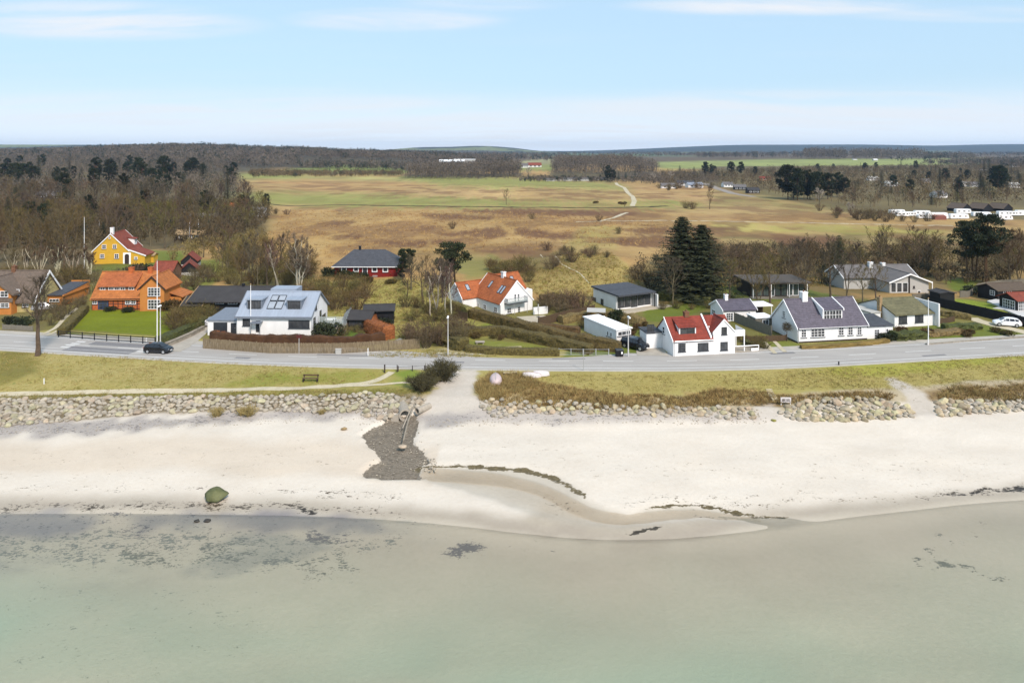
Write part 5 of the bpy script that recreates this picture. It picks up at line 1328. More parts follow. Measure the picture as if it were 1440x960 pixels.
# 14 -- long white flat-roofed shed
H = House('white_outbuilding', 'long low white outbuilding with flat white roof beside the hedge', 'outbuilding', (867, 485), w=2.9, yaw=28)
w, d = 2.9, 9.2
H.wall(0, w, 0, d, 2.3, WHITE)
H.part('roof', MB().hexa([(-.2, -.2, 2.33), (w + .2, -.2, 2.33), (w + .2, d + .2, 2.45), (-.2, d + .2, 2.45), (-.2, -.2, 2.5), (w + .2, -.2, 2.5), (w + .2, d + .2, 2.62), (-.2, d + .2, 2.62)]), WPAINT)
H.win('F', (.2, 1.35, w - .15, 2.1), 3, 1, px=False, fm=WPAINT); H.win('L', (1.2, .9, 1.7, 1.7), 1, 1, at=0, px=False); H.win('L', (2.1, .9, 2.6, 1.7), 1, 1, at=0, px=False)
H.part('flue', MB().tube([(.8, 4.5, 2.4), (.8, 4.5, 3.6)], .12, 8), WPAINT)

# 15 -- white house with red roof at the road
H = House('white_red_roof_house', 'white roadside house with bright red roof and a front gable', 'house', (946.9, 501), (1033, 496.4))
w = H.w; d = 6.8; he, hr = 2.35, 5.0
H.wall(0, w, 0, d, he, WHITE, 'x', hr)
ug = H.onF(1003, 490)[0]
rf = H.roof(0, ug - .1, 0, d, he, hr, TRED, 'x', ov=.25, gov=.1, verge=WPAINT, vends=(1, 0), sides=(1, 0)); H.roof(0, w, 0, d, he, hr, TRED, 'x', ov=.25, gov=.1, verge=WPAINT, vends=(0, 1), sides=(0, 1)); H.roof(ug, w, d * .28, d * .72, hr - 1.55 * .8, hr, TRED, 'x', ov=0, gov=.1, sides=(1, 0))
gw = w - ug; gz = H.onF(1019.5, 449.7)[1]; gh = 3.35
mbg = MB().prism([(ug, -.03, -.6), (w + .03, -.03, -.6), (w + .03, -.03, gh), (ug + gw / 2, -.03, gz), (ug, -.03, gh)], (0, 3.8, 0)); H.part('front_gable', mbg, WHITE)
H.roof(ug, w, -.03, 3.4, gh, gz, TRED, 'y', ov=.12, gov=.03, th=.12, verge=WPAINT, vends=(1, 0))
MB().hexa([(ug - .5, -.1, 2.5), (ug - .28, -.1, 2.5), (ug - .28, d / 2, hr + .22), (ug - .5, d / 2, hr + .22), (ug - .5, -.1, 2.8), (ug - .28, -.1, 2.8), (ug - .28, d / 2, hr + .46), (ug - .5, d / 2, hr + .46)]).build('parapet', WPAINT, rf)
H.win('F', qf(927, 601, 981, 663), 3, 3, fm=ANTH); H.win('F', qf(1073, 597, 1153, 656), 2, 1, fm=ANTH)
H.win('F', qf(1251, 479, 1291, 535), 2, 1, fm=ANTH, at=-.03); H.win('F', qf(1243, 590, 1297, 652), 2, 1, fm=ANTH, at=-.03)
H.win('L', qf(809, 474, 827, 529), 1, 2, at=0)
x0, y0, x1, y1 = qf(933, 484, 1060, 550); yl = .75
a, zt = H.onF(x0, y0, yl); b, zb = H.onF(x1, y1, yl)
dm = H.part('dormer', MB().prism([(a, yl, zb - .2), (a, yl, zt), (a, 3.0, zt + .35), (a, 3.0, zb)], (b - a, 0, 0)), WPAINT)
MB().hexa([(a - .2, yl - .25, zt), (b + .2, yl - .25, zt), (b + .2, 3.2, 4.95), (a - .2, 3.2, 4.95), (a - .2, yl - .25, zt + .12), (b + .2, yl - .25, zt + .12), (b + .2, 3.2, 5.08), (a - .2, 3.2, 5.08)]).build('dormer_roof', TRED, dm)
H.win('F', (a + .2, zb + .1, b - .2, zt - .1), 2, 1, at=yl, px=False, fm=ANTH, parent=dm)
H.chimney(H.onF(964 + .8, 440, d / 2)[0], d / 2, 4.7, 5.75, .75, BRICKC, rf)
H.gutter(.1, ug, -.28, 2.3)
bl = H.part('balcony', MB().box(w + .06, w + 1.9, .3, 3.2, 2.5, 2.68), WPAINT)
MB().box(w + .06, w + 1.9, .3, .36, 2.69, 3.45).box(w + 1.84, w + 1.9, .37, 3.2, 2.69, 3.45).build('railing', WPAINT, bl)
MB().box(w + 1.75, w + 1.88, .35, .48, -.2, 2.49).build('post', WPAINT, bl); MB().box(w + 1.75, w + 1.88, 3, 3.13, -.2, 2.49).build('post', WPAINT, bl)
H.part('veranda', MB().box(w + .06, w + 4.2, .2, 3.4, -.4, .12), CONC)
H.part('veranda_rail', MB().box(w + .06, w + 4.2, .2, .3, .9, 1.02).box(w + 4.1, w + 4.2, .2, .3, .12, .9).box(w + 2.9, w + 4.2, .2, .3, .12, .55), WPAINT)
an = H.part('annex', MB().box(-2.6, -.02, 4.4, 7.4, -.5, 2.5), WHITE)
MB().box(-2.8, .0, 4.2, 7.6, 2.505, 2.68).build('annex_roof', SLATE, an)
H.win('F', qf(692, 459, 746, 522), 3, 3, at=4.4, fm=ANTH)

# 16 -- white cottage behind
H = House('white_cottage', 'small white cottage with grey roof and chimney behind the red roofed house', 'cottage', (1017, 452), (1061.7, 449.4), yaw=9)
w = H.w; d = 5.2; he, hr = 1.95, 3.2
H.wall(0, w, 0, d, he, WHITE, 'x', hr); rf = H.roof(0, w, 0, d, he, hr, TPURPLE, 'x', ov=.25, gov=.12, verge=WPAINT)
H.chimney(1.8, d / 2, 3.0, 4.2, .62, WHITE, rf)
H.win('F', qp(280, 478, 346, 552), 3, 3, sill=False); H.win('F', qp(491, 466, 517, 504), 2, 2); H.win('L', qp(147, 448, 179, 500), 2, 2, at=0)
# 16b carport
H = House('carport', 'flat white roofed carport between the white cottage and the aubergine roofed house', 'carport', (1062, 449.5), w=4.2, yaw=9)
H.part('roof', MB().box(-.2, 4.4, 1.5, 5.0, 2.0, 2.22), WPAINT)
for x in (0, 4.1):
    for y in (1.6, 4.8): H.part('post', MB().box(x, x + .1, y, y + .1, -.3, 1.998), WPAINT)
H.part('back_wall', MB().box(.2, 4.05, 4.5, 4.6, -.3, 1.99), FBROWN)
H = House('lean_to_shed', 'grey timber lean-to with white roof edge beside the aubergine roofed house', 'shed', (1063, 463.5), w=3.2, yaw=9)
H.wall(0, 3.2, 0, 3, 1.95, FGREY); H.part('roof', MB().box(-.15, 3.3, -.2, 3.1, 1.955, 2.12), WPAINT); H.win('F', (1.2, .75, 2.4, 1.75), 2, 1, px=False)

# 17 -- large white house, aubergine roof
H = House('aubergine_roof_house', 'large white house with aubergine tiled roof and a wide white dormer', 'house', (1121.5, 482.4), (1219, 477.2))
w = H.w; d = 7.6; he, hr = 2.5, 6.1
H.wall(0, w, 0, d, he, WHITE, 'x', hr); rf = H.roof(0, w, 0, d, he, hr, TPURPLE, 'x', ov=.3, gov=.12, verge=WPAINT)
H.part('plinth', MB().box(-.03, w + .02, -.03, d, -.5, .22), TIMBER)
for r_, nx in (((1004, 638, 1056, 716), 2), ((1097, 630, 1233, 712), 4), ((1364, 618, 1417, 696), 2)): H.win('F', qp(*r_), nx, 3)
H.win('F', qe(118, 850, 157, 912), 2, 3); H.win('F', qe(187, 850, 223, 910), 2, 3)
H.win('L', qp(826, 458, 853, 526), 2, 3, at=0)
x0, y0, x1, y1 = qp(1213, 452, 1402, 546); yl = .9
a, zt = H.onF(x0, y0, yl); b, zb = H.onF(x1, y1, yl)
dm = H.part('dormer', MB().prism([(a, yl, zb - .1), (a, yl, zt), (a, d / 2, hr - .2), (a, 3.0, zb + 1)], (b - a, 0, 0)), WPAINT)
dr = MB().hexa([(a, yl - .25, zt), (b, yl - .25, zt), (b, d / 2, hr + .1), (a, d / 2, hr + .1), (a, yl - .25, zt + .14), (b, yl - .25, zt + .14), (b, d / 2, hr + .24), (a, d / 2, hr + .24)]).build('dormer_roof', TPURPLE, dm)
for q0, q1 in ((a - .16, a - .003), (b + .003, b + .16)):
    MB().hexa([(q0, yl - .3, zt - .12), (q1, yl - .3, zt - .12), (q1, d / 2, hr), (q0, d / 2, hr), (q0, yl - .3, zt + .24), (q1, yl - .3, zt + .24), (q1, d / 2, hr + .36), (q0, d / 2, hr + .36)]).build('verge_board', WPAINT, dr)
H.win('F', (a + .15, zb + .12, b - .12, zt - .08), 6, 2, at=yl, px=False, parent=dm)
H.chimney(H.onF(1130, 420, d / 2)[0], d / 2, 5.8, 7.3, .95, WHITE, rf)
H.gutter(.05, w, -.36, 2.36)
w2 = H.onF(1257, 476)[0]
ex = H.part('annex', MB().prism([(w + .002, .25, -.6), (w + .002, .25, 2.05), (w + .002, 5, 2.6), (w + .002, 5, -.6)], (w2 - w, 0, 0)), WHITE)
MB().hexa([(w + .13, .0, 2.02), (w2 + .15, .0, 2.02), (w2 + .15, 5.2, 2.75), (w + .13, 5.2, 2.75), (w + .13, .0, 2.16), (w2 + .15, .0, 2.16), (w2 + .15, 5.2, 2.9), (w + .13, 5.2, 2.9)]).build('annex_roof', SLATE, ex)
door(H, 'F', qe(316, 868, 356, 944), WPAINT, at=.25, glazed=(2, 4)); H.win('F', qe(403, 861, 422, 892), 1, 1, at=.25)
ARH = H

# 18 -- glass pavilion in the trees
H = House('glass_pavilion', 'flat roofed glass and dark timber house among bare trees', 'house', (1056, 418), w=12, yaw=3)
H.wall(0, 12, .3, 8, 3.0, DARKW); H.part('roof', MB().box(-.6, 12.6, -1.2, 8.3, 3.005, 3.3), mat('dull_brown_roof', A(96, 88, 80), .9, .2))
for i in range(9):
    a = .2 + i * 1.3
    H.win('F', (a, .2, a + 1.2, 2.75), 1, 1, at=.3, px=False, fm=WPAINT if i in (3, 6, 7) else DARKW, gm=GLASSG, sill=False)
H.part('deck', MB().box(-.3, 12.4, -1.6, .28, -.4, .12), FGREY)
for i in range(4): H.part('post', MB().box(.0 + i * 3.9, .12 + i * 3.9, -1.1, -.98, .12, 3.0), WPAINT)

# 19 -- grey bungalow
H = House('grey_bungalow', 'pale grey bungalow with shallow grey roof and glazed gable', 'bungalow', (1251, 412), w=9.0, yaw=4)
w = 9.0; he, hr = 2.4, 4.1
H.wall(0, w, 0, 9, he, GREYW, 'y', hr); H.roof(0, w, 0, 9, he, hr, FELTG, 'y', ov=.45, gov=.5, verge=WPAINT, vends=(1, 0))
H.wall(-7, w + 1, 6, 13, 2.6, GREYW, 'x', 4.5, name='rear_wing'); rf = H.roof(-7, w + 1, 6, 13, 2.6, 4.5, FELTG, 'x', ov=.6, gov=.4, verge=WPAINT)
H.chimney(1.0, 8.8, 4.0, 5.3, .85, WHITE, rf); H.chimney(4.4, 9.4, 4.2, 5.0, .8, WHITE, rf)
for i in range(3): H.win('F', (.25 + i * 1.35, .1, 1.5 + i * 1.35, 2.3), 1, 1, px=False, sill=False)
H.part('wall_panel', MB().box(4.4, 4.52, -.28, -.002, -.3, 3.9), TIMBER); H.win('F', (5.4, 1.0, 5.8, 1.5), 1, 1, px=False, fm=TIMBER); H.win('F', (6.4, -.2, 7.2, .5), 1, 1, px=False)
H.part('post', MB().box(w + .7, w + .85, -.2, -.05, -.3, 2.4), WPAINT); H.part('post', MB().box(w + .7, w + .85, 3, 3.15, -.3, 2.4), WPAINT)

# 20 -- white house with moss-green roof
H = House('mossy_roof_house', 'white bungalow with mossy olive roof and tall tan chimney', 'bungalow', (1258, 460.6), (1313.5, 457))
w = H.w; d = 9; he, hr = 2.2, 3.9
H.wall(0, w, 0, d, he, WHITE, 'x', hr); rf = H.roof(0, w - .3, 0, d, he, hr, OLIVE, 'x', ov=.35, gov=.15, th=.2)
H.win('F', qe(500, 766, 562, 826), 2, 1, fm=ANTH); H.win('F', qe(622, 753, 684, 817), 2, 1, fm=ANTH)
H.chimney(-.3, 3.2, -.4, 4.6, .55, TANB, H.root, b=.7)
H.part('wing_wall', MB().box(w - .02, w + .26, -1.0, 4.5, -.5, 4.0), WHITE)
H.wall(-2.6, -.62, 2.6, 7.5, 2.1, WHITE, name='annex'); H.part('annex_roof', MB().box(-2.8, -.62, 2.4, 7.7, 2.105, 2.25), GREYW)

# 21 -- black cottages at the frame's edge
H = House('black_cottage', 'black timber cottage with brown roof and white french doors', 'cottage', (1403.3, 423), w=8, yaw=10)
H.wall(0, 8, 0, 5, 2.1, BLACKW, 'x', 3.0); H.roof(0, 8, 0, 5, 2.1, 3.0, mat('brown_felt', A(104, 90, 76), .9, .2), 'x', ov=.35, gov=.4)
H.win('F', (1.3, 0, 3.3, 2.0), 4, 3, px=False, name='door', sill=False); H.win('L', (.7, .9, 1.9, 1.9), 2, 2, at=0, px=False)
H = House('black_cottage', 'black cottage with rust red roof and tall white windows at the white terrace', 'cottage', (1430, 438), w=8, yaw=8)
H.wall(0, 8, 0, 4, 2.2, BLACKW, 'x', 3.1); H.roof(0, 8, 0, 4, 2.2, 3.1, TBROWN, 'x', ov=.5, gov=.4)
H.win('F', (.3, .1, 1.5, 2.0), 3, 3, px=False, sill=False); H.win('F', (2.0, .1, 3.2, 2.0), 3, 3, px=False, sill=False); H.win('L', (.4, .1, 3.2, 1.9), 5, 3, at=0, px=False, sill=False)
S_ = shed_house('pavilion', 'small black open shed behind the long black fence', 'shed', (1322, 426), 3.2, 3, 1.9, 2.15, 6, BLACKW, FELT, 'y', ov=.3)

# ------------------------------------------------------------------ far buildings
def hut(name, label, cat, px, py, w, d, h, hr, wm, rm, yaw=0, axis='x', win=True, group=None):
    S = shed_house(name, label, cat, (px, py), w, d, h, hr, yaw, wm, rm, axis, ov=.5, group=group)
    if win:
        for i in range(2 if w < 9 else 3): S.win('F', (w * (.14 + .3 * i), h * .3, w * (.14 + .3 * i) + w * .18, h * .82), 1, 1, px=False, fw=.18, sill=False)
    return S
hut('wood_cabin', 'dark cabin in the wood, with a long low roof', 'cabin', 50, 279, 11, 6, 2.4, 4.2, DARKW, FELTG, 4)
hut('wood_cabin', 'dark cabin in the wood, nearer the yellow house of the two', 'cabin', 72, 280, 8, 6, 2.4, 4.4, DARKW, FELTG, -8)
hut('wood_cabin', 'cabin with pale flat roof edge behind the two short flagpoles', 'cabin', 266, 313, 11, 6, 2.4, 3.4, DARKW, FELTG, 10)
hut('wood_cabin', 'tan roofed cabin behind the small black shed with orange roof', 'cabin', 246, 338, 9, 5, 2.0, 3.0, DARKW, TANB, 5)
hut('wood_cabin', 'orange roofed cabin at the edge of the wood by the meadow', 'cabin', 314, 299, 8, 6, 2.5, 4.4, GREYW, TORANGE2, 10)
hut('wood_cabin', 'white cabin beside the meadow at the edge of the wood', 'cabin', 345, 303, 9, 5, 2.6, 3.6, WHITE, FELTG, 10)
H = House('greenhouse', 'large pale industrial building behind the far row of bare trees', 'industrial building', (617, 236), w=60, yaw=3)
H.wall(0, 42, 0, 40, 10, GREYW, 'x', 13); H.roof(0, 42, 0, 40, 10, 13, WPAINT, 'x', ov=1); H.wall(24, 60, 20, 60, 13, GREYW, name='tall_block'); H.part('flat_roof', MB().box(23.5, 60.5, 19.5, 60.5, 13.02, 13.6), WPAINT)
hut('farm_cottage', 'white far cottage with red roof beside the round copse', 'cottage', 742, 235.5, 24, 9, 4, 8, WHITE, TBROWN, 3); hut('farm_cottage', 'white far cottage with pale roof beside the red roofed far cottage', 'cottage', 733, 236, 12, 8, 4, 7.5, WHITE, FELTG, 0)
hut('far_barn', 'white gabled barn among dark trees at the far green field', 'barn', 574, 240, 14, 12, 5, 10, WHITE, FELTG, 20)
for i, (px, py, w, wm, rm, lb) in enumerate((
        (930, 265, 13, WHITE, FELTG, 'white summer house with low grey roof and small chimney at the meadow edge'), (953, 261, 15, WHITE, SLATE, 'white summer house with broad dark roof left of the gravel lane'),
        (968, 264, 14, WHITE, mat('blue_grey_roof', A(150, 158, 172), .6, .1), 'summer house with pale blue grey roof beside the gravel lane'), (1032, 267, 10, BLACKW, FELTG, 'dark gabled summer house right of the gravel lane'),
        (1018, 263, 9, WHITE, FELTG, 'white summer house under bare trees right of the lane'), (1052, 272, 9, DARKW, FELT, 'dark summer house with flat roof at the lane bend'), (1068, 254, 12, ORANGE, TRED, 'far summer house with bright red roof'),
        (1223, 254, 11, WHITE, GREYW, 'white far summer house between dark conifers, right field side'), (1246, 262, 10, WHITE, GREYW, 'white gabled far summer house among brown bushes'),
        (1296, 258, 10, TANB, FELTG, 'tan far summer house behind a dark spruce'), (1345, 262, 11, WHITE, GREYW, 'white far summer house with pale roof near tall dark firs'), (1364, 263, 10, GREYW, FELTG, 'grey far summer house among tall dark firs'),
        (1421, 264, 9, WHITE, GREYW, 'white far summer house near the frame edge'), (1318, 278, 9, WHITE, FELTG, 'low white far hut above the caravans'), (1378, 240, 12, WHITE, FELTG, 'small white farmhouse at the far end of the green field'),
        (1422, 235, 16, WHITE, FELTG, 'white farmhouse beneath the blue hills'), (1200, 225, 12, WHITE, FELTG, 'white shed on the far green field beside a mast'), (1229, 226, 14, GREYW, WPAINT, 'round roofed white shed on the far green field'))):
    hut('summer_house', lb, 'summer house', px, py, w, 7, 2.6, 4.4, wm, rm, random.uniform(-15, 20), win=py > 245)
for i, px in enumerate((1353, 1383, 1411)):
    hut('black_hall', ('dark gabled cabin nearest the caravans, of three in a row', 'middle dark gabled cabin of three behind the caravans', 'dark gabled cabin at the frame edge, of three behind the caravans')[i], 'cabin', px, 298, 7, 9, 1.8, 4.3, BLACKW, mat('brown_grey_felt', A(112, 98, 86), .9, .2), 18, 'y', win=False)
for i, (px, py, w) in enumerate(((768, 255, 9), (780, 254, 8), (792, 254.5, 10), (806, 254, 9), (818, 254.5, 8), (832, 254, 9), (845, 254, 10))):
    hut('holiday_hut', ('grey low', 'white low', 'pale low', 'white flat', 'grey flat', 'dark low', 'dark flat')[i] + ' holiday hut in a row below the round copse', 'hut', px, py, w, 5, 2.4, 3.2, (GREYW, WHITE, GREYW, WHITE, GREYW, DARKW, DARKW)[i], (FELTG, FELT)[i % 2], 0)

# caravans on the camp site
def caravan(px, py, ln, label, yaw=0, awn=False, hh=2.4):
    o = thing('caravan', label, 'caravan', gp(px, py), R(yaw), 'caravans parked on the camp site')
    pf = [(0, .5), (.15, .42), (ln - .3, .42), (ln, .7), (ln - .05, 1.5), (ln - .55, hh), (.35, hh + .05), (.02, hh - .4)]
    MB().prism([(a, 0, b) for a, b in pf], (0, 2.2, 0)).build('body', WPAINT, o)
    MB().box(ln * .12, ln * .12 + 1.0, -.02, -.002, 1.25, 1.8).build('window', GLASS, o); MB().box(ln * .45, ln * .45 + 1.1, -.02, -.002, 1.25, 1.8).build('window', GLASS, o); MB().box(ln * .78, ln * .78 + .7, -.02, -.002, 1.25, 1.8).build('window', GLASS, o)
    for x in (ln * .5,):
        MB().tube([(x, .02, .33), (x, .22, .33)], .33, 10).build('wheel', RUBBER, o); MB().tube([(x, 1.98, .33), (x, 2.18, .33)], .33, 10).build('wheel', RUBBER, o)
    MB().box(ln, ln + 1.1, 1.0, 1.12, .42, .52).build('drawbar', ALU, o)
    if awn: MB().prism([(ln * .2, -2.4, 0), (ln * .2, -2.4, 1.7), (ln * .2, -.03, 2.3), (ln * .2, -.03, 0)], (ln * .55, 0, 0)).build('awning', mat('awning_canvas', A(150, 96, 84), .9, .1), o)
    return o
for a in ((1253, 301.5, 8, 'far left white caravan, pale roofed and partly hidden', 4), (1262, 305, 6, 'white caravan with two windows in the camp front row, near the scrub'), (1275, 304.5, 5, 'short white caravan next to the front row one near the scrub', 0, False, 2.3), (1287, 303, 8, 'white caravan in the back row behind the pale grey one', -3),
          (1292, 308, 5, 'pale grey caravan in front of the back row', 3, False, 2.1), (1305, 308.5, 10, 'large white mobile home with dark wide windows', 0, True, 3.2), (1337, 308.5, 9, 'long white caravan with four windows beside the red awning', 0, False, 2.6), (1345, 301, 8, 'white caravan standing alone in the back row', 0, False, 2.6),
          (1369, 305, 9, 'white caravan with green strip below, behind the pine crown', -2), (1388, 309, 6, 'white motorhome beside the pine top', 10, False, 2.7), (1405, 304, 9, 'white caravan in front of the middle dark cabin', 4), (1404, 310, 7, 'plain white caravan nearest the pine trees', 0, False, 2.2), (1418, 304, 5, 'white caravan just beside the last dark cabin', 0), (1431, 304, 8, 'white caravan cut by the frame edge', 0, False, 2.9)):
    caravan(*a)
# ------------------------------------------------------------------ vehicles
def car(name, label, loc, rz, paint_, kind='hatch'):
    """car nose towards +x, wheels on z=0"""
    o = thing(name, label, 'car', loc, rz)
    if kind == 'hatch':   # x, z_bottom, z_sill_mid, z_belt, z_roof, half widths low / belt / roof
        st = [(-2.05, .42, .6, .82, .82, .74, .70, .60), (-1.98, .28, .58, .95, 1.0, .82, .78, .60), (-1.6, .22, .58, .98, 1.38, .86, .84, .60), (-1.0, .2, .58, .97, 1.49, .87, .86, .62), (-.2, .2, .57, .95, 1.51, .87, .86, .62),
              (.35, .2, .56, .93, 1.42, .87, .86, .60), (1.15, .2, .55, .92, .96, .87, .84, .70), (1.75, .22, .54, .80, .81, .84, .78, .66), (2.02, .32, .5, .66, .66, .76, .68, .56), (2.08, .42, .5, .56, .56, .66, .58, .5)]
        cab = (1, 6); L = 2.0
    else:                 # taller estate / off-roader
        st = [(-2.2, .45, .7, .95, .95, .8, .76, .66), (-2.14, .32, .7, 1.05, 1.1, .88, .84, .66), (-1.95, .28, .7, 1.08, 1.55, .9, .88, .68), (-1.0, .27, .7, 1.08, 1.68, .91, .89, .70), (.1, .27, .7, 1.06, 1.68, .91, .89, .70),
              (.6, .27, .68, 1.05, 1.56, .91, .89, .67), (1.2, .27, .68, 1.04, 1.07, .9, .87, .74), (1.9, .28, .66, .95, .96, .88, .82, .7), (2.15, .36, .6, .8, .8, .8, .74, .62), (2.22, .46, .6, .7, .7, .7, .62, .54)]
        cab = (1, 6); L = 2.2
    vs = []; fs = []
    for x, zb, zm, zt, zr_, wl, wb, wr in st:
        r = [(x, -wl * .9, zb), (x, -wl, zb + .12), (x, -wl, zm), (x, -wb, zt), (x, -wr, zr_), (x, -wr * .5, zr_ + .03), (x, wr * .5, zr_ + .03), (x, wr, zr_), (x, wb, zt), (x, wl, zm), (x, wl, zb + .12), (x, wl * .9, zb)]
        vs += r
    k = 12
    for i in range(len(st) - 1):
        for j in range(k): fs.append((i * k + j, i * k + (j + 1) % k, (i + 1) * k + (j + 1) % k, (i + 1) * k + j))
    fs += [tuple(range(k))[::-1], tuple(range((len(st) - 1) * k, len(st) * k))]
    MB().add(vs, fs).build('body', paint_, o, smooth=False)
    # glass set just outside the cabin faces
    def lerp(i, t, j):
        a, b = Vector(vs[i * k + j]), Vector(vs[(i + 1) * k + j]); return a.lerp(b, t)
    for sgn, (jb, jt) in ((-1, (3, 4)), (1, (8, 7))):
        for a0, a1 in ((2, 3), (3, 4), (4, 5)):
            p = [lerp(a0, .05, jb).lerp(lerp(a0, .05, jt), .12), lerp(a1 - 1, .93, jb).lerp(lerp(a1 - 1, .93, jt), .12), lerp(a1 - 1, .93, jb).lerp(lerp(a1 - 1, .93, jt), .86), lerp(a0, .05, jb).lerp(lerp(a0, .05, jt), .86)]
            MB().prism([q + Vector((0, sgn * .004, .002)) for q in p], (0, sgn * .012, .006)).build('window', CARGLS, o)
        p = [lerp(5, .04, jb).lerp(lerp(5, .04, jt), .12), lerp(5, .62, jb).lerp(lerp(5, .62, jt), .12), lerp(5, .04, jb).lerp(lerp(5, .04, jt), .8)]
        MB().prism([q + Vector((0, sgn * .004, .002)) for q in p], (0, sgn * .012, .006)).build('window', CARGLS, o)
    def screen(i, t0, t1, nm, dx):
        a = [lerp(i, t0, 4), lerp(i, t0, 7), lerp(i, t1, 7), lerp(i, t1, 4)]
        ctr = sum(a, Vector()) / 4
        a = [ctr + (q - ctr) * .9 + Vector((dx, 0, .034)) for q in a]
        MB().prism(a, (dx, 0, .012)).build(nm, CARGLS, o)
    screen(5, .04, .92, 'windscreen', .015); screen(1, .15, .9, 'rear_window', -.02)
    for sx, ax in ((-1, -L * .63), (1, L * .66)):
        for sy in (-1, 1):
            r = .33 if kind == 'hatch' else .37; y = sy * (st[4][5] - .1)
            w = MB().tube([(ax, y - .1, r), (ax, y + .12 * 1, r)] if sy > 0 else [(ax, y - .12, r), (ax, y + .1, r)], r, 16).build('wheel', RUBBER, o)
            MB().tube([(ax, y + sy * .124, r), (ax, y + sy * .135, r)], r * .62, 12).build('rim', ALU, w)
    fx = st[-2][0]; bz = st[-2][4]
    for sy in (-1, 1):
        MB().hexa([(fx - .32, sy * .5, bz - .02), (fx - .02, sy * .42, bz - .1), (fx - .02, sy * .68, bz - .1), (fx - .34, sy * .78, bz), (fx - .32, sy * .5, bz + .09), (fx + .01, sy * .42, bz + .02), (fx - .02, sy * .66, bz + .02), (fx - .34, sy * .76, bz + .11)]).build('headlight', LAMPG, o)
        MB().box(-L - .02, -L + .1, sy * .72 - .06, sy * .72 + .06, .72, .98).build('taillight', REDL, o)
    MB().box(st[-1][0] - .01, st[-1][0] + .02, -.26, .26, .42, .53).build('number_plate', WPAINT, o)
    MB().box(st[0][0] - .02, st[0][0] + .01, -.26, .26, .55, .66).build('number_plate', WPAINT, o)
    for sy in (-1, 1): MB().box(.75, .92, sy * 1.0 - .1, sy * 1.0 + .06, .95, 1.07).build('wing_mirror', paint_, o)
    return o
def on_road(px, py):
    p = gp(px, py); return (p.x, p.y, 3.412)
car('hatchback_car', 'dark hatchback driving along the road in front of the orange house', on_road(223, 495.5), R(-6.5), CARBLK)
P = gp(893, 490); car('parked_car', 'black tall car parked in the drive by the white red roofed house', P + Vector((0, 0, .06)), R(-42), CARBLK, 'suv')
P = gp(1416, 458.5); car('parked_car', 'white hatchback parked on the drive beside the long black fence', P + Vector((0, 0, .06)), R(158), CARWHT)
P = gp(62, 436); car('parked_car', 'silver car under the bare tree in front of the thatched house', P + Vector((0, 0, .04)), R(20), CARSIL)
P = gp(291, 463); car('parked_car', 'silver car half hidden behind the white garage of the zinc roofed house', P + Vector((-.4, 2.4, .04)), R(200), CARSIL)

# ------------------------------------------------------------------ poles, lamps, signs
def lamp(px, py, h, label, rz=0, arm=.5):
    o = thing('street_lamp', label, 'street lamp', gp(px, py), rz, 'street lamps')
    MB().tube([(0, 0, -.3), (0, 0, 1.0)], .11, 10).build('base', ALUP, o)
    MB().tube([(0, 0, 1.0), (0, 0, h - .1)], [.085, .055], 10).build('pole', ALUP, o)
    MB().hexa([(-.14, -arm - .25, h - .08), (.14, -arm - .25, h - .08), (.14, .15, h - .1), (-.14, .15, h - .1), (-.08, -arm - .15, h + .12), (.08, -arm - .15, h + .12), (.1, .12, h + .12), (-.1, .12, h + .12)]).build('lamp_head', WPAINT, o)
ALUP = mat('pale_painted_metal', A(226, 224, 220), .5, .05)
lamp(630, 499.5, 5.9, 'white street lamp in front of the bare birches on the sandy verge')
lamp(883.5, 501, 6.0, 'white street lamp beside the parked black car and bins', R(10))
lamp(225.5, 488, 6.6, 'white street lamp standing close to the flagpole at the black gate')
def flagpole(px, py, h, label, r=.075):
    o = thing('flagpole', label, 'flagpole', gp(px, py), 0, 'flagpoles')
    MB().tube([(0, 0, -.3), (0, 0, h * .5), (0, 0, h)], [r, r * .85, r * .5], 10).build('pole', WPAINT, o)
    MB().tube([(0, 0, h), (0, 0, h + .08), (0, 0, h + .18), (0, 0, h + .24)], [.04, .1, .1, .03], 8).build('knob', TANB, o)
    MB().box(-.22, -.08, -.06, .06, -.3, .5).build('foot', GREYW, o)
flagpole(221, 486, 13.6, 'tall white flagpole on the lawn of the orange house')
flagpole(118.5, 378, 12.6, 'tall white flagpole left of the yellow house', .075)
flagpole(352.5, 474, 8.7, 'white flagpole in front of the zinc roofed house')
flagpole(1305.5, 485, 7.4, 'white pole at the roadside in front of the mossy roofed bungalow')
flagpole(139.5, 330, 5.0, 'short white pole in the wood behind the yellow house')
flagpole(266.5, 340, 6.5, 'white pole left of two, in the wood above the black sheds', .1)
flagpole(279, 328, 5.0, 'white pole right of two, in the wood above the black sheds', .1)

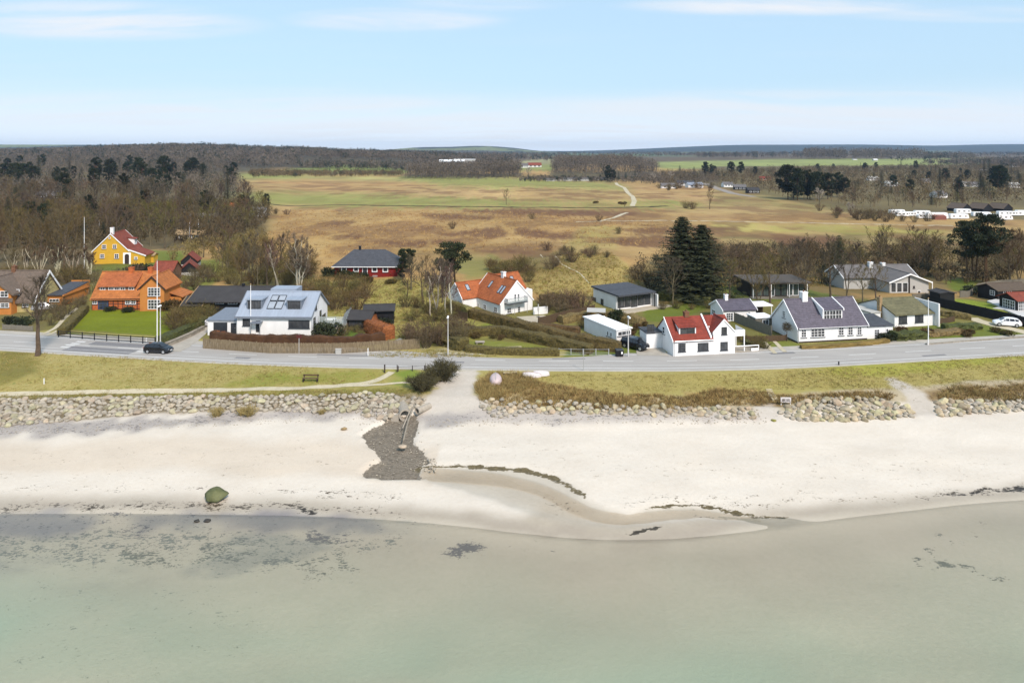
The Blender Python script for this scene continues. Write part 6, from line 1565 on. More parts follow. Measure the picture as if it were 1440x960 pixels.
def post_sign(name, label, px, py, h, w, hh, m, post=ALUP, rim=None, rz=0):
    o = thing(name, label, 'road sign', gp(px, py), rz)
    MB().tube([(0, 0, -.3), (0, 0, h)], .04, 8).build('pole', post, o)
    MB().box(-w / 2, w / 2, -.07, -.045, h - hh - .05, h - .02).build('sign_panel', m, o)
    if rim: MB().box(-w / 2 - .05, w / 2 + .05, -.04, -.03, h - hh - .1, h + .03).build('sign_rim', rim, o)
post_sign('road_sign', 'dark red sign on a thin post beside the brown fence', 420.5, 497, 2.9, .8, .45, mat('dark_red_sign', A(96, 44, 40), .6, .1))
post_sign('road_sign', 'thin grey sign post seen edge on at the sea side of the road', 820.5, 521, 3.0, .12, .6, ALU, ALU)
def post(name, label, px, py, h, m, w=.12, group=None, cat='post', cap=None):
    o = thing(name, label, cat, gp(px, py), R(4), group)
    MB().box(-w / 2, w / 2, -w / 2, w / 2, -.3, h).build('post', m, o)
    MB().box(-w / 2 - .01, w / 2 + .01, -w / 2 - .01, w / 2 + .01, h + .002, h + .05).build('cap', cap or m, o)
post('bollard', 'dark wooden post left of the path to the beach bank', 541, 524, 1.1, TIMBER, .17)
post('bollard', 'dark wooden post right of the path to the beach bank', 558.5, 523, .95, TIMBER, .12)
post('bollard', 'leftmost of two dark posts beside the round roadside shrub', 598.5, 522, .75, TIMBER, .12)
post('bollard', 'dark post half inside the round roadside shrub', 601.8, 521.5, .9, TIMBER, .12)
post('marker_post', 'thin white marker post in front of the fence end', 517.5, 500, 1.1, WPAINT, .1)
post('marker_post', 'small white stake in the dry grass of the left bank', 62, 540, .75, WPAINT, .09)
post('marker_post', 'black marker post at the edge of the road on the right', 1179.5, 513, .45, BLACKW, .14)
post('marker_post', 'short white post in front of the black post and rail fence', 206, 480, .6, WPAINT, .16, cap=BLACKW)
o = thing('utility_cabinet', 'grey utility cabinet in front of the brown fence', 'cabinet', gp(476, 497.5), 0)
MB().box(-.42, .42, -.2, .2, -.2, .72).build('body', GREYW, o); MB().box(-.46, .46, -.24, .24, .722, .8).build('lid', GREYW, o)
for px, lb in ((873, 'black wheelie bin nearest the white lamp post, with pale label'), (868, 'black wheelie bin behind the labelled bin at the drive')):
    o = thing('wheelie_bin', lb, 'bin', gp(px + .5, 501), R(10), 'wheelie bins')
    MB().hexa([(-.24, -.28, .06), (.24, -.28, .06), (.24, .28, .06), (-.24, .28, .06), (-.3, -.36, 1.0), (.3, -.36, 1.0), (.3, .36, 1.0), (-.3, .36, 1.0)]).build('body', BLACKW, o)
    MB().hexa([(-.32, -.4, 1.003), (.32, -.4, 1.003), (.32, .4, 1.05), (-.32, .4, 1.05), (-.3, -.36, 1.08), (.3, -.36, 1.08), (.3, .36, 1.13), (-.3, .36, 1.13)]).build('lid', ANTH, o)
    for sx in (-1, 1): MB().tube([(sx * .2, .28, .1), (sx * .27, .28, .1)], .1, 10).build('wheel', RUBBER, o)
    if px == 873: MB().box(-.1, .12, -.36, -.335, .45, .8).build('label_plate', WPAINT, o)

# ------------------------------------------------------------------ fences
def fence(name, label, pts, h, m, kind='board', step=2.0, group=None, cat='fence', pm=None):
    P = [gp(*p) for p in pts]; o = thing(name, label, cat, P[0], 0, group); b0 = P[0]
    rail = MB()
    for a, b in zip(P, P[1:]):
        L_ = (b.xy - a.xy).length; n = max(1, round(L_ / step)); d = (b.xy - a.xy) / L_; nn = Vector((-d.y, d.x, 0))
        for i in range(n + (b is P[-1])):
            q = a.lerp(b, i / n); q.z = float(T(q.x, q.y)); q -= b0
            v = Vector((d.x, d.y, 0)) * .055; s = nn * .055
            MB().hexa([q - v - s + Vector((0, 0, -.3)), q + v - s + Vector((0, 0, -.3)), q + v + s + Vector((0, 0, -.3)), q - v + s + Vector((0, 0, -.3))] + [x + Vector((0, 0, h + .06)) for x in (q - v - s, q + v - s, q + v + s, q - v + s)]).build('post', pm or m, o)
        for i in range(n):
            p0, p1 = a.lerp(b, i / n), a.lerp(b, (i + 1) / n)
            for p in (p0, p1): p.z = float(T(p.x, p.y))
            p0 -= b0; p1 -= b0; g = nn * -.075; t = nn * -.02
            if kind == 'rail': zs = [(.25, .38), (.62, .75), (.98, 1.1)]
            elif kind == 'wire': zs = [(h * .45, h * .45 + .03), (h - .04, h)]
            else: zs = [(.05, h)]
            if kind == 'palings':
                k = int((p1 - p0).length / .16)
                for j in range(k):
                    c0, c1 = p0.lerp(p1, (j + .06) / k), p0.lerp(p1, (j + .94) / k); hv = h * random.uniform(.97, 1.02); tt = t * random.uniform(.7, 1.8)
                    rail.hexa([c0 + g, c1 + g, c1 + g + tt, c0 + g + tt] + [x + Vector((0, 0, hv)) for x in (c0 + g, c1 + g, c1 + g + tt, c0 + g + tt)])
                continue
            for z0, z1 in zs:
                rail.hexa([x + Vector((0, 0, z0)) for x in (p0 + g, p1 + g, p1 + g + t, p0 + g + t)] + [x + Vector((0, 0, z1)) for x in (p0 + g, p1 + g, p1 + g + t, p0 + g + t)])
    rail.build('rail' if kind in ('rail', 'wire') else 'board_panel', m, o)
    return o
fence('plank_fence', 'long weathered plank fence in front of the zinc roofed house', [(286, 489.5), (380, 496.5), (480, 496.5), (590, 490)], 1.6, FWOOD, 'palings', 2.2)
fence('post_and_rail_fence', 'black post and rail fence along the lawn of the orange house', [(82, 474), (150, 479.5), (218, 484)], 1.1, BLACKW, 'rail', 2.3)
g = thing('gate', 'small black gate at the end of the post and rail fence', 'gate', gp(219, 484.5), R(-3))
MB().box(0, .12, 0, .12, -.3, 1.45).box(1.1, 1.22, 0, .12, -.3, 1.4).build('post', BLACKW, g); MB().box(.13, 1.09, .03, .08, .2, .32).box(.13, 1.09, .03, .08, 1.05, 1.17).box(.13, .23, .03, .08, .322, 1.048).box(.99, 1.09, .03, .08, .322, 1.048).hexa([(.24, .03, .33), (.36, .03, .33), (.36, .08, .33), (.24, .08, .33), (.86, .03, 1.04), (.98, .03, 1.04), (.98, .08, 1.04), (.86, .08, 1.04)]).build('gate_leaf', BLACKW, g)
fence('board_fence', 'long black board fence running down to the white hatchback', [(1305, 428), (1330, 434), (1370, 443), (1402, 450.5), (1470, 468)], 1.85, BLACKW, 'board', 2.0)
fence('board_fence', 'grey plank fence between white cottage and aubergine roofed house', [(1032.5, 452), (1045, 457), (1062, 463.5), (1085, 472)], 1.7, FGREY, 'palings', 1.8)
fence('board_fence', 'low dark fence in front of the gable of the aubergine roofed house', [(1050, 481), (1078, 480.5), (1106, 479)], 1.0, FBROWN, 'board', 1.8)
fence('board_fence', 'brown board fence beside the patio of the orange roofed house', [(757, 459), (780, 453), (805, 447), (836, 440)], 1.6, FBROWN, 'board', 1.8)
fence('board_fence', 'dark board fence at the rear of the hedge by the orange roofed house', [(634, 446), (646, 449), (657, 452)], 1.6, FBROWN, 'board', 1.8)
fence('plank_fence', 'pale woven fence curving round the garden by the black cottages', [(1350, 418), (1362, 418), (1376, 407), (1400, 403), (1445, 400)], 1.4, FGREY, 'palings', 2.0)
fence('plank_fence', 'grey plank fence in front of the grey bungalow', [(1283, 421.5), (1302, 420), (1318, 418)], 1.2, FGREY, 'palings', 2.0)
fence('plank_fence', 'rough picket fence under the thatched house', [(4, 463), (30, 464.5), (46, 465.5)], .9, FGREY, 'palings', 1.6)
fence('wire_fence', 'thin wire fence along the verge near the bins', [(786, 499), (820, 499.5), (856, 499.5)], .95, ALU, 'wire', 2.4)
fence('brown_fence', 'low brown boarding beside the mossy roofed bungalow', [(1316, 456), (1342, 452)], 1.0, FBROWN, 'board', 1.8)
fence('rope_fence', 'low rope barrier between the dark posts at the road edge', [(560, 522), (580, 521.5), (597, 521)], .7, TIMBER, 'wire', 4.4)
low_wall('stone_wall', 'low stone wall along the drive of the zinc roofed house', [(234, 487.5), (250, 481), (268, 473), (286, 463.5)], .6, .5, STONEW, cap=STONEW)
low_wall('stone_wall', 'brown stone wall between parked black car and white red roofed house', [(893, 482), (906, 485), (922, 489)], 1.0, .4, TANB, cap=STONEW)

# ------------------------------------------------------------------ boats, bench, steps, sign board, culvert
def hull(name, label, cat, px, py, rz, L_, W, H_, m, dz=.05, keel=None, tilt=0, z=None):
    """boat lying keel up"""
    o = thing(name, label, cat, gp(px, py) + Vector((0, 0, dz)), rz); mb = MB(); n = 12; k = 9
    for i in range(n + 1):
        t = i / n; w = W / 2 * max(.03, math.sin(math.pi * min(1, (t * .9 + .12))) ** .6 if t < .85 else .05 + (1 - t) * 3.4) ; w = min(w, W / 2)
        hh = H_ * (.75 + .25 * math.sin(math.pi * t)) * (1 if t < .95 else .8)
        for j in range(k):
            a = math.pi * j / (k - 1); c = math.cos(a)
            mb.v.append((L_ * (t - .5), w * (abs(c) ** .7) * (1 if c > 0 else -1), hh * math.sin(a) ** .8 + tilt * t))
    for i in range(n):
        for j in range(k - 1): mb.f.append((i * k + j, i * k + j + 1, (i + 1) * k + j + 1, (i + 1) * k + j)); mb.m.append(0)
    mb.f += [tuple(range(k)), tuple(range(n * k, n * k + k))]; mb.m += [0, 0]
    mb.build('hull', m, o, smooth=True)
    kb = MB(); 
    for i in range(n):
        z0_, z1_ = (mb.v[i * k + 4][2], mb.v[(i + 1) * k + 4][2])
        x0_, x1_ = L_ * (i / n - .5), L_ * ((i + 1) / n - .5)
        kb.hexa([(x0_, -.03, z0_ - .02), (x1_, -.03, z1_ - .02), (x1_, .03, z1_ - .02), (x0_, .03, z0_ - .02), (x0_, -.03, z0_ + .07), (x1_, -.03, z1_ + .07), (x1_, .03, z1_ + .07), (x0_, .03, z0_ + .07)])
    kb.build('keel', keel or GREYW, o)
    gb = MB().tube([Vector(mb.v[i * k]) for i in range(n + 1)], .04, 5); gb.build('gunwale', keel or GREYW, o)
    MB().tube([Vector(mb.v[i * k + k - 1]) for i in range(n + 1)], .04, 5).build('gunwale', keel or GREYW, o)
    return o
hull('rowing_boat', 'upturned pale pink rowing boat seen end on in the dune grass', 'boat', 697, 536.5, R(92), 3.2, 1.75, .95, BOATP, .05, GREYW)
hull('dinghy', 'upturned white dinghy with pinkish stripe, left one of the pair by the road', 'boat', 748, 529.5, R(-14), 2.6, 1.1, .55, BOATW, .05, BOATP)
hull('dinghy', 'upturned plain white dinghy, right one of the pair by the road', 'boat', 761.5, 527.5, R(-6), 2.2, 1.1, .55, BOATW, .05, BOATW)
o = thing('log_bench', 'low log bench on two dark blocks beside the pink boat', 'bench', gp(717.5, 528), R(3))
MB().tube([(-.95, 0, .42), (0, .03, .38), (.95, 0, .5)], .1, 8).build('seat', SANDSTEP, o)
for x in (-.85, .85): MB().box(x - .14, x + .14, -.16, .16, -.2, .34).build('leg', TIMBER, o)
o = thing('picnic_bench', 'dark wooden bench on the green bank beside the sandy path', 'bench', gp(437, 536), R(-2))
BW = mat('bench_wood', A(112, 92, 66), .85, .2, 3)
for k_, (y0, y1, z) in enumerate(((-.35, -.22, .45), (-.2, -.07, .45), (-.05, .08, .45))): MB().box(-1.1, 1.1, y0, y1, z, z + .05).build('seat', BW, o)
MB().box(-1.1, 1.1, .14, .19, .68, .92).build('backrest', BW, o)
for x in (-.95, .95): MB().box(x - .06, x + .06, -.35, .1, -.15, .448).box(x - .06, x + .06, .1, .138, -.15, .92).build('leg', TIMBER, o)
o = thing('timber_steps', 'pale timber steps down the bank beside the small white board', 'steps', gp(1090, 563), 0)
for i, (px, py) in enumerate(((1081.5, 548.5), (1083, 551.5), (1084.5, 554.5), (1087, 557), (1088.5, 560), (1090, 562))):
    p = gp(px, py) - o.location
    MB().box(p.x - .4, p.x + .4, p.y - .14, p.y + .14, p.z - .2, p.z + .13).build('step', SANDSTEP, o)
o = thing('notice_board', 'small white framed board with two dark panels at the foot of the steps', 'sign', gp(1105, 566.5), R(-2))
MB().box(-.62, -.55, 0, .05, -.3, .72).build('post', WPAINT, o); MB().box(.55, .62, 0, .05, -.3, .72).build('post', WPAINT, o)
MB().box(-.66, .66, -.05, -.002, .1, .74).build('sign_panel', BOATW, o)
for x in (-.5, .04): MB().box(x, x + .46, -.066, -.052, .27, .36).box(x, x + .46, -.066, -.052, .44, .53).build('dark_panel', TIMBER, o)
# culvert
GC = gp(569.5, 587) - Vector((0, 0, .25))
o = thing('culvert_pipe', 'grey concrete culvert pipe opening into the stream among stones', 'pipe', GC, R(14))
def ring_pipe(r0, r1, y0, y1, z, x=0, n=18):
    mb = MB(); vs = []
    for y in (y0, y1):
        for r in (r0, r1):
            for i in range(n): a = 2 * math.pi * i / n; vs.append((x + r * math.cos(a), y, z + r * math.sin(a)))
    f = []
    for i in range(n):
        j = (i + 1) % n
        f += [(i, j, n + j, n + i), (2 * n + i, 3 * n + i, 3 * n + j, 2 * n + j), (n + i, n + j, 3 * n + j, 3 * n + i), (i, 2 * n + i, 2 * n + j, j)]
    mb.add(vs, f); return mb
ring_pipe(.56, .74, 0, 3.0, .52).build('pipe_shell', CONC, o)
MB().tube([(0, 2.7, .52), (0, 2.8, .52)], .6, 18).build('dark_end', mat('painted_pipe_shadow', (.02, .018, .015, 1), 1), o)  # near-black disc inside the bore, painted as the shade within the pipe
MB().hexa([(-1.7, .25, -.6), (-.76, .05, -.6), (-.76, .5, -.6), (-1.7, .6, -.6), (-1.7, .25, .3), (-.76, .05, .75), (-.76, .5, .75), (-1.7, .6, .3)]).build('headwall', CONC, o)
o = thing('culvert_pipe', 'short grey pipe end lying right of the dark culvert opening', 'pipe', gp(588, 583), R(-38))
ring_pipe(.3, .42, -.2, 2.0, .5).build('pipe_shell', CONC, o); MB().tube([(0, 1.5, .5), (0, 1.6, .5)], .34, 14).build('dark_end', MATS['painted_pipe_shadow'], o)
o = thing('water_pipe', 'long pale pipe sloping from the culvert down into the gravel pool', 'pipe', gp(582.5, 580), 0)
a = gp(582.5, 580) - o.location; b = gp(573, 604) - o.location; c = gp(567.5, 622) - o.location
MB().tube([a + Vector((0, 0, 1.0)), b + Vector((0, 0, .75)), c + Vector((0, 0, .35)), c + Vector((-.1, -.3, -.2))], .1, 9).build('pipe_run', mat('old_concrete_pipe', A(160, 150, 134), .9, .2, 3), o)
MB().tube([a + Vector((-.3, -.1, .8)), gp(566, 603) - o.location + Vector((0, 0, .1))], .07, 7).build('side_pipe', CONC, o)

# ------------------------------------------------------------------ boulders
def boulder_mesh(seed, sub=2, flat=.72, m=None):
    import bmesh
    rng = random.Random(seed); bm = bmesh.new(); bmesh.ops.create_icosphere(bm, subdivisions=sub, radius=.5)
    planes = [(rv(rng).normalized(), rng.uniform(.27, .42)) for _ in range(10)]
    for v in bm.verts:
        c = v.co
        for nn, d in planes:
            e = c.dot(nn) - d
            if e > 0: c -= nn * e * .85
        c *= 1 + (float(vnoise(c.x * 4 + seed, c.y * 4 + c.z * 3, seed)) - .5) * .16
        c.z *= flat
    me = bpy.data.meshes.new('boulder'); bm.to_mesh(me); bm.free(); me.materials.append(m or BOULD)
    me.polygons.foreach_set('use_smooth', [sub > 2] * len(me.polygons)); me.update()
    return me
BM = [boulder_mesh(100 + i) for i in range(7)]
BM2 = [boulder_mesh(200 + i, m=mat('ochre_boulder_stone', A(192, 178, 146), .9, .3, 1.6, rnd=.25, bump=.5, bscale=3)) for i in range(7)]
def lay_boulders():
    rng = random.Random(5); spots = []
    LEFT = '-70,562 60,562 200,559 400,557 470,556 520,553 560,556 575,566 560,574 520,574 440,580 380,578 300,578 200,582 120,590 20,599 -70,602'
    LEFT2 = '500,566 560,560 600,562 590,572 560,580 545,590 520,586 480,578'
    R1 = '672,562 720,564 800,566 900,572 960,572 1060,574 1075,582 1060,590 1000,588 900,584 800,582 740,582 700,590 680,580'
    R2 = '1095,580 1120,566 1180,560 1240,560 1275,572 1285,586 1240,590 1180,592 1120,592'
    R3 = '1316,566 1360,563 1400,564 1510,562 1510,574 1440,578 1380,582 1320,586'
    for s, n, md, w, lab in ((LEFT, 560, .54, .74, 'l'), (LEFT2, 60, .6, .8, 'l'), (R1, 105, .62, .8, 'r'), (R2, 130, .64, .92, 'r'), (R3, 95, .64, .92, 'r')):
        for x, y in scatter(s, n, md, rng.randrange(999)):
            spots.append((w * rng.uniform(.68, 1.42) * (1.12 if rng.random() < .14 else 1), x, y, lab))
    vis = [q for q in spots if abs(q[1]) < .76 * q[2]]
    vis.sort(key=lambda q: -q[0] / q[2]); ind, rest = vis[:288], vis[288:]
    for s, x, y, lab in ind:
        o = tag(link('boulder', (BM if lab == 'l' else BM2)[rng.randrange(7)]), 'grey rounded boulder in the stone bank below the left grass path' if lab == 'l' else 'pale yellowish boulder at the foot of the right grass bank', 'boulder', 'boulders of the left sea wall' if lab == 'l' else 'boulders below the right bank')
        o.location = (x, y, float(T(x, y)) + (.15 if lab == 'l' else .06) * s); o.scale = (s * rng.uniform(.9, 1.25), s * rng.uniform(.85, 1.1), s * rng.uniform(.8, 1.15)); o.rotation_euler = (rng.uniform(-.3, .3), rng.uniform(-.3, .3), rng.uniform(0, 6.28))
    mb = MB()
    small = [boulder_mesh(300 + i, 1) for i in range(4)]
    tmpl = [([v.co.copy() for v in me.vertices], [tuple(p.vertices) for p in me.polygons]) for me in BM[:4] + small]
    for s, x, y, lab in rest:
        V, Fc = tmpl[rng.randrange(4)]; m = Matrix.Rotation(rng.uniform(0, 6.28), 3, 'Z'); z = float(T(x, y)) + .12 * s
        mb.add([m @ Vector((v.x * s * 1.1, v.y * s, v.z * s)) + Vector((x, y, z)) for v in V], Fc)
    for s_, n, a, b in ((LEFT, 700, .15, .4), (R1, 400, .14, .4), (R2, 250, .15, .4), (R3, 200, .15, .4), (LEFT2, 200, .12, .35), ('500,586 560,580 590,596 600,650 560,672 512,664 530,640 510,610', 170, .08, .22), ('0,600 520,580 520,590 0,612', 260, .08, .22), ('600,590 1080,586 1080,596 600,600', 240, .08, .25), ('590,640 615,646 612,664 590,660', 60, .1, .3)):
        for x, y in scatter(s_, n, .18, rng.randrange(999)):
            s = rng.uniform(a, b); V, Fc = tmpl[4 + rng.randrange(4)]; m = Matrix.Rotation(rng.uniform(0, 6.28), 3, 'Z'); z = float(T(x, y)) + .1 * s - (.35 if inpoly(np.array([proj(x, y, 1.3)[0]]), np.array([proj(x, y, 1.3)[1]]), poly(POOLS))[0] and y < 88 else 0)
            mb.add([m @ Vector((v.x * s * 1.1, v.y * s, v.z * s)) + Vector((x, y, z)) for v in V], Fc)
    o = mb.build('small_stones', mat('small_stone', A(186, 176, 158), .9, .35, 1.2), fix=False)
    tag(o, kind='stuff')
lay_boulders()
def stone(label, px, py, s, m, sz=1.0, seed=1, name='boulder', rz=0):
    o = tag(link(name, boulder_mesh(seed, 3, m=m)), label, 'boulder'); p = gp(px, py); o.location = p + Vector((0, 0, s * sz * .2)); o.scale = (s, s * .8, s * sz); o.rotation_euler = (0, 0, rz); return o
stone('large mossy green boulder at the water edge', 305, 702, 2.3, BOULDM, .95, 41)
stone('small tan stone alone on the smooth sand', 484, 604, .95, mat('tan_stone', A(176, 150, 108), .9, .2), .7, 42)
stone('flat pale stone in the gravel pool below the long pipe', 566, 629, 1.1, BOULD, .6, 43)
stone('big pale boulder beside the white stony gap of the right bank', 1187, 578, 1.5, BOULD, .9, 44)
stone('dark wet stone in the shallows, left of a pair', 277, 733, .7, mat('wet_stone', A(70, 66, 60), .5, .2), .5, 45)
stone('dark wet stone in the shallows, right of a pair', 291, 733, .75, MATS['wet_stone'], .5, 46)
stone('greenish stone with yellow lichen on the sandy slope below the steps', 1088, 592, .7, mat('lichen_stone', A(150, 146, 76), .9, .3), .7, 47)
stone('big grey slanting stone at the end of the long plank fence', 560, 483, 1.9, mat('grey_stone', A(164, 162, 156), .9, .2), .8, 48)
o = thing('folded_parasol', 'folded dark parasol in a round base on the patio of the orange roofed house', 'parasol', gp(757, 446))
MB().tube([(0, 0, -.05), (0, 0, .12)], .38, 14).build('base', ANTH, o); MB().tube([(0, 0, .12), (0, 0, 2.5)], .03, 8).build('pole', ANTH, o)
MB().tube([(0, 0, 1.0), (0, 0, 1.5), (0, 0, 2.3), (0, 0, 2.45)], [.09, .16, .1, .02], 10).build('canopy', GREYW, o)
def slab_(name, label, cat, px, py, w, d, h, rz, m, legs):
    o = thing(name, label, cat, gp(px, py), R(rz))
    MB().box(-w / 2, w / 2, -d / 2, d / 2, h - .08, h).build('top', m, o)
    for x in legs: MB().box(x - .08, x + .08, -d * .4, d * .4, -.2, h - .081).build('leg', m, o)
slab_('garden_table', 'low pale garden slab on the small lawn inside the hedges', 'table', 675, 483, 1.5, .9, .35, 5, CONC, (-.5, .5))
slab_('plank_bench', 'long pale plank bench at the roadside hedge of the small lawn', 'bench', 720, 491, 3.0, .4, .4, 8, SANDSTEP, (-1.2, 1.2))
# ------------------------------------------------------------------ hedges and shrubs in the gardens
hedge('hedge', [(297, 479), (345, 485), (430, 487), (500, 487), (541, 481)], 1.0, 1.75, mat('red_brown_hedge', A(92, 64, 42), .95, .35, .7), 'clipped dark red brown hedge behind the long plank fence', dens=20)
hedge('hedge', [(226, 486), (246, 476), (268, 467), (288, 455)], 2.0, 1.5, HEDGEG, 'dark hedge above the stone wall of the drive')
hedge('hedge', [(86, 471), (98, 461), (110, 448), (120, 437)], 1.4, 1.3, HEDGEB, 'brown hedge between the sandy track and the green lawn', dens=34)
hedge('hedge', [(628, 431), (648, 438), (662, 445)], 1.5, 1.6, HEDGEO, 'rear end of the grey green hedge left of the orange roofed house')
hedge('hedge', [(662, 446), (682, 450.5), (704, 456.5), (735, 466), (770, 474), (800, 481), (832, 488), (872, 494)], 1.8, 1.75, HEDGEB, 'long brown hedge running from the orange roofed house to the road', dens=40)
hedge('hedge', [(640, 473), (670, 471), (700, 470.5), (722, 474), (760, 482), (800, 490), (832, 497)], 2.0, 1.5, HEDGEB, 'curved brown hedge inside the long hedge, above the small lawn', dens=40)
hedge('hedge', [(610, 476), (632, 486), (652, 492)], 2.4, 1.8, HEDGEB, 'untidy brown hedge behind the middle street lamp', rag=.4, dens=50)
hedge('hedge', [(655, 493), (690, 496.5), (730, 498), (766, 498.5), (787, 499)], 1.5, 1.0, HEDGEB, 'low brown hedge along the roadside below the small lawn', dens=40)
hedge('hedge', [(788, 455), (810, 449), (835, 446), (870, 450), (906, 458)], 1.8, 1.4, HEDGEO, 'olive hedge in front of the glass fronted house', rag=.35, dens=40)
hedge('hedge', [(756, 463), (790, 466), (815, 469)], 1.4, 1.2, HEDGEB, 'short brown hedge behind the long white outbuilding')
hedge('hedge', [(925, 421), (965, 424), (1000, 429)], 1.6, 1.7, HEDGEG, 'dark hedge behind the lawn under the tall double fir', dens=36)
hedge('hedge', [(1126, 490), (1160, 489), (1215, 485), (1250, 481)], .9, .55, mat('planted_strip', A(140, 118, 66), .95, .35, .8), 'low strip of reddish plants in front of the aubergine roofed house', rag=.4, dens=40)
hedge('hedge', [(1256, 478), (1272, 476), (1298, 474)], 2.2, 1.4, HEDGEG, 'rounded shrub hedge below the mossy roofed bungalow', rag=.45, dens=40)
hedge('hedge', [(1302, 472), (1330, 470), (1352, 468)], 1.8, .9, HEDGEO, 'low olive shrub row right of the white roadside pole', rag=.4)
hedge('hedge', [(1326, 464), (1350, 463), (1378, 462)], 1.6, 1.1, HEDGEG, 'dark low hedge below the pale track, in the lawn', rag=.35)
hedge('hedge', [(1316, 442), (1345, 447), (1366, 450)], 1.2, 1.3, HEDGEO, 'pale olive hedge behind the mossy roofed bungalow along the black fence', rag=.3)
hedge('hedge', [(782, 425), (760, 428), (815, 430)], 1.8, 2.0, HEDGEB, 'tall brown hedge behind the white garden wall', rag=.3, dens=36)
low_wall('stone_edging', 'line of small pale stones along the road verge on the right', [(1302, 484.5), (1360, 480), (1460, 473)], .18, .3, STONEW)
o = hedge('hedge', [(521, 454), (520, 463), (527, 470), (540, 474), (549, 477)], 2.2, 2.2, COPPER, 'rounded copper coloured weeping hedge beside the black garden sheds', rag=.12, dens=70, tww=.06)
hedge('hedge', [(300, 477), (318, 476)], 1.6, 1.3, COPPER, 'small copper coloured bush in front of the dark garage door', rag=.3, dens=60, tww=.06)
hedge('hedge', [(1048, 486), (1062, 487), (1072, 486)], 1.6, .9, HEDGEG, 'dark spreading bush beside the veranda of the red roofed house', rag=.5, dens=60, cat='bush')

def shrubs(K, s, n, md, seed, label, group, sc=(.7, 1.3), cat='shrub', parts=False):
    rng = random.Random(seed)
    for x, y in scatter(s, n, md, seed):
        K.put(x, y, label, cat, group, sc=rng.uniform(*sc), parts=parts)
def at_px(K, px, py, label, sc=1.0, cat='shrub', group=None, parts=True, sz=None, form=None, rz=None, name=None):
    p = gp(px, py); return K.put(p.x, p.y, label, cat, group, sc, parts, form, rz, sz, name=name)
at_px(K_DUNE, 621, 535, 'large round dark shrub at the roadside left of the sandy way', 1.65, sz=1.55)
at_px(K_DUNE, 592, 549, 'lower dark shrub on the bank beside the sandy way, seaward of the round one', 1.45, sz=1.2)
at_px(K_DUNE, 606, 541, 'small dark shrub between the two dark shrubs of the bank', 1.0, sz=.9)
for px, py, s, lb in ((304, 585, 1.25, 'straw coloured grass tuft alone on the sand below the left boulders'), (340, 583, 1.1, 'left straw tuft of the close pair below the boulders'), (351, 583.5, 1.3, 'right straw tuft of the close pair below the boulders'), (452, 582, .7, 'small grey grass tuft on the sand left of the culvert')):
    at_px(K_TUFT, px, py, lb, s, 'grass tuft')
at_px(K_BUSH, 197, 386, 'dark clipped yew bush below the yellow house', 2.6, cat='bush', sz=2.0)
at_px(K_BUSH, 209, 386, 'dark yew bush right of the larger yew below the yellow house', 1.7, cat='bush')
at_px(K_BUSH, 15, 455, 'round dark bush left of two in front of the thatched house', 1.15, cat='bush'); at_px(K_BUSH, 33, 456, 'round dark bush right of two in front of the thatched house', 1.25, cat='bush')
at_px(K_BUSH, 179, 439, 'round dark bush in front of the orange brick wall', .9, cat='bush'); at_px(K_BUSH, 157, 437, 'dark narrow bush beside the blue double doors', .8, cat='bush')
at_px(K_BUSHB, 236, 437, 'brown bush hiding the corner of the orange gable', 1.7, cat='bush'); at_px(K_BUSHB, 247, 436, 'brown bush between orange house and black bungalow', 1.6, cat='bush')
at_px(K_BUSH, 318, 449, 'round green bush beside the grey garage roof', 1.0, cat='bush'); at_px(K_BUSH, 465, 470, 'dark green bush under the glass terrace', 1.9, cat='bush'); at_px(K_BUSH, 448, 462, 'dark bush behind the white corner of the zinc roofed house', 1.4, cat='bush')
at_px(K_BUSH, 1249, 478, 'round green bush at the door of the white annex', 1.0, cat='bush')
for i, (px, py, s) in enumerate(((488, 390, 1.4), (500, 391, 1.3), (512, 390.5, 1.0), (480, 388, 1.7), (462, 387, 1.5), (538, 387, 1.2), (551, 386, 1.4))):
    at_px(K_BUSH, px, py, 'dark evergreen bush against the wall of the red house', s, 'bush', 'bushes along the red house')
at_px(K_BUSHB, 519, 398, 'brown bush on the slope below the red house door', 1.2, cat='bush'); at_px(K_BUSHB, 550, 399, 'smaller brown bush on the slope right of the red house door', .95, cat='bush')
at_px(K_BUSH, 536, 452, 'green bush leaning on the black garden shed', 1.5, cat='bush'); at_px(K_BUSH, 540, 461, 'dark bush beside the copper hedge', 1.3, cat='bush')
at_px(K_BUSH, 1368, 412, 'dark bush inside the curve of the pale woven fence', 1.5, cat='bush')
at_px(K_BUSH, 866, 452, 'small tree shaped bush in front of the glass front corner', 1.3, cat='bush', sz=1.8)
o = thing('clipped_tree', 'small globe shaped bare tree at the gable of the aubergine roofed house', 'tree', gp(1106.5, 479.5))
rng = random.Random(3); tb, cb = MB(), MB(); tb.tube([(0, 0, -.2), (0, 0, 1.6)], [.07, .05], 6)
for i in range(1500):
    d = rv(rng).normalized(); p = Vector((0, 0, 2.35)) + d * rng.uniform(.2, .72); sliver(cb, p, p + (d + rv(rng, .8)).normalized() * .35, .03, rng)
tb.build('trunk', BARK, o); cb.build('crown', TWIGP, o, fix=False)

for i_, s_ in enumerate(('790,452 835,443 860,470 820,462', '880,472 905,455 906,470', '1032,474 1082,490 1060,491', '1255,470 1300,462 1310,474 1260,478', '1130,428 1205,422 1205,430 1130,434', '645,456 700,472 722,480 660,482', '900,432 940,428 1000,432 1000,436 940,436', '1316,470 1400,462 1440,470 1330,478', '480,466 514,458 514,474 484,476')):
    shrubs(K_BUSHB if i_ % 2 else K_SHRUBO, s_, 5, 1.5, 300 + i_, 'small garden shrub among hedges and lawns near the road', 'garden shrubs', (.45, .95))
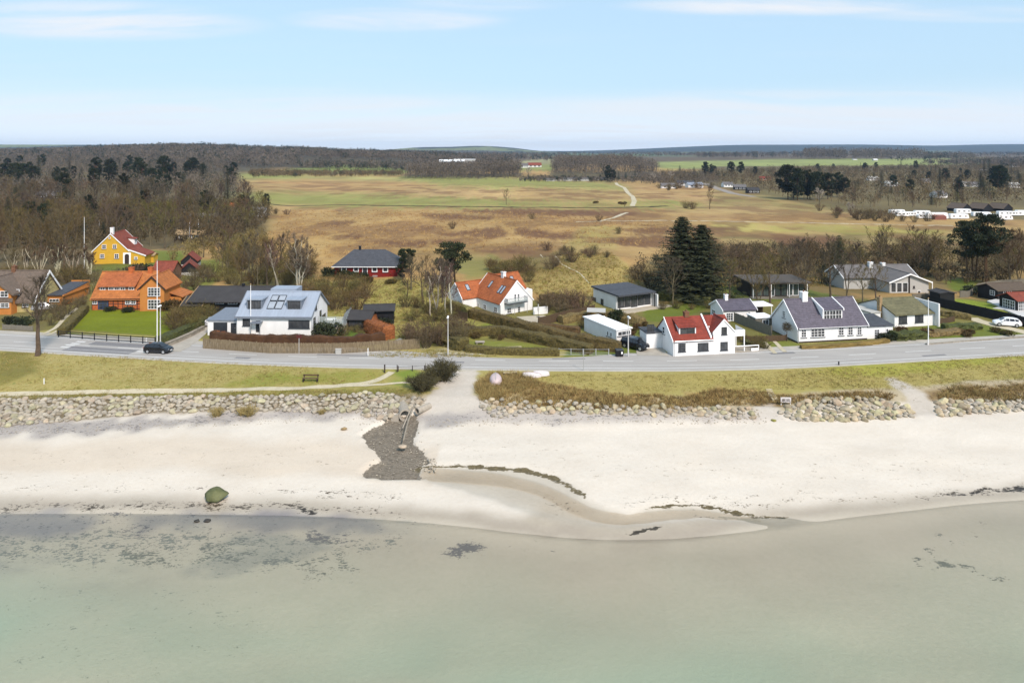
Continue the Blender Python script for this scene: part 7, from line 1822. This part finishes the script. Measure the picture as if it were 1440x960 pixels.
# ------------------------------------------------------------------ single trees
def tree(K, px, py, label, hpx=None, base_h=11.0, sc=None, cat='tree', **kw):
    p = gp(px, py)
    if hpx: sc = hpx * p.y / F / base_h
    return K.put(p.x, p.y, label, cat, None, sc, True, **kw)
tree(K_GREY, 53, 500, 'bare roadside tree with thick dark trunk in front of the thatched house', 116, 11, form=3)
for i, (px, py, h) in enumerate(((37.5, 384, 38), (56, 386, 44), (80.6, 388, 46), (103, 388, 46), (125.6, 386, 40), (18, 384, 34))):
    tree(K_PALE, px, py, ('pale forked tree second in the row behind the thatched house', 'pale straight tree third in the row behind the thatched house', 'pale forked tree behind the orange walled garage', 'pale many stemmed tree right of the garage, left of the flagpole', 'wide pale tree in front of the yellow house corner', 'pale small tree at the left end of the row')[i], h, 6.6, name='pollarded_tree')
tree(K_BIRCH, 420, 410, 'large white stemmed birch group behind the zinc roofed house', 84, 12, form=0)
tree(K_BIRCH, 392, 402, 'slender birch left of the large white stemmed birch', 74, 11, form=1); tree(K_OLIVE, 376, 402, 'bare brown tree left of the slender birch', 66, 10)
tree(K_BIRCH, 614, 441, 'tall crooked birch, middle of the group left of the orange roofed house', 78, 10, form=1); tree(K_BIRCH, 635.5, 450, 'birch nearest the orange roofed house', 82, 10, form=2)
tree(K_BIRCH, 605, 444, 'birch at the left of the group near the orange roofed house', 62, 10, form=2); tree(K_BIRCH, 626, 443, 'thin birch just behind the nearest one', 64, 10, form=2)
tree(K_GREY, 596, 428, 'grey brown bare tree behind the birches', 66, 11); tree(K_GREY, 622, 426, 'grey brown bare tree above the birches', 62, 11)
tree(K_WPINE, 577, 384, 'small windswept pine right of the red house', 34, 7, form=0); tree(K_WPINE, 637, 402, 'leaning dark pine above the birches', 58, 8, form=1); tree(K_PINE, 566, 394, 'low dark pine bush beside the red house', 30, 12)
tree(K_GREY, 946, 430, 'bare round tree on the lawn in front of the double fir', 68, 11, form=2, cat='tree')
tree(K_FIR, 972, 420, 'very tall dark double fir behind the lawn', 118, 17, rz=.1, cat='fir')
tree(K_SPRUCE, 1180, 395, 'broad dark cedar like tree behind the glass pavilion', 66, 16, form=2, cat='fir', sz=None)
tree(K_TPINE, 1366, 395, 'tall pines with one wide dark crown, trunks bare below', 80, 12.5, form=0, cat='pine'); tree(K_TPINE, 1388, 398, 'tall pine with higher crown at the caravan side', 92, 12.5, cat='pine')
tree(K_BARE, 712, 288, 'small reddish bare tree alone at the ditch in the meadow', 22, 11); tree(K_BARE, 998, 294, 'lone bare tree in the meadow beside the lane', 30, 11)
tree(K_OLIVE, 878, 292, 'grey bush where the field path crosses the ditch', 9, 10)
for px, py, lb in ((978, 294, 'left'), (968, 293, 'right')): at_px(K_SHRUBO, px - 4, py, 'low brown shrub ' + lb + ' of two under the lone meadow tree', 2.2)
tree(K_PINE, 374, 296, 'dark pine at the edge of the wood by the meadow', 22, 12, cat='pine')
tree(K_BARE, 405, 344, 'bare tree with dark nest like top behind the birches', 20, 11)
tree(K_BLOSS, 743, 249, 'white blossoming tree at the edge of the round copse', 13, 6); tree(K_BLOSS, 1152, 288, 'pale flowering tree at the scrub edge by the meadow', 22, 6); tree(K_BLOSS, 1196, 303, 'pale flowering bush left of the caravans', 17, 6)
tree(K_BLOSS, 918, 258, 'pale flowering tree behind the white summer houses', 14, 6); tree(K_BLOSS, 942, 256, 'whitish bare tree beside the dark roofed summer house', 14, 6)
tree(K_OLIVE, 1025, 425, 'bare tree beside the dark pavilion, left one', 62, 10); tree(K_OLIVE, 1083, 426, 'bare tree in front of the glass pavilion', 66, 10); tree(K_OLIVE, 1066, 428, 'slender bare tree in front of the glass pavilion', 56, 10)
tree(K_GREY, 1136, 426, 'dark bare tree behind the chimney of the aubergine roofed house', 66, 11); tree(K_GREY, 1190, 424, 'dense dark bare tree behind the aubergine roof', 74, 11); tree(K_GREY, 1168, 420, 'brown bare tree left of the dense dark one', 80, 11)
tree(K_OLIVE, 1213, 424, 'olive bare tree in front of the grey bungalow roof, left', 50, 10); tree(K_OLIVE, 1232, 424, 'olive bare tree in front of the grey bungalow roof, right', 52, 10)
tree(K_BARE, 1420, 400, 'big reddish bare tree at the frame edge beyond the pines', 76, 11, form=2); tree(K_BARE, 1446, 404, 'bare tree cut by the frame edge beyond the black cottages', 84, 11)
tree(K_OLIVE, 232, 350, 'big olive bare tree behind the yellow shed', 66, 10, form=0); tree(K_OLIVE, 212, 346, 'olive bare tree right of the yellow house', 64, 10); tree(K_OLIVE, 286, 362, 'yellowish bare tree above the black sheds', 44, 10, form=2)
tree(K_GREY, 354, 400, 'thin dark stemmed tree behind the black bungalow', 76, 11, form=1)
tree(K_BARE, 318, 372, 'brown bare tree left of the thin dark stemmed tree', 56, 11); tree(K_OLIVE, 336, 380, 'brown bare tree behind the black bungalow', 56, 10)

# ------------------------------------------------------------------ the wood on the left, and the scrub: one tree at a time where they can be told apart
def trees(Ks, s, n, md, seed, label, group, h=(9, 13), bh=11.0, cat='tree', parts=False):
    rng = random.Random(seed)
    for x, y in sorted(scatter(s, n, md, seed), key=lambda q: q[1]):
        K = Ks[rng.randrange(len(Ks))]
        K.put(x, y, label, cat, group, rng.uniform(*h) / bh, parts)
WOODN = '-30,395 -30,352 130,352 208,346 250,345 300,352 372,320 380,296 330,290 -40,290'
trees([K_BARE, K_BARE, K_GREY, K_OLIVE, K_OLIVE], '-50,396 8,390 130,374 128,350 205,340 255,342 300,345 330,335 372,316 378,300 240,300 -60,300', 128, 4.0, 1, 'leafless brown tree in the dense wood behind the yellow house', 'bare trees of the near wood', (9, 13.5))
trees([K_BARE, K_GREY], '-60,300 375,298 345,275 -60,275', 95, 6.5, 2, 'leafless brown tree in the dense wood above the dark cabins', 'bare trees of the far wood', (10, 14))
trees([K_OLIVE, K_GREY, K_OLIVE], '292,384 330,372 400,376 440,388 430,404 372,402 330,404 300,396', 24, 3.0, 4, 'leafless brown tree in the thicket behind the black bungalow', 'trees behind the black bungalow', (7, 10))
trees([K_OLIVE, K_GREY, K_BARE], '1010,402 1100,392 1200,386 1330,386 1330,374 1200,370 1060,376 1000,392', 34, 4.0, 5, 'leafless tree in the brown scrub behind the glass pavilion', 'bare trees of the scrub', (6, 10))
trees([K_BARE, K_OLIVE], '1230,380 1330,392 1330,364 1230,360', 12, 4.5, 6, 'leafless tree in the scrub behind the grey bungalow', 'bare trees behind the bungalow', (7, 11))
trees([K_BARE, K_OLIVE], '1395,396 1460,400 1460,352 1400,356', 9, 5, 7, 'leafless tree in the scrub behind the black cottages', 'bare trees behind the black cottages', (7, 11))
trees([K_GREY, K_OLIVE], '565,424 640,418 650,398 590,396 560,404', 8, 3.4, 8, 'leafless grey tree in the thicket between red house and orange roof', 'trees of the knoll thicket', (5.5, 8))
SCRUBL = 'bare brown shrub in the scrub behind the white roadside houses'
shrubs(K_SHRUB, '880,404 930,372 1000,356 1100,350 1200,356 1340,360 1440,356 1440,392 1330,396 1200,400 1040,404 930,412', 90, 3.0, 9, SCRUBL, 'shrubs of the right scrub', (1.1, 2.2))
shrubs(K_SHRUB, '735,384 800,352 856,360 850,366 790,372 750,392', 26, 2.2, 10, 'low brown shrub on the crest of the dune ridge', 'shrubs on the dune ridge', (.8, 1.4))
shrubs(K_SHRUBO, '690,378 740,372 752,398 700,396', 14, 2.2, 11, 'olive shrub between the orange roof and the dune ridge', 'shrubs behind the orange roof', (1.2, 1.8))
shrubs(K_SHRUB, '752,432 800,428 822,436 800,446 772,440', 9, 2.2, 12, 'brown shrub left of the glass fronted house', 'shrubs near the patio', (1.2, 1.8))
shrubs(K_SHRUBO, '290,388 340,372 440,380 450,420 440,430 380,404 300,402', 36, 2.2, 130, 'olive brown shrub in the thicket behind the black bungalow', 'shrubs behind the black bungalow', (1.0, 1.9))
shrubs(K_SHRUBO, '440,410 500,400 520,412 500,440 450,440', 16, 2.8, 13, 'straw brown shrub on the slope left of the black sheds', 'shrubs on the knoll', (1.1, 1.9))
shrubs(K_SHRUB, '565,476 640,462 650,482 600,490 570,486', 13, 1.9, 14, 'brown shrub at the foot of the knoll near the middle lamp', 'shrubs near the middle lamp', (1.0, 1.7))
shrubs(K_SHRUBO, '566,428 640,440 640,458 580,460', 10, 2.4, 15, 'low olive shrub under the birches', 'shrubs under the birches', (.7, 1.3))
shrubs(K_SHRUBO, '240,446 290,440 330,446 300,458 262,470 240,470', 16, 1.8, 16, 'straw brown shrub between the lawn and the drive', 'shrubs along the drive', (1.0, 1.6))
shrubs(K_SHRUB, '56,440 120,420 124,432 110,436 70,462 56,464', 12, 1.8, 17, 'brown shrub between garage and sandy track', 'shrubs near the garage', (.7, 1.2))
shrubs(K_SHRUB, '120,430 128,392 180,388 250,392 290,384 292,400 256,420 250,400 140,392', 14, 2.4, 18, 'brown shrub behind the orange house', 'shrubs behind the orange house', (1.1, 1.8))
shrubs(K_SHRUBO, '0,410 0,392 120,388 122,410 66,402', 14, 2.4, 19, 'olive shrub under the pale forked trees', 'shrubs under the pale trees', (1.2, 2.0))
shrubs(K_SHRUB, '1150,296 1200,304 1330,312 1240,314 1190,310 1130,298', 16, 4.5, 20, 'brown shrub along the scrub edge at the caravans', 'shrubs at the caravans', (1.4, 2.6))
shrubs(K_SHRUB, '920,268 1000,268 1000,264 920,262', 10, 7, 21, 'dark shrub in front of the white summer houses', 'shrubs at the summer houses', (1.8, 3))
for i, (px, py) in enumerate(((749, 308), (842, 311), (870, 329), (770, 352), (636, 322), (388, 301), (404, 302))): at_px(K_SHRUB, px, py, 'dark single shrub in the dry meadow', 1.5, group='meadow shrubs', parts=False)
for i, (px, py) in enumerate(((872, 287), (875, 287.5), (879, 287), (838, 286))): at_px(K_BUSHB, px, py, 'tiny dark bush on the green strip of the meadow', 1.3, 'bush', 'bushes on the meadow strip', parts=False)
# conifers
CW = 'dark conifer standing above the bare trees of the left wood'
for px, py, h, K in ((20, 262, 30, K_PINE), (35, 256, 24, K_PINE), (54, 254, 36, K_SPRUCE), (74, 262, 24, K_SPRUCE), (135, 258, 34, K_PINE), (115, 258, 24, K_SPRUCE), (155, 252, 26, K_PINE), (195, 256, 32, K_PINE), (201, 258, 28, K_PINE), (231, 252, 30, K_PINE), (214, 262, 24, K_PINE), (223, 266, 24, K_PINE), (271, 250, 26, K_PINE),
                     (90, 280, 34, K_PINE), (97, 284, 30, K_PINE), (80, 276, 24, K_PINE), (198, 300, 46, K_SPRUCE), (204, 304, 34, K_PINE), (190, 302, 36, K_SPRUCE), (288, 302, 32, K_PINE), (296, 304, 26, K_PINE), (340, 302, 26, K_PINE), (332, 306, 20, K_SPRUCE), (182, 240, 20, K_PINE), (168, 240, 16, K_SPRUCE), (10, 240, 16, K_PINE), (28, 234, 14, K_PINE), (60, 236, 18, K_PINE), (250, 262, 18, K_PINE),
                     (176, 322, 30, K_PINE), (130, 312, 26, K_PINE), (145, 345, 34, K_SPRUCE), (262, 270, 18, K_SPRUCE), (46, 262, 26, K_PINE), (5, 258, 26, K_PINE), (112, 268, 26, K_SPRUCE), (310, 296, 20, K_SPRUCE)):
    p = gp(px, py); b = 12 if K is K_PINE else 16
    K.put(p.x, p.y, CW, 'conifer', 'conifers of the left wood', h * p.y / F / b, False)
trees([K_PINE, K_SPRUCE, K_PINE], '-40,288 330,284 330,246 -40,246', 44, 9, 61, CW, 'conifers of the left wood', (11, 17), 13.0, 'conifer')
trees([K_PINE, K_SPRUCE], '-40,345 128,345 130,300 -40,300', 9, 8, 63, CW, 'conifers of the left wood', (9, 13), 13.0, 'conifer')
CR = 'dark conifer among the summer houses on the right'
for px, py, h, K in ((1108, 280, 44, K_PINE), (1122, 282, 42, K_PINE), (1136, 280, 38, K_PINE), (1150, 281, 36, K_PINE), (1164, 280, 34, K_PINE), (1178, 277, 32, K_PINE), (1188, 278, 26, K_PINE), (1116, 280, 40, K_SPRUCE), (992, 247, 18, K_PINE), (1000, 248, 16, K_PINE), (976, 246, 12, K_SPRUCE), (1028, 246, 17, K_PINE), (1042, 246, 17, K_PINE), (1056, 249, 14, K_SPRUCE), (1062, 248, 13, K_PINE), (981, 254, 12, K_SPRUCE), (956, 243, 11, K_SPRUCE), (1005, 243, 9, K_PINE),
                     (1210, 236, 8, K_SPRUCE), (1240, 272, 16, K_SPRUCE), (1253, 272, 14, K_SPRUCE), (1280, 274, 20, K_PINE), (1288, 240, 13, K_PINE), (1267, 233, 10, K_SPRUCE), (1286, 250, 10, K_PINE), (1307, 252, 10, K_PINE), (1322, 266, 30, K_SPRUCE), (1330, 258, 20, K_PINE), (1379, 267, 26, K_SPRUCE), (1391, 250, 28, K_SPRUCE), (1384, 248, 24, K_SPRUCE), (1404, 272, 36, K_PINE), (1410, 268, 30, K_PINE), (1398, 262, 26, K_PINE), (1434, 258, 14, K_SPRUCE), (1422, 236, 14, K_SPRUCE),
                     (1346, 284, 26, K_SPRUCE), (1310, 288, 18, K_SPRUCE), (1216, 242, 12, K_PINE), (1232, 238, 9, K_PINE), (1195, 244, 9, K_SPRUCE), (1172, 240, 9, K_PINE), (1150, 240, 9, K_PINE), (862, 256, 16, K_PINE), (870, 254, 13, K_SPRUCE), (880, 251, 10, K_SPRUCE), (893, 250, 10, K_SPRUCE), (908, 250, 9, K_SPRUCE), (855, 254, 20, K_PINE), (1298, 246, 9, K_SPRUCE), (1182, 240, 8, K_SPRUCE), (1360, 254, 14, K_PINE)):
    p = gp(px, py); b = 12 if K is K_PINE else 16
    K.put(p.x, p.y, CR, 'conifer', 'conifers on the right', h * p.y / F / b, False)
trees([K_BARE, K_OLIVE], '1196,292 1330,292 1440,292 1440,276 1300,274 1200,278', 26, 7, 31, 'leafless tree in the brown scrub behind the caravans', 'bare trees behind the caravans', (7, 11))
trees([K_PINE, K_SPRUCE, K_SPRUCE], '1190,284 1440,284 1440,244 1090,244 960,250 1060,262', 46, 10, 62, CR, 'conifers on the right', (6, 12), 13.0, 'conifer')
# far woods: masses
def far_wood(name, s, n, mats, h=(9, 14), seed=1, tri=46, wide=.42, needle=.0, size=1.5, outlines=None):
    rs = np.random.RandomState(seed); V = []; MI = []
    polys = [s] if isinstance(s, tuple) else [poly(q) for q in ([s] if isinstance(s, str) else s)]
    for P in polys:
        if isinstance(P, tuple): x0, x1, y0, y1, keep = P      # a stretch of country in metres
        else:
            W = [gp(*p) for p in P]
            x0, x1 = min(p.x for p in W), max(p.x for p in W); y0, y1 = min(p.y for p in W), max(p.y for p in W)
        xs = rs.uniform(x0, x1, n * 8); ys = rs.uniform(y0, y1, n * 8); zs = T(xs, ys); px, py = proj(xs, ys, zs)
        ok = keep(xs, ys, px, py) if isinstance(P, tuple) else inpoly(px, py, P); xs, ys, zs = xs[ok][:n], ys[ok][:n], zs[ok][:n]
        k = len(xs)
        if not k: continue
        hh = rs.uniform(h[0], h[1], k) * (.85 + .3 * vnoise(xs / 60, ys / 60, 3)); con = rs.rand(k) < needle
        # crown points
        u = rs.normal(size=(k, tri, 3)); u /= np.linalg.norm(u, axis=-1, keepdims=True); r = rs.rand(k, tri, 1) ** .45
        c = u * r
        ww = hh[:, None] * wide * np.where(con, .6, 1)[:, None]
        X = xs[:, None] + c[..., 0] * ww; Y = ys[:, None] + c[..., 1] * ww; Zc = zs[:, None] + hh[:, None] * (.56 + .46 * c[..., 2])
        p = np.stack([X, Y, Zc], -1)
        sz = size * (.6 + .8 * rs.rand(k, tri, 1))
        d1 = rs.normal(size=(k, tri, 3)) * .35 + np.array([0, 0, .55]); d1 *= sz
        d2 = rs.normal(size=(k, tri, 3)) * .4 * sz
        tris_ = np.stack([p, p + d2, p + d1], 2)        # k,tri,3,3
        V.append(tris_.reshape(-1, 3)); MI.append(np.repeat(np.where(con, 1, 0), tri))
        # stems
        t = np.stack([np.stack([xs - .2, ys, zs - .5], -1), np.stack([xs + .2, ys, zs - .5], -1), np.stack([xs, ys, zs + hh * .9], -1)], 1)
        V.append(t.reshape(-1, 3)); MI.append(np.zeros(k, int))
    V = np.concatenate(V); MI = np.concatenate(MI); nf = len(V) // 3
    me = bpy.data.meshes.new(name); me.vertices.add(len(V)); me.vertices.foreach_set('co', V.astype(np.float32).reshape(-1))
    me.loops.add(len(V)); me.loops.foreach_set('vertex_index', np.arange(len(V), dtype=np.int32)); me.polygons.add(nf); me.polygons.foreach_set('loop_start', np.arange(0, len(V), 3, dtype=np.int32)); me.polygons.foreach_set('loop_total', np.full(nf, 3, np.int32))
    for m in mats: me.materials.append(m)
    me.polygons.foreach_set('material_index', MI.astype(np.int32)); me.update(calc_edges=True)
    return tag(link(name, me), kind='stuff')
FW = mat('far_bare_crowns', A(118, 107, 93), 1, .38, .03); FWO = mat('far_olive_crowns', A(116, 100, 74), 1, .25, .015); FN = mat('far_needle_crowns', A(56, 64, 48), 1, .3, .03)
far_wood('woodland', '-60,286 345,282 336,250 330,222 -60,222', 2300, [FW, FN], (9, 13), 1, 60, .36, .14, 1.1)
far_wood('woodland', '-60,236 340,236 340,214 -60,212', 3000, [FW, FN], (10, 15), 2, 30, .5, .26, 2.0)
inv = lambda x, y, a, px: np.abs(px - 300) < a
far_wood('wooded_hills', (-1300, 40, 1010, 1900, lambda x, y, px, py: (px > 150) & (px < 720) & ((y > 1230) | (px < 425) | (px > 585)) & (fbm(x / 160, y / 160, 8, 3) > .38)), 5200, [FW, FN], (10, 15), 3, 30, .5, .14, 2.6)
far_wood('wooded_crest', (-1500, -60, 1600, 2300, lambda x, y, px, py: (px > 120) & (px < 640)), 3600, [FN, FW], (11, 17), 33, 24, .45, .3, 3.0)
far_wood('woodland', (-2600, -400, 1150, 2600, lambda x, y, px, py: (px > -80) & (px < 345)), 5200, [FW, FN], (10, 15), 34, 24, .52, .22, 2.8)
far_wood('far_hedgerows', (-800, 3600, 1500, 4200, lambda x, y, px, py: (px > 560) & (px < 1500) & (np.abs(fbm(x / 420, y / 700, 19, 2) - .5) < .022)), 2600, [FW, FN], (9, 15), 35, 16, .6, .3, 4.0)
far_wood('copse', '776,246 800,249 900,248 928,244 925,238 880,228 790,228 776,236', 900, [FW, FN], (15, 20), 4, 70, .34, .02, 1.6)
far_wood('tree_belt', '566,251 640,252 730,249 733,244 640,244 580,245', 420, [FW, FN], (16, 21), 5, 80, .26, .0, 1.5)
far_wood('undergrowth', '350,250 566,248 566,244 350,243', 420, [FWO, FN], (4, 7), 6, 40, .7, .1, 1.4)
far_wood('undergrowth', '420,237 600,241 600,236 440,231', 350, [FW, FN], (8, 13), 7, 40, .6, .35, 2)
far_wood('settlement_trees', '930,262 1000,258 1060,270 1150,284 1200,292 1450,288 1450,234 1130,238 930,246', 2700, [FWO, FN], (5, 10), 8, 54, .5, .10, .95)
far_wood('settlement_trees', '900,258 930,262 1010,262 1010,246 900,248', 260, [FW, FN], (5, 9), 9, 50, .5, .06, 1)
far_wood('field_trees', ['1130,224 1190,224.5 1190,222 1130,221', '1196,224.5 1300,225 1300,222 1196,221'], 130, [FW, FN], (26, 36), 10, 90, .42, .0, 3.4)
far_wood('field_trees', ['1300,226 1370,226 1370,223 1300,222', '980,223 1130,223.5 1130,221 980,220'], 130, [FW, FN], (16, 24), 11, 60, .42, .25, 3)
far_wood('field_trees', ['600,224 720,228 800,226 800,218 700,217 600,217'], 420, [FW, FN], (9, 14), 12, 40, .6, .3, 3)
far_wood('field_trees', ['1290,232 1450,238 1450,226 1400,226'], 500, [FW, FN], (8, 13), 14, 40, .6, .25, 2.4)
far_wood('copse_hedge', '730,256 930,258 930,252 730,251', 300, [FW, FN], (3, 6), 13, 40, .7, .3, 1.2)

NW = mat('understory_twigs', A(106, 92, 66), .95, .4, .25)
far_wood('wood_undergrowth', ['-40,396 -30,352 128,352 208,340 256,343 300,347 340,338 372,318 380,298 330,292 -40,292'], 1500, [NW, FN], (2.5, 7), 51, 90, .45, .04, .62)
far_wood('wood_undergrowth', ['225,372 262,350 345,338 372,322 378,340 372,372 330,378 300,372 280,366'], 110, [mat('understory_olive_twigs', A(136, 120, 74), .95, .35, .25), FN], (2, 5), 52, 110, .5, .0, .5)
far_wood('scrub_undergrowth', ['1000,404 1440,400 1440,345 1200,350 1000,352 880,380 900,408'], 420, [NW, FN], (1.5, 4), 53, 110, .6, .02, .5)
# rough grass
tufts('dune_grass', '668,540 700,532 760,538 850,552 960,558 1010,546 1060,550 1110,556 1240,550 1262,556 1250,562 1120,566 1020,570 940,576 800,576 690,570', 2500, [STRAWB, STRAWB, STRAW, mat('dark_dune_grass', A(132, 106, 66), .95, .35, .5)], .5, 9, 1, .045)
tufts('dune_grass', '668,540 690,524 740,528 760,540 700,560 676,564', 900, [STRAWB, STRAW], .65, 10, 2, .045)
tufts('dune_grass', '1316,562 1330,546 1440,540 1480,545 1480,562 1400,566', 900, [STRAWB, STRAW, MATS['dark_dune_grass']], .45, 8, 3, .045)
tufts('bank_grass', '-40,496 60,496 330,511 540,522 540,540 300,547 -40,552', 4200, [STRAW, STRAW, GRASSO], .2, 7, 4, .035)
tufts('bank_grass', '-40,556 300,551 540,547 600,548 590,560 400,558 -40,562', 1800, [STRAW, GRASSO], .25, 7, 41, .035)
tufts('bank_grass', '690,526 1000,527 1240,514 1450,498 1450,540 1260,548 1060,547 900,552 760,540', 4600, [STRAW, STRAW, GRASSO], .2, 7, 5, .035)
tufts('meadow_grass', '745,385 800,355 860,356 890,384 915,412 850,416 800,424 770,430 742,404', 3200, [STRAW, STRAWB, GRASSO], .5, 8, 6, .06)
tufts('meadow_grass', '450,400 560,392 640,396 650,440 640,466 570,478 500,452 450,436', 3200, [STRAW, GRASSO, STRAW], .4, 8, 7, .055)
tufts('verge_grass', '520,496 580,492 640,493 700,498 700,502 520,503', 500, [STRAW, GRASSO], .3, 8, 8, .04)
tufts('meadow_grass', '1010,405 1200,402 1330,392 1330,380 1000,396', 1200, [GRASSO, STRAWB], .5, 8, 9, .06)
tufts('meadow_reeds', '380,392 470,388 470,362 700,352 745,352 880,345 1000,350 1000,316 720,296 400,296 365,340', 5000, [mat('reed_straw', A(208, 172, 110), .95, .3, .1), mat('reed_brown', A(150, 112, 72), .95, .3, .1), MATS['reed_straw']], .6, 6, 10, .08, .6)

# ------------------------------------------------------------------ haze, sky, sun, camera
hz = MB().box(-9500, 9500, -3800, 9500, -12, 150).build('haze', [], fix=False)
hz['kind'] = 'stuff'
m = bpy.data.materials.new('thin_haze'); m.use_nodes = True; N = m.node_tree.nodes; N.remove(N['Principled BSDF'])
pv = N.new('ShaderNodeVolumePrincipled'); pv.inputs['Color'].default_value = (.44, .68, 1.0, 1); pv.inputs['Density'].default_value = 6e-5; pv.inputs['Anisotropy'].default_value = .2
m.node_tree.links.new(pv.outputs[0], N['Material Output'].inputs['Volume']); hz.data.materials.append(m)

SUN = Vector((.45, -.85, .95)).normalized()
W = bpy.data.worlds.new('World'); SC.world = W; W.use_nodes = True; N, L = W.node_tree.nodes, W.node_tree.links
bg = N['Background']; sky = N.new('ShaderNodeTexSky'); sky.sky_type = 'NISHITA'; sky.sun_disc = False
sky.sun_elevation = math.asin(SUN.z); sky.sun_rotation = math.atan2(SUN.x, SUN.y); sky.air_density = 1.0; sky.dust_density = 1.2; sky.ozone_density = 1.0
tc = N.new('ShaderNodeTexCoord'); sp = N.new('ShaderNodeSeparateXYZ'); L.new(tc.outputs['Generated'], sp.inputs[0])
def wm(op, a, b=None):
    x = N.new('ShaderNodeMath'); x.operation = op
    for k, v in enumerate((a, b)):
        if v is None: continue
        if isinstance(v, (int, float)): x.inputs[k].default_value = v
        else: L.new(v, x.inputs[k])
    return x.outputs[0]
def wr(v, a, b, lo=0.0, hi=1.0):
    r = N.new('ShaderNodeMapRange'); r.interpolation_type = 'SMOOTHSTEP'
    for n_, q in (('From Min', a), ('From Max', b), ('To Min', lo), ('To Max', hi)): r.inputs[n_].default_value = q
    L.new(v, r.inputs['Value']); return r.outputs[0]
zz = wm('ADD', wm('MAXIMUM', sp.outputs['Z'], 0.0), .10)
cx = wm('DIVIDE', sp.outputs['X'], zz); cy = wm('DIVIDE', sp.outputs['Y'], zz)
cmb = N.new('ShaderNodeCombineXYZ'); L.new(cx, cmb.inputs[0]); L.new(cy, cmb.inputs[1])
def cloud(sc, st, seed, det=8, ro=.62, dist=.5):
    mp = N.new('ShaderNodeMapping'); mp.inputs['Scale'].default_value = st; mp.inputs['Location'].default_value = seed; L.new(cmb.outputs[0], mp.inputs['Vector'])
    n = N.new('ShaderNodeTexNoise'); n.inputs['Scale'].default_value = sc; n.inputs['Detail'].default_value = det; n.inputs['Roughness'].default_value = ro; n.inputs['Distortion'].default_value = dist
    L.new(mp.outputs[0], n.inputs['Vector']); return n.outputs['Fac']
# banks of thin cloud by bearing and height
yy = wm('MAXIMUM', sp.outputs['Y'], .02); az = wm('DIVIDE', sp.outputs['X'], yy); el = wm('DIVIDE', sp.outputs['Z'], yy)
def bank(a, e, ra, re):
    q = wm('ADD', wm('POWER', wm('DIVIDE', wm('ABSOLUTE', wm('SUBTRACT', az, a)), ra), 2.0), wm('POWER', wm('DIVIDE', wm('ABSOLUTE', wm('SUBTRACT', el, e)), re), 2.0))
    return wr(q, 0.0, 1.6, 1, 0)
tot = None
for a_, e_, ra_, re_, k_ in ((-.60, .184, .22, .022, 1), (-.66, .205, .2, .015, .7), (-.17, .192, .15, .017, 1), (.40, .212, .22, .014, 1), (-.40, .058, .42, .03, .7), (.45, .055, .5, .034, .8), (.05, .03, .5, .03, .8), (.7, .20, .2, .012, .6), (-.05, .215, .12, .012, .5)):
    v_ = wm('MULTIPLY', bank(a_, e_, ra_, re_), k_); tot = v_ if tot is None else wm('MAXIMUM', tot, v_)
n1_ = wr(cloud(1.1, (.5, 1.6, 1), (5.3, 1.9, 0)), .34, .62)
far_c = wr(cloud(.5, (.6, 1.3, 1), (1.3, 8.9, 0)), .5, .75)
cov = wm('MINIMUM', wm('ADD', wm('MULTIPLY', wm('MULTIPLY', tot, n1_), .95), wm('MULTIPLY', far_c, .16)), .95)
hor = wr(sp.outputs['Z'], .0, .10, 1, 0)
def mixc(f, a, b):
    m_ = N.new('ShaderNodeMix'); m_.data_type = 'RGBA'
    for k, v in ((0, f), (6, a), (7, b)):
        if isinstance(v, (float, tuple)): m_.inputs[k].default_value = v
        else: L.new(v, m_.inputs[k])
    return m_.outputs[2]
base = mixc(.78, sky.outputs[0], (2.78, 3.93, 4.95, 1))
out_ = mixc(wm('MULTIPLY', hor, .9), base, (5.1, 5.5, 6.0, 1))
out_ = mixc(cov, out_, (4.5, 4.65, 4.9, 1))
L.new(out_, bg.inputs['Color']); bg.inputs['Strength'].default_value = .092
sl = bpy.data.lights.new('sun', 'SUN'); sl.energy = 2.15; sl.angle = R(11); sl.color = (1, .885, .80)
so = bpy.data.objects.new('sun', sl); COL.objects.link(so); so.rotation_euler = SUN.to_track_quat('Z', 'Y').to_euler(); so.location = (0, -50, 120)
cam = bpy.data.cameras.new('camera'); cam.lens = 24; cam.sensor_width = 36; cam.shift_y = (HY - 480) / 1440; cam.clip_start = 1; cam.clip_end = 40000
co = bpy.data.objects.new('camera', cam); COL.objects.link(co); co.location = (0, 0, HC); co.rotation_euler = (R(90), 0, 0); SC.camera = co
SC.view_settings.view_transform = 'Standard'; SC.view_settings.look = 'None'; SC.view_settings.exposure = 1.12; SC.view_settings.gamma = 1
SC.cycles.max_bounces = 6; SC.cycles.diffuse_bounces = 2; SC.cycles.glossy_bounces = 3; SC.cycles.transparent_max_bounces = 8; SC.cycles.volume_bounces = 0
SC.cycles.use_denoising = True
